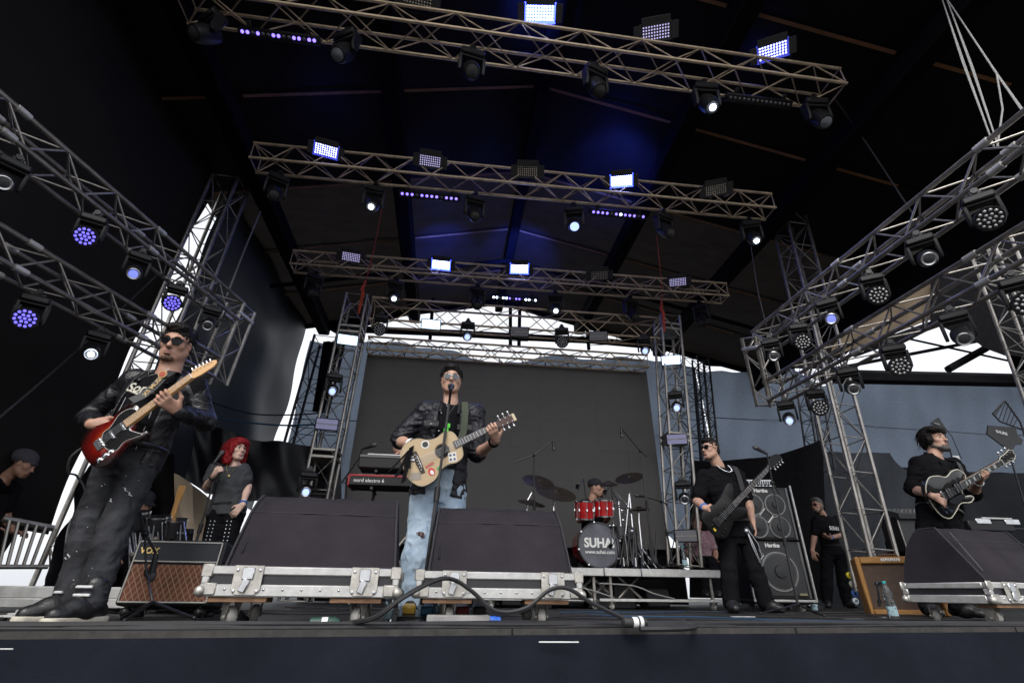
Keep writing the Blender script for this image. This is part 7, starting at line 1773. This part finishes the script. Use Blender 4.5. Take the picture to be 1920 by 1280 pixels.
# ---------------- woman with red hair
WY = 5.5
J = joints(WY, dict(head=(445, 843, -.02), face=(.78, -.62, .04), up=(-.05, 0, 1), neck=(440, 871), shR=(403, 880, .0), shL=(457, 880, .03), elR=(388, 912, .0), wrR=(401, 891, -.2), elL=(465, 913, .03), wrL=(455, 946, -.1),
    hipR=(409, 966), hipL=(439, 966), knR=(392, 1028, -.05), knL=(425, 1030, -.03), anR=(376, 1095), anL=(415, 1095), ftL=(.4, -.9, 0), ftR=(-.2, -.95, 0)))
REDH = mat('bright_red_hair', (.13, .003, .006), .5, noise=.5, nscale=60, bump=.6, bscale=130, spec=.2, col2=(.33, .012, .016))
b5_, P, B, W, T5 = person('smiling woman with red hair in a charcoal T-shirt at the microphone stand', J, dict(skin=PALE, hs=.93, jaw=.92, nr=.045, fem=True, hipw=.16, waist=.13, depth=.1, turned=1, armr=(.043, .036, .036, .023), browm=HAIRM, lipc=(.5, .1, .1),
    handR=(((.55, -.5, .6), (.5, .7, .1), 1), dict(curl=(1.0, 1.1, .7), thumb=(.5, .6), sc=.88)), handL=(((-.45, -.3, -.85), (-.3, .9, -.2), -1), dict(curl=(.3, .4, .3), thumb=(.8, .3), sc=.88)),
    legr=(.085, .06, .055, .04), trousers=(TBLK, dict(e=.008, fold=.004)), shirt=(TGREY, dict(e=.018, hem=.0, sleeve=.6, sr=(.055, .062), fold=.006, nk=.075, fs=(9, 9, 8))), boots=(BOOTM, dict(w=.04)),
    hair=lambda T, P, B, s: (T.ell(P(0, -.025, .04), A3((.088, .104, .093)), B, .02), T.ell(P(-.02, .04, .085), A3((.075, .05, .035)), B, .03), T.ell(P(.085, -.01, -.01), A3((.024, .06, .08)), B, .03), T.ell(P(-.085, -.01, -.0), A3((.026, .06, .078)), B, .03),
        T.ell(P(.08, -.02, -.11), A3((.04, .05, .065)), B, .03), T.ell(P(-.085, -.03, -.09), A3((.04, .05, .06)), B, .03), T.ell(P(0, -.085, -.06), A3((.085, .05, .11)), B, .03), T.ell(P(0, .095, -.03), A3((.066, .07, .085)), B, .01, 's')),
    hairm=REDH, hfold=.008, hfs=(40, 40, 18)), base_of(J), .0068)
bracelet(b5_, J['wrL']+(J['elL']-J['wrL'])*.1, J['elL']-J['wrL'], .03, MATS['blue_wristband'], w=.009, name='wristband'); bracelet(b5_, J['wrR']+(J['elR']-J['wrR'])*.15, J['elR']-J['wrR'], .03, BLACKP, w=.008, name='wristwatch')
MB().tube([chest(T5, .05, .97, -.02), chest(T5, .035, .86, .02), chest(T5, .0, .72, .035), chest(T5, -.035, .86, .02), chest(T5, -.05, .97, -.02)], .0018, 4).build('necklace', mat('necklace_gold', (.4, .3, .12), .4, .8), b5_)
MB().ball(chest(T5, 0, .71, .036), (.012, .004, .014)).build('pendant', mat('necklace_gold', (.4, .3, .12), .4, .8), b5_)
for s in 'LR':
    for k in range(16):
        t = .1+.11*k; a, c = (J['hip'+s], J['kn'+s]) if t <= 1 else (J['kn'+s], J['an'+s]); u = t if t <= 1 else t-1; r_ = .085+(.07-.085)*u if t <= 1 else .068-.015*u
        for dx in (-.018, .018): MB().ball(Vector(a).lerp(Vector(c), u)+Vector((dx, -r_*1.06, 0))-Vector(T5['base']), .0065, nu=6, nv=5).build('eyelet', STEEL, b5_)

strands(b5_, P, B, .93, REDH, 420, .12, 5, slick=.3, fall=1.0, shell=1.07, rad=.0026, curl=.012, zmin=-.08)
MB().tube([W(-.018, .0985, -.068), W(0, .104, -.0705), W(.018, .0985, -.068)], .0032, 6).build('teeth', WHITEP, b5_)
# ---------------- stage hand with phone
CY = 8.3
J = joints(CY, dict(head=(1532, 947, -.02), face=(-.96, -.25, -.06), up=(0, 0, 1), neck=(1543, 966), shR=(1531, 975, -.08), shL=(1569, 974, .08), elR=(1527, 1006, -.06), wrR=(1523, 1032, -.08), elL=(1580, 1002, .02), wrL=(1556, 1008, -.26),
    hipR=(1550, 1038), hipL=(1574, 1038), knR=(1550, 1086, -.03), knL=(1580, 1086, -.03), anR=(1551, 1128), anL=(1588, 1128), ftL=(.1, -1, 0), ftR=(-.6, -.8, 0)))
b6_, P, B, W, T6 = person('stage hand in black T-shirt and glasses looking left with a phone in hand', J, dict(skin=TAN1, hs=1.0, nr=.058, turned=1, hipw=.16, waist=.15, browm=HAIRM, armr=(.05, .042, .042, .028),
    handR=(((-.05, -.1, -1), (.8, .5, 0), 1), dict(curl=(.3, .4, .3))), handL=(((-.9, -.3, .1), (.1, .3, .9), -1), dict(curl=(.5, .8, .6), thumb=(.6, .8))),
    trousers=(TBLK, dict(e=.016, flare=1.15)), shirt=(TBLK, dict(e=.02, hem=-.04, sleeve=.75, sr=(.066, .07), nk=.07)), boots=(BOOTM, {}), hair=hair_short(.004, .004, -.002, -.002), hairm=GREYH, beard=beard_f(.004, .006), beardm=GREYH), base_of(J), .009)
sunglasses(b6_, W, m=mat('spectacle_glass', (.08, .04, .04), .08, trans=.5), fr=mat('red_black_frame', (.12, .01, .01), .3), clear=True)
text('shirt_print', 'SUHAI', .085, WHITEP, b6_, chest(T6, .02, .63, .034), frame(-T6['right'], T6['fwd']).to_euler(), .001, bold=.003)
bracelet(b6_, J['wrL']+(J['elL']-J['wrL'])*.1, J['elL']-J['wrL'], .034, MATS['blue_wristband'], w=.009, name='wristband')
ph = thing('mobile_phone', 'black phone held by the stage hand', 'phone', J['wrL']+Vector((-.13, -.05, .035)), (.5, .2, .3)); MB().bbox((0, 0, 0), (.075, .145, .009), .003).build('phone_body', BLACKP, ph); MB().bbox((0, 0, .0052), (.068, .135, .001), .0004).build('phone_screen', GLASS, ph)

# ---------------- caps and the rest of the crew
def cap_f(T, P, B, s): 
    T.ell(P(0, -.022, .048), A3((.086, .106, .086))*s, B, .01); T.ell(P(0, .02, -.06), A3((.14, .17, .078))*s, B, .006, 's')
    T.ell(P(0, .105, .03), A3((.068, .062, .010))*s, B, .012)
def beanie_f(T, P, B, s):
    T.ell(P(0, -.03, .05), A3((.088, .115, .095))*s, B, .01); T.ell(P(0, -.09, .06), A3((.07, .07, .06))*s, B, .04); T.ell(P(0, .03, -.07), A3((.14, .17, .085))*s, B, .006, 's'); T.cap(P(-.03, .075, .03), P(.03, .075, .03), .02, .02, .02)
DY = 7.25
J = joints(DY, dict(head=(1118, 914, -.02), face=(.78, -.6, -.1), up=(0, 0, 1), neck=(1111, 936), shR=(1094, 946, .0), shL=(1129, 946, .02), elR=(1086, 975, .0), wrR=(1104, 968, -.28), elL=(1136, 975, .0), wrL=(1146, 962, -.28),
    hipR=(1101, 1008, .1), hipL=(1122, 1008, .1), knR=(1090, 1012, -.33), knL=(1136, 1012, -.33), anR=(1090, 1056, -.25), anL=(1138, 1056, -.25), ftL=(.2, -1, 0), ftR=(-.2, -1, 0)), RZ_T, None)
b7_, P, B, W, T7 = person('drummer in black cap and black T-shirt sitting behind the red toms', J, dict(skin=TAN1, hs=1.05, turned=1, hipw=.15, waist=.14, handR=(((.6, -.6, .3), (.3, .5, -.8), 1), dict(curl=(1., 1., .7))), handL=(((-.2, -.8, .3), (.1, .3, -.9), -1), dict(curl=(1., 1., .7))),
    trousers=(TBLK, {}), shirt=(TBLK, dict(e=.018, hem=.0, sleeve=.7)), boots=(BOOTM, {}), hair=cap_f, hairm=mat('black_cap_cloth', (.012, .012, .014), .8), hfold=0, beard=goatee_f(), beardm=STUB), Vector((J['hipL'].x, J['hipL'].y, RZ_T)), .0095)
st_ = thing('drum_stool', 'round black drum stool under the drummer', 'stool', Vector(((J['hipL'].x+J['hipR'].x)/2, J['hipL'].y, RZ_T)))
sz = J['hipL'].z-RZ_T-.11
MB().lathe([(.001, sz), (.15, sz), (.17, sz-.02), (.17, sz-.07), (.15, sz-.08), (.001, sz-.08)], 20).build('seat', BLACKP, st_); MB().cyl((0, 0, .12), (0, 0, sz-.08), .02).build('post', CHROME, st_)
for k in range(3): MB().tube([(0, 0, .16), (.22*math.cos(k*2.1), .22*math.sin(k*2.1), .01)], .011, 6).build('leg', CHROME, st_)
for k, w_ in enumerate((J['wrR'], J['wrL'])):
    t = thing('drumstick', ['pale drumstick in the right hand of the drummer', 'pale drumstick in the left hand of the drummer'][k], 'drumstick', w_); MB().tube([Vector((0, .04, -.02)), Vector((.05*(1-2*k)+.02, -.3, .09))], [.007, .005], 6).build('stick', mat('stick_wood', (.5, .36, .2), .5), t)
def extra(label, Y, head_px, face, sc_px, skin, shirt, hair=None, hairm=None, g=0., pants=TBLK, sit=0., vox=.011, lean=(0, 0), beard=None, cut=None):
    """a figure seen only partly: built whole from its head position and scale"""
    h = onY(head_px[0], head_px[1], Y); f = Vector(face).normalized(); fl = Vector((f.x, f.y, 0)).normalized(); r = fl.cross(Vector((0, 0, 1)))
    nz = h.z-.16; nb_ = Vector((h.x, h.y, nz))-fl*.03+Vector((lean[0]*.2, lean[1]*.2, 0)); hz = nz-.5; hc = Vector((nb_.x+lean[0], nb_.y+lean[1], hz))
    J = dict(head=h, face=f, up=Vector((0, 0, 1)), neck=nb_)
    for s, k in (('R', 1), ('L', -1)):
        J['sh'+s] = nb_+r*k*.18+Vector((0, 0, -.055)); J['el'+s] = J['sh'+s]+r*k*.05+fl*.03+Vector((0, 0, -.28)); J['wr'+s] = J['el'+s]+fl*.16-r*k*.05+Vector((0, 0, -.14))
        J['hip'+s] = hc+r*k*.09
        if sit: J['kn'+s] = J['hip'+s]+fl*.42+Vector((0, 0, .0)); J['an'+s] = Vector((J['kn'+s].x, J['kn'+s].y, max(g+.09, J['kn'+s].z-.42)))
        else: J['an'+s] = Vector((J['hip'+s].x+r.x*k*.03, J['hip'+s].y, g+.09)); J['kn'+s] = J['hip'+s].lerp(J['an'+s], .52)+fl*.03
        J['ft'+s] = fl
    o = dict(skin=skin, turned=1, handR=((fl*.9-r*.3, Vector((0, 0, -1)), -1), dict(curl=(.5, .6, .5))), handL=((fl*.9+r*.3, Vector((0, 0, -1)), 1), dict(curl=(.5, .6, .5))), trousers=(pants, dict(e=.014)), shirt=(shirt, dict(e=.018, hem=-.02, sleeve=.7)), boots=(BOOTM, {}))
    if hair: o['hair'] = hair; o['hairm'] = hairm or HAIRM
    if hair in (cap_f, beanie_f): o['hfold'] = 0
    if beard: o['beard'] = beard; o['beardm'] = STUB
    return person(label, J, o, Vector((hc.x, hc.y, g)), vox) + (J,)
BEAN = mat('grey_knit_beanie', (.05, .045, .055), .9, noise=.2, nscale=60, bump=.4, bscale=150)
b8_ = extra('man in a grey beanie and black T-shirt at the far left edge', 5.7, (46, 870), (.9, .1, -.35), 0, TAN3, TBLK, beanie_f, BEAN, sit=1, vox=.008, lean=(-.5, .0))
text('shirt_print', 'SUHAI', .07, mat('pale_grey_print', (.5, .5, .55), .6), b8_[0], Vector(b8_[4]['hc']+b8_[4]['axis']*.7+b8_[4]['right']*.17+b8_[4]['fwd']*.06-b8_[4]['base']), frame((.8, -.6, 0), (-.0, -1, 0)).to_euler(), .001, bold=.002)  # pale grey lettering
cs_ = thing('road_case', 'dark road case the man in the beanie sits on', 'case', Vector((b8_[4]['hc'][0], b8_[4]['hc'][1], 0))); hz_ = float(b8_[4]['hc'][2])-.12
MB().bbox((0, 0, hz_/2), (.5, .5, max(.1, hz_)), .012).build('case_body', PLY, cs_)
for s in (-1, 1): MB().bbox((s*.245, -.25, hz_/2), (.03, .02, max(.1, hz_)), .004).build('edge_profile', ALU, cs_)
extra('percussionist in a black cap bent over the drums behind the left guitarist', 6.5, (272, 942), (.75, -.5, -.45), 0, TAN1, TBLK, cap_f, MATS['black_cap_cloth'], g=0, sit=1)
extra('crew man in a red and black cap sitting behind the mixing desk', 7.6, (1687, 992), (-.6, -.7, -.3), 0, TAN1, TBLK, cap_f, mat('red_black_cap', (.1, .012, .012), .7), sit=1, beard=beard_f(.008, .012), vox=.009)
extra('crew person with brown hair bending behind the bearded guitarist', 7.9, (1712, 974), (.6, -.5, -.6), 0, TAN3, mat('grey_tee', (.06, .065, .075), .9), hair_short(.004, .0, .006, .004), mat('brown_hair', (.05, .025, .015), .6, noise=.4, nscale=60), g=0, sit=1)
PR = mat('floral_print_shirt', (.28, .25, .27), .8, noise=.6, nscale=22, col2=(.2, .03, .06))
extra('person in a red and white printed shirt behind the right screen tower', 8.6, (1306, 978), (-.3, -.9, -.2), 0, TAN3, PR, hair_short(.006, .0, .01, .006), MATS['brown_hair'], g=0, sit=1)
# keyboard player: hidden behind the singer but for an arm
J = joints(5.75, dict(head=(812, 778), face=(-.3, -.9, -.2), up=(0, 0, 1), neck=(808, 806), shR=(780, 818), shL=(838, 818), elR=(744, 842, .0), wrR=(752, 850, -.35), elL=(850, 860), wrL=(830, 850, -.35), hipR=(792, 918), hipL=(826, 918), knR=(790, 1010), knL=(828, 1010), anR=(790, 1090), anL=(830, 1090), ftL=(0, -1, 0), ftR=(0, -1, 0)))
person('keyboard player in black standing hidden behind the singer', J, dict(skin=TAN1, turned=1, hipw=.16, handR=(((.3, -.9, -.1), (0, 0, -1), -1), dict(curl=(.4, .5, .4))), handL=(((0, -.9, -.1), (0, 0, -1), 1), dict(curl=(.4, .5, .4))), trousers=(TBLK, {}), shirt=(TBLK, dict(sleeve=.5)), boots=(BOOTM, {}), hair=hair_short()), base_of(J), .011)
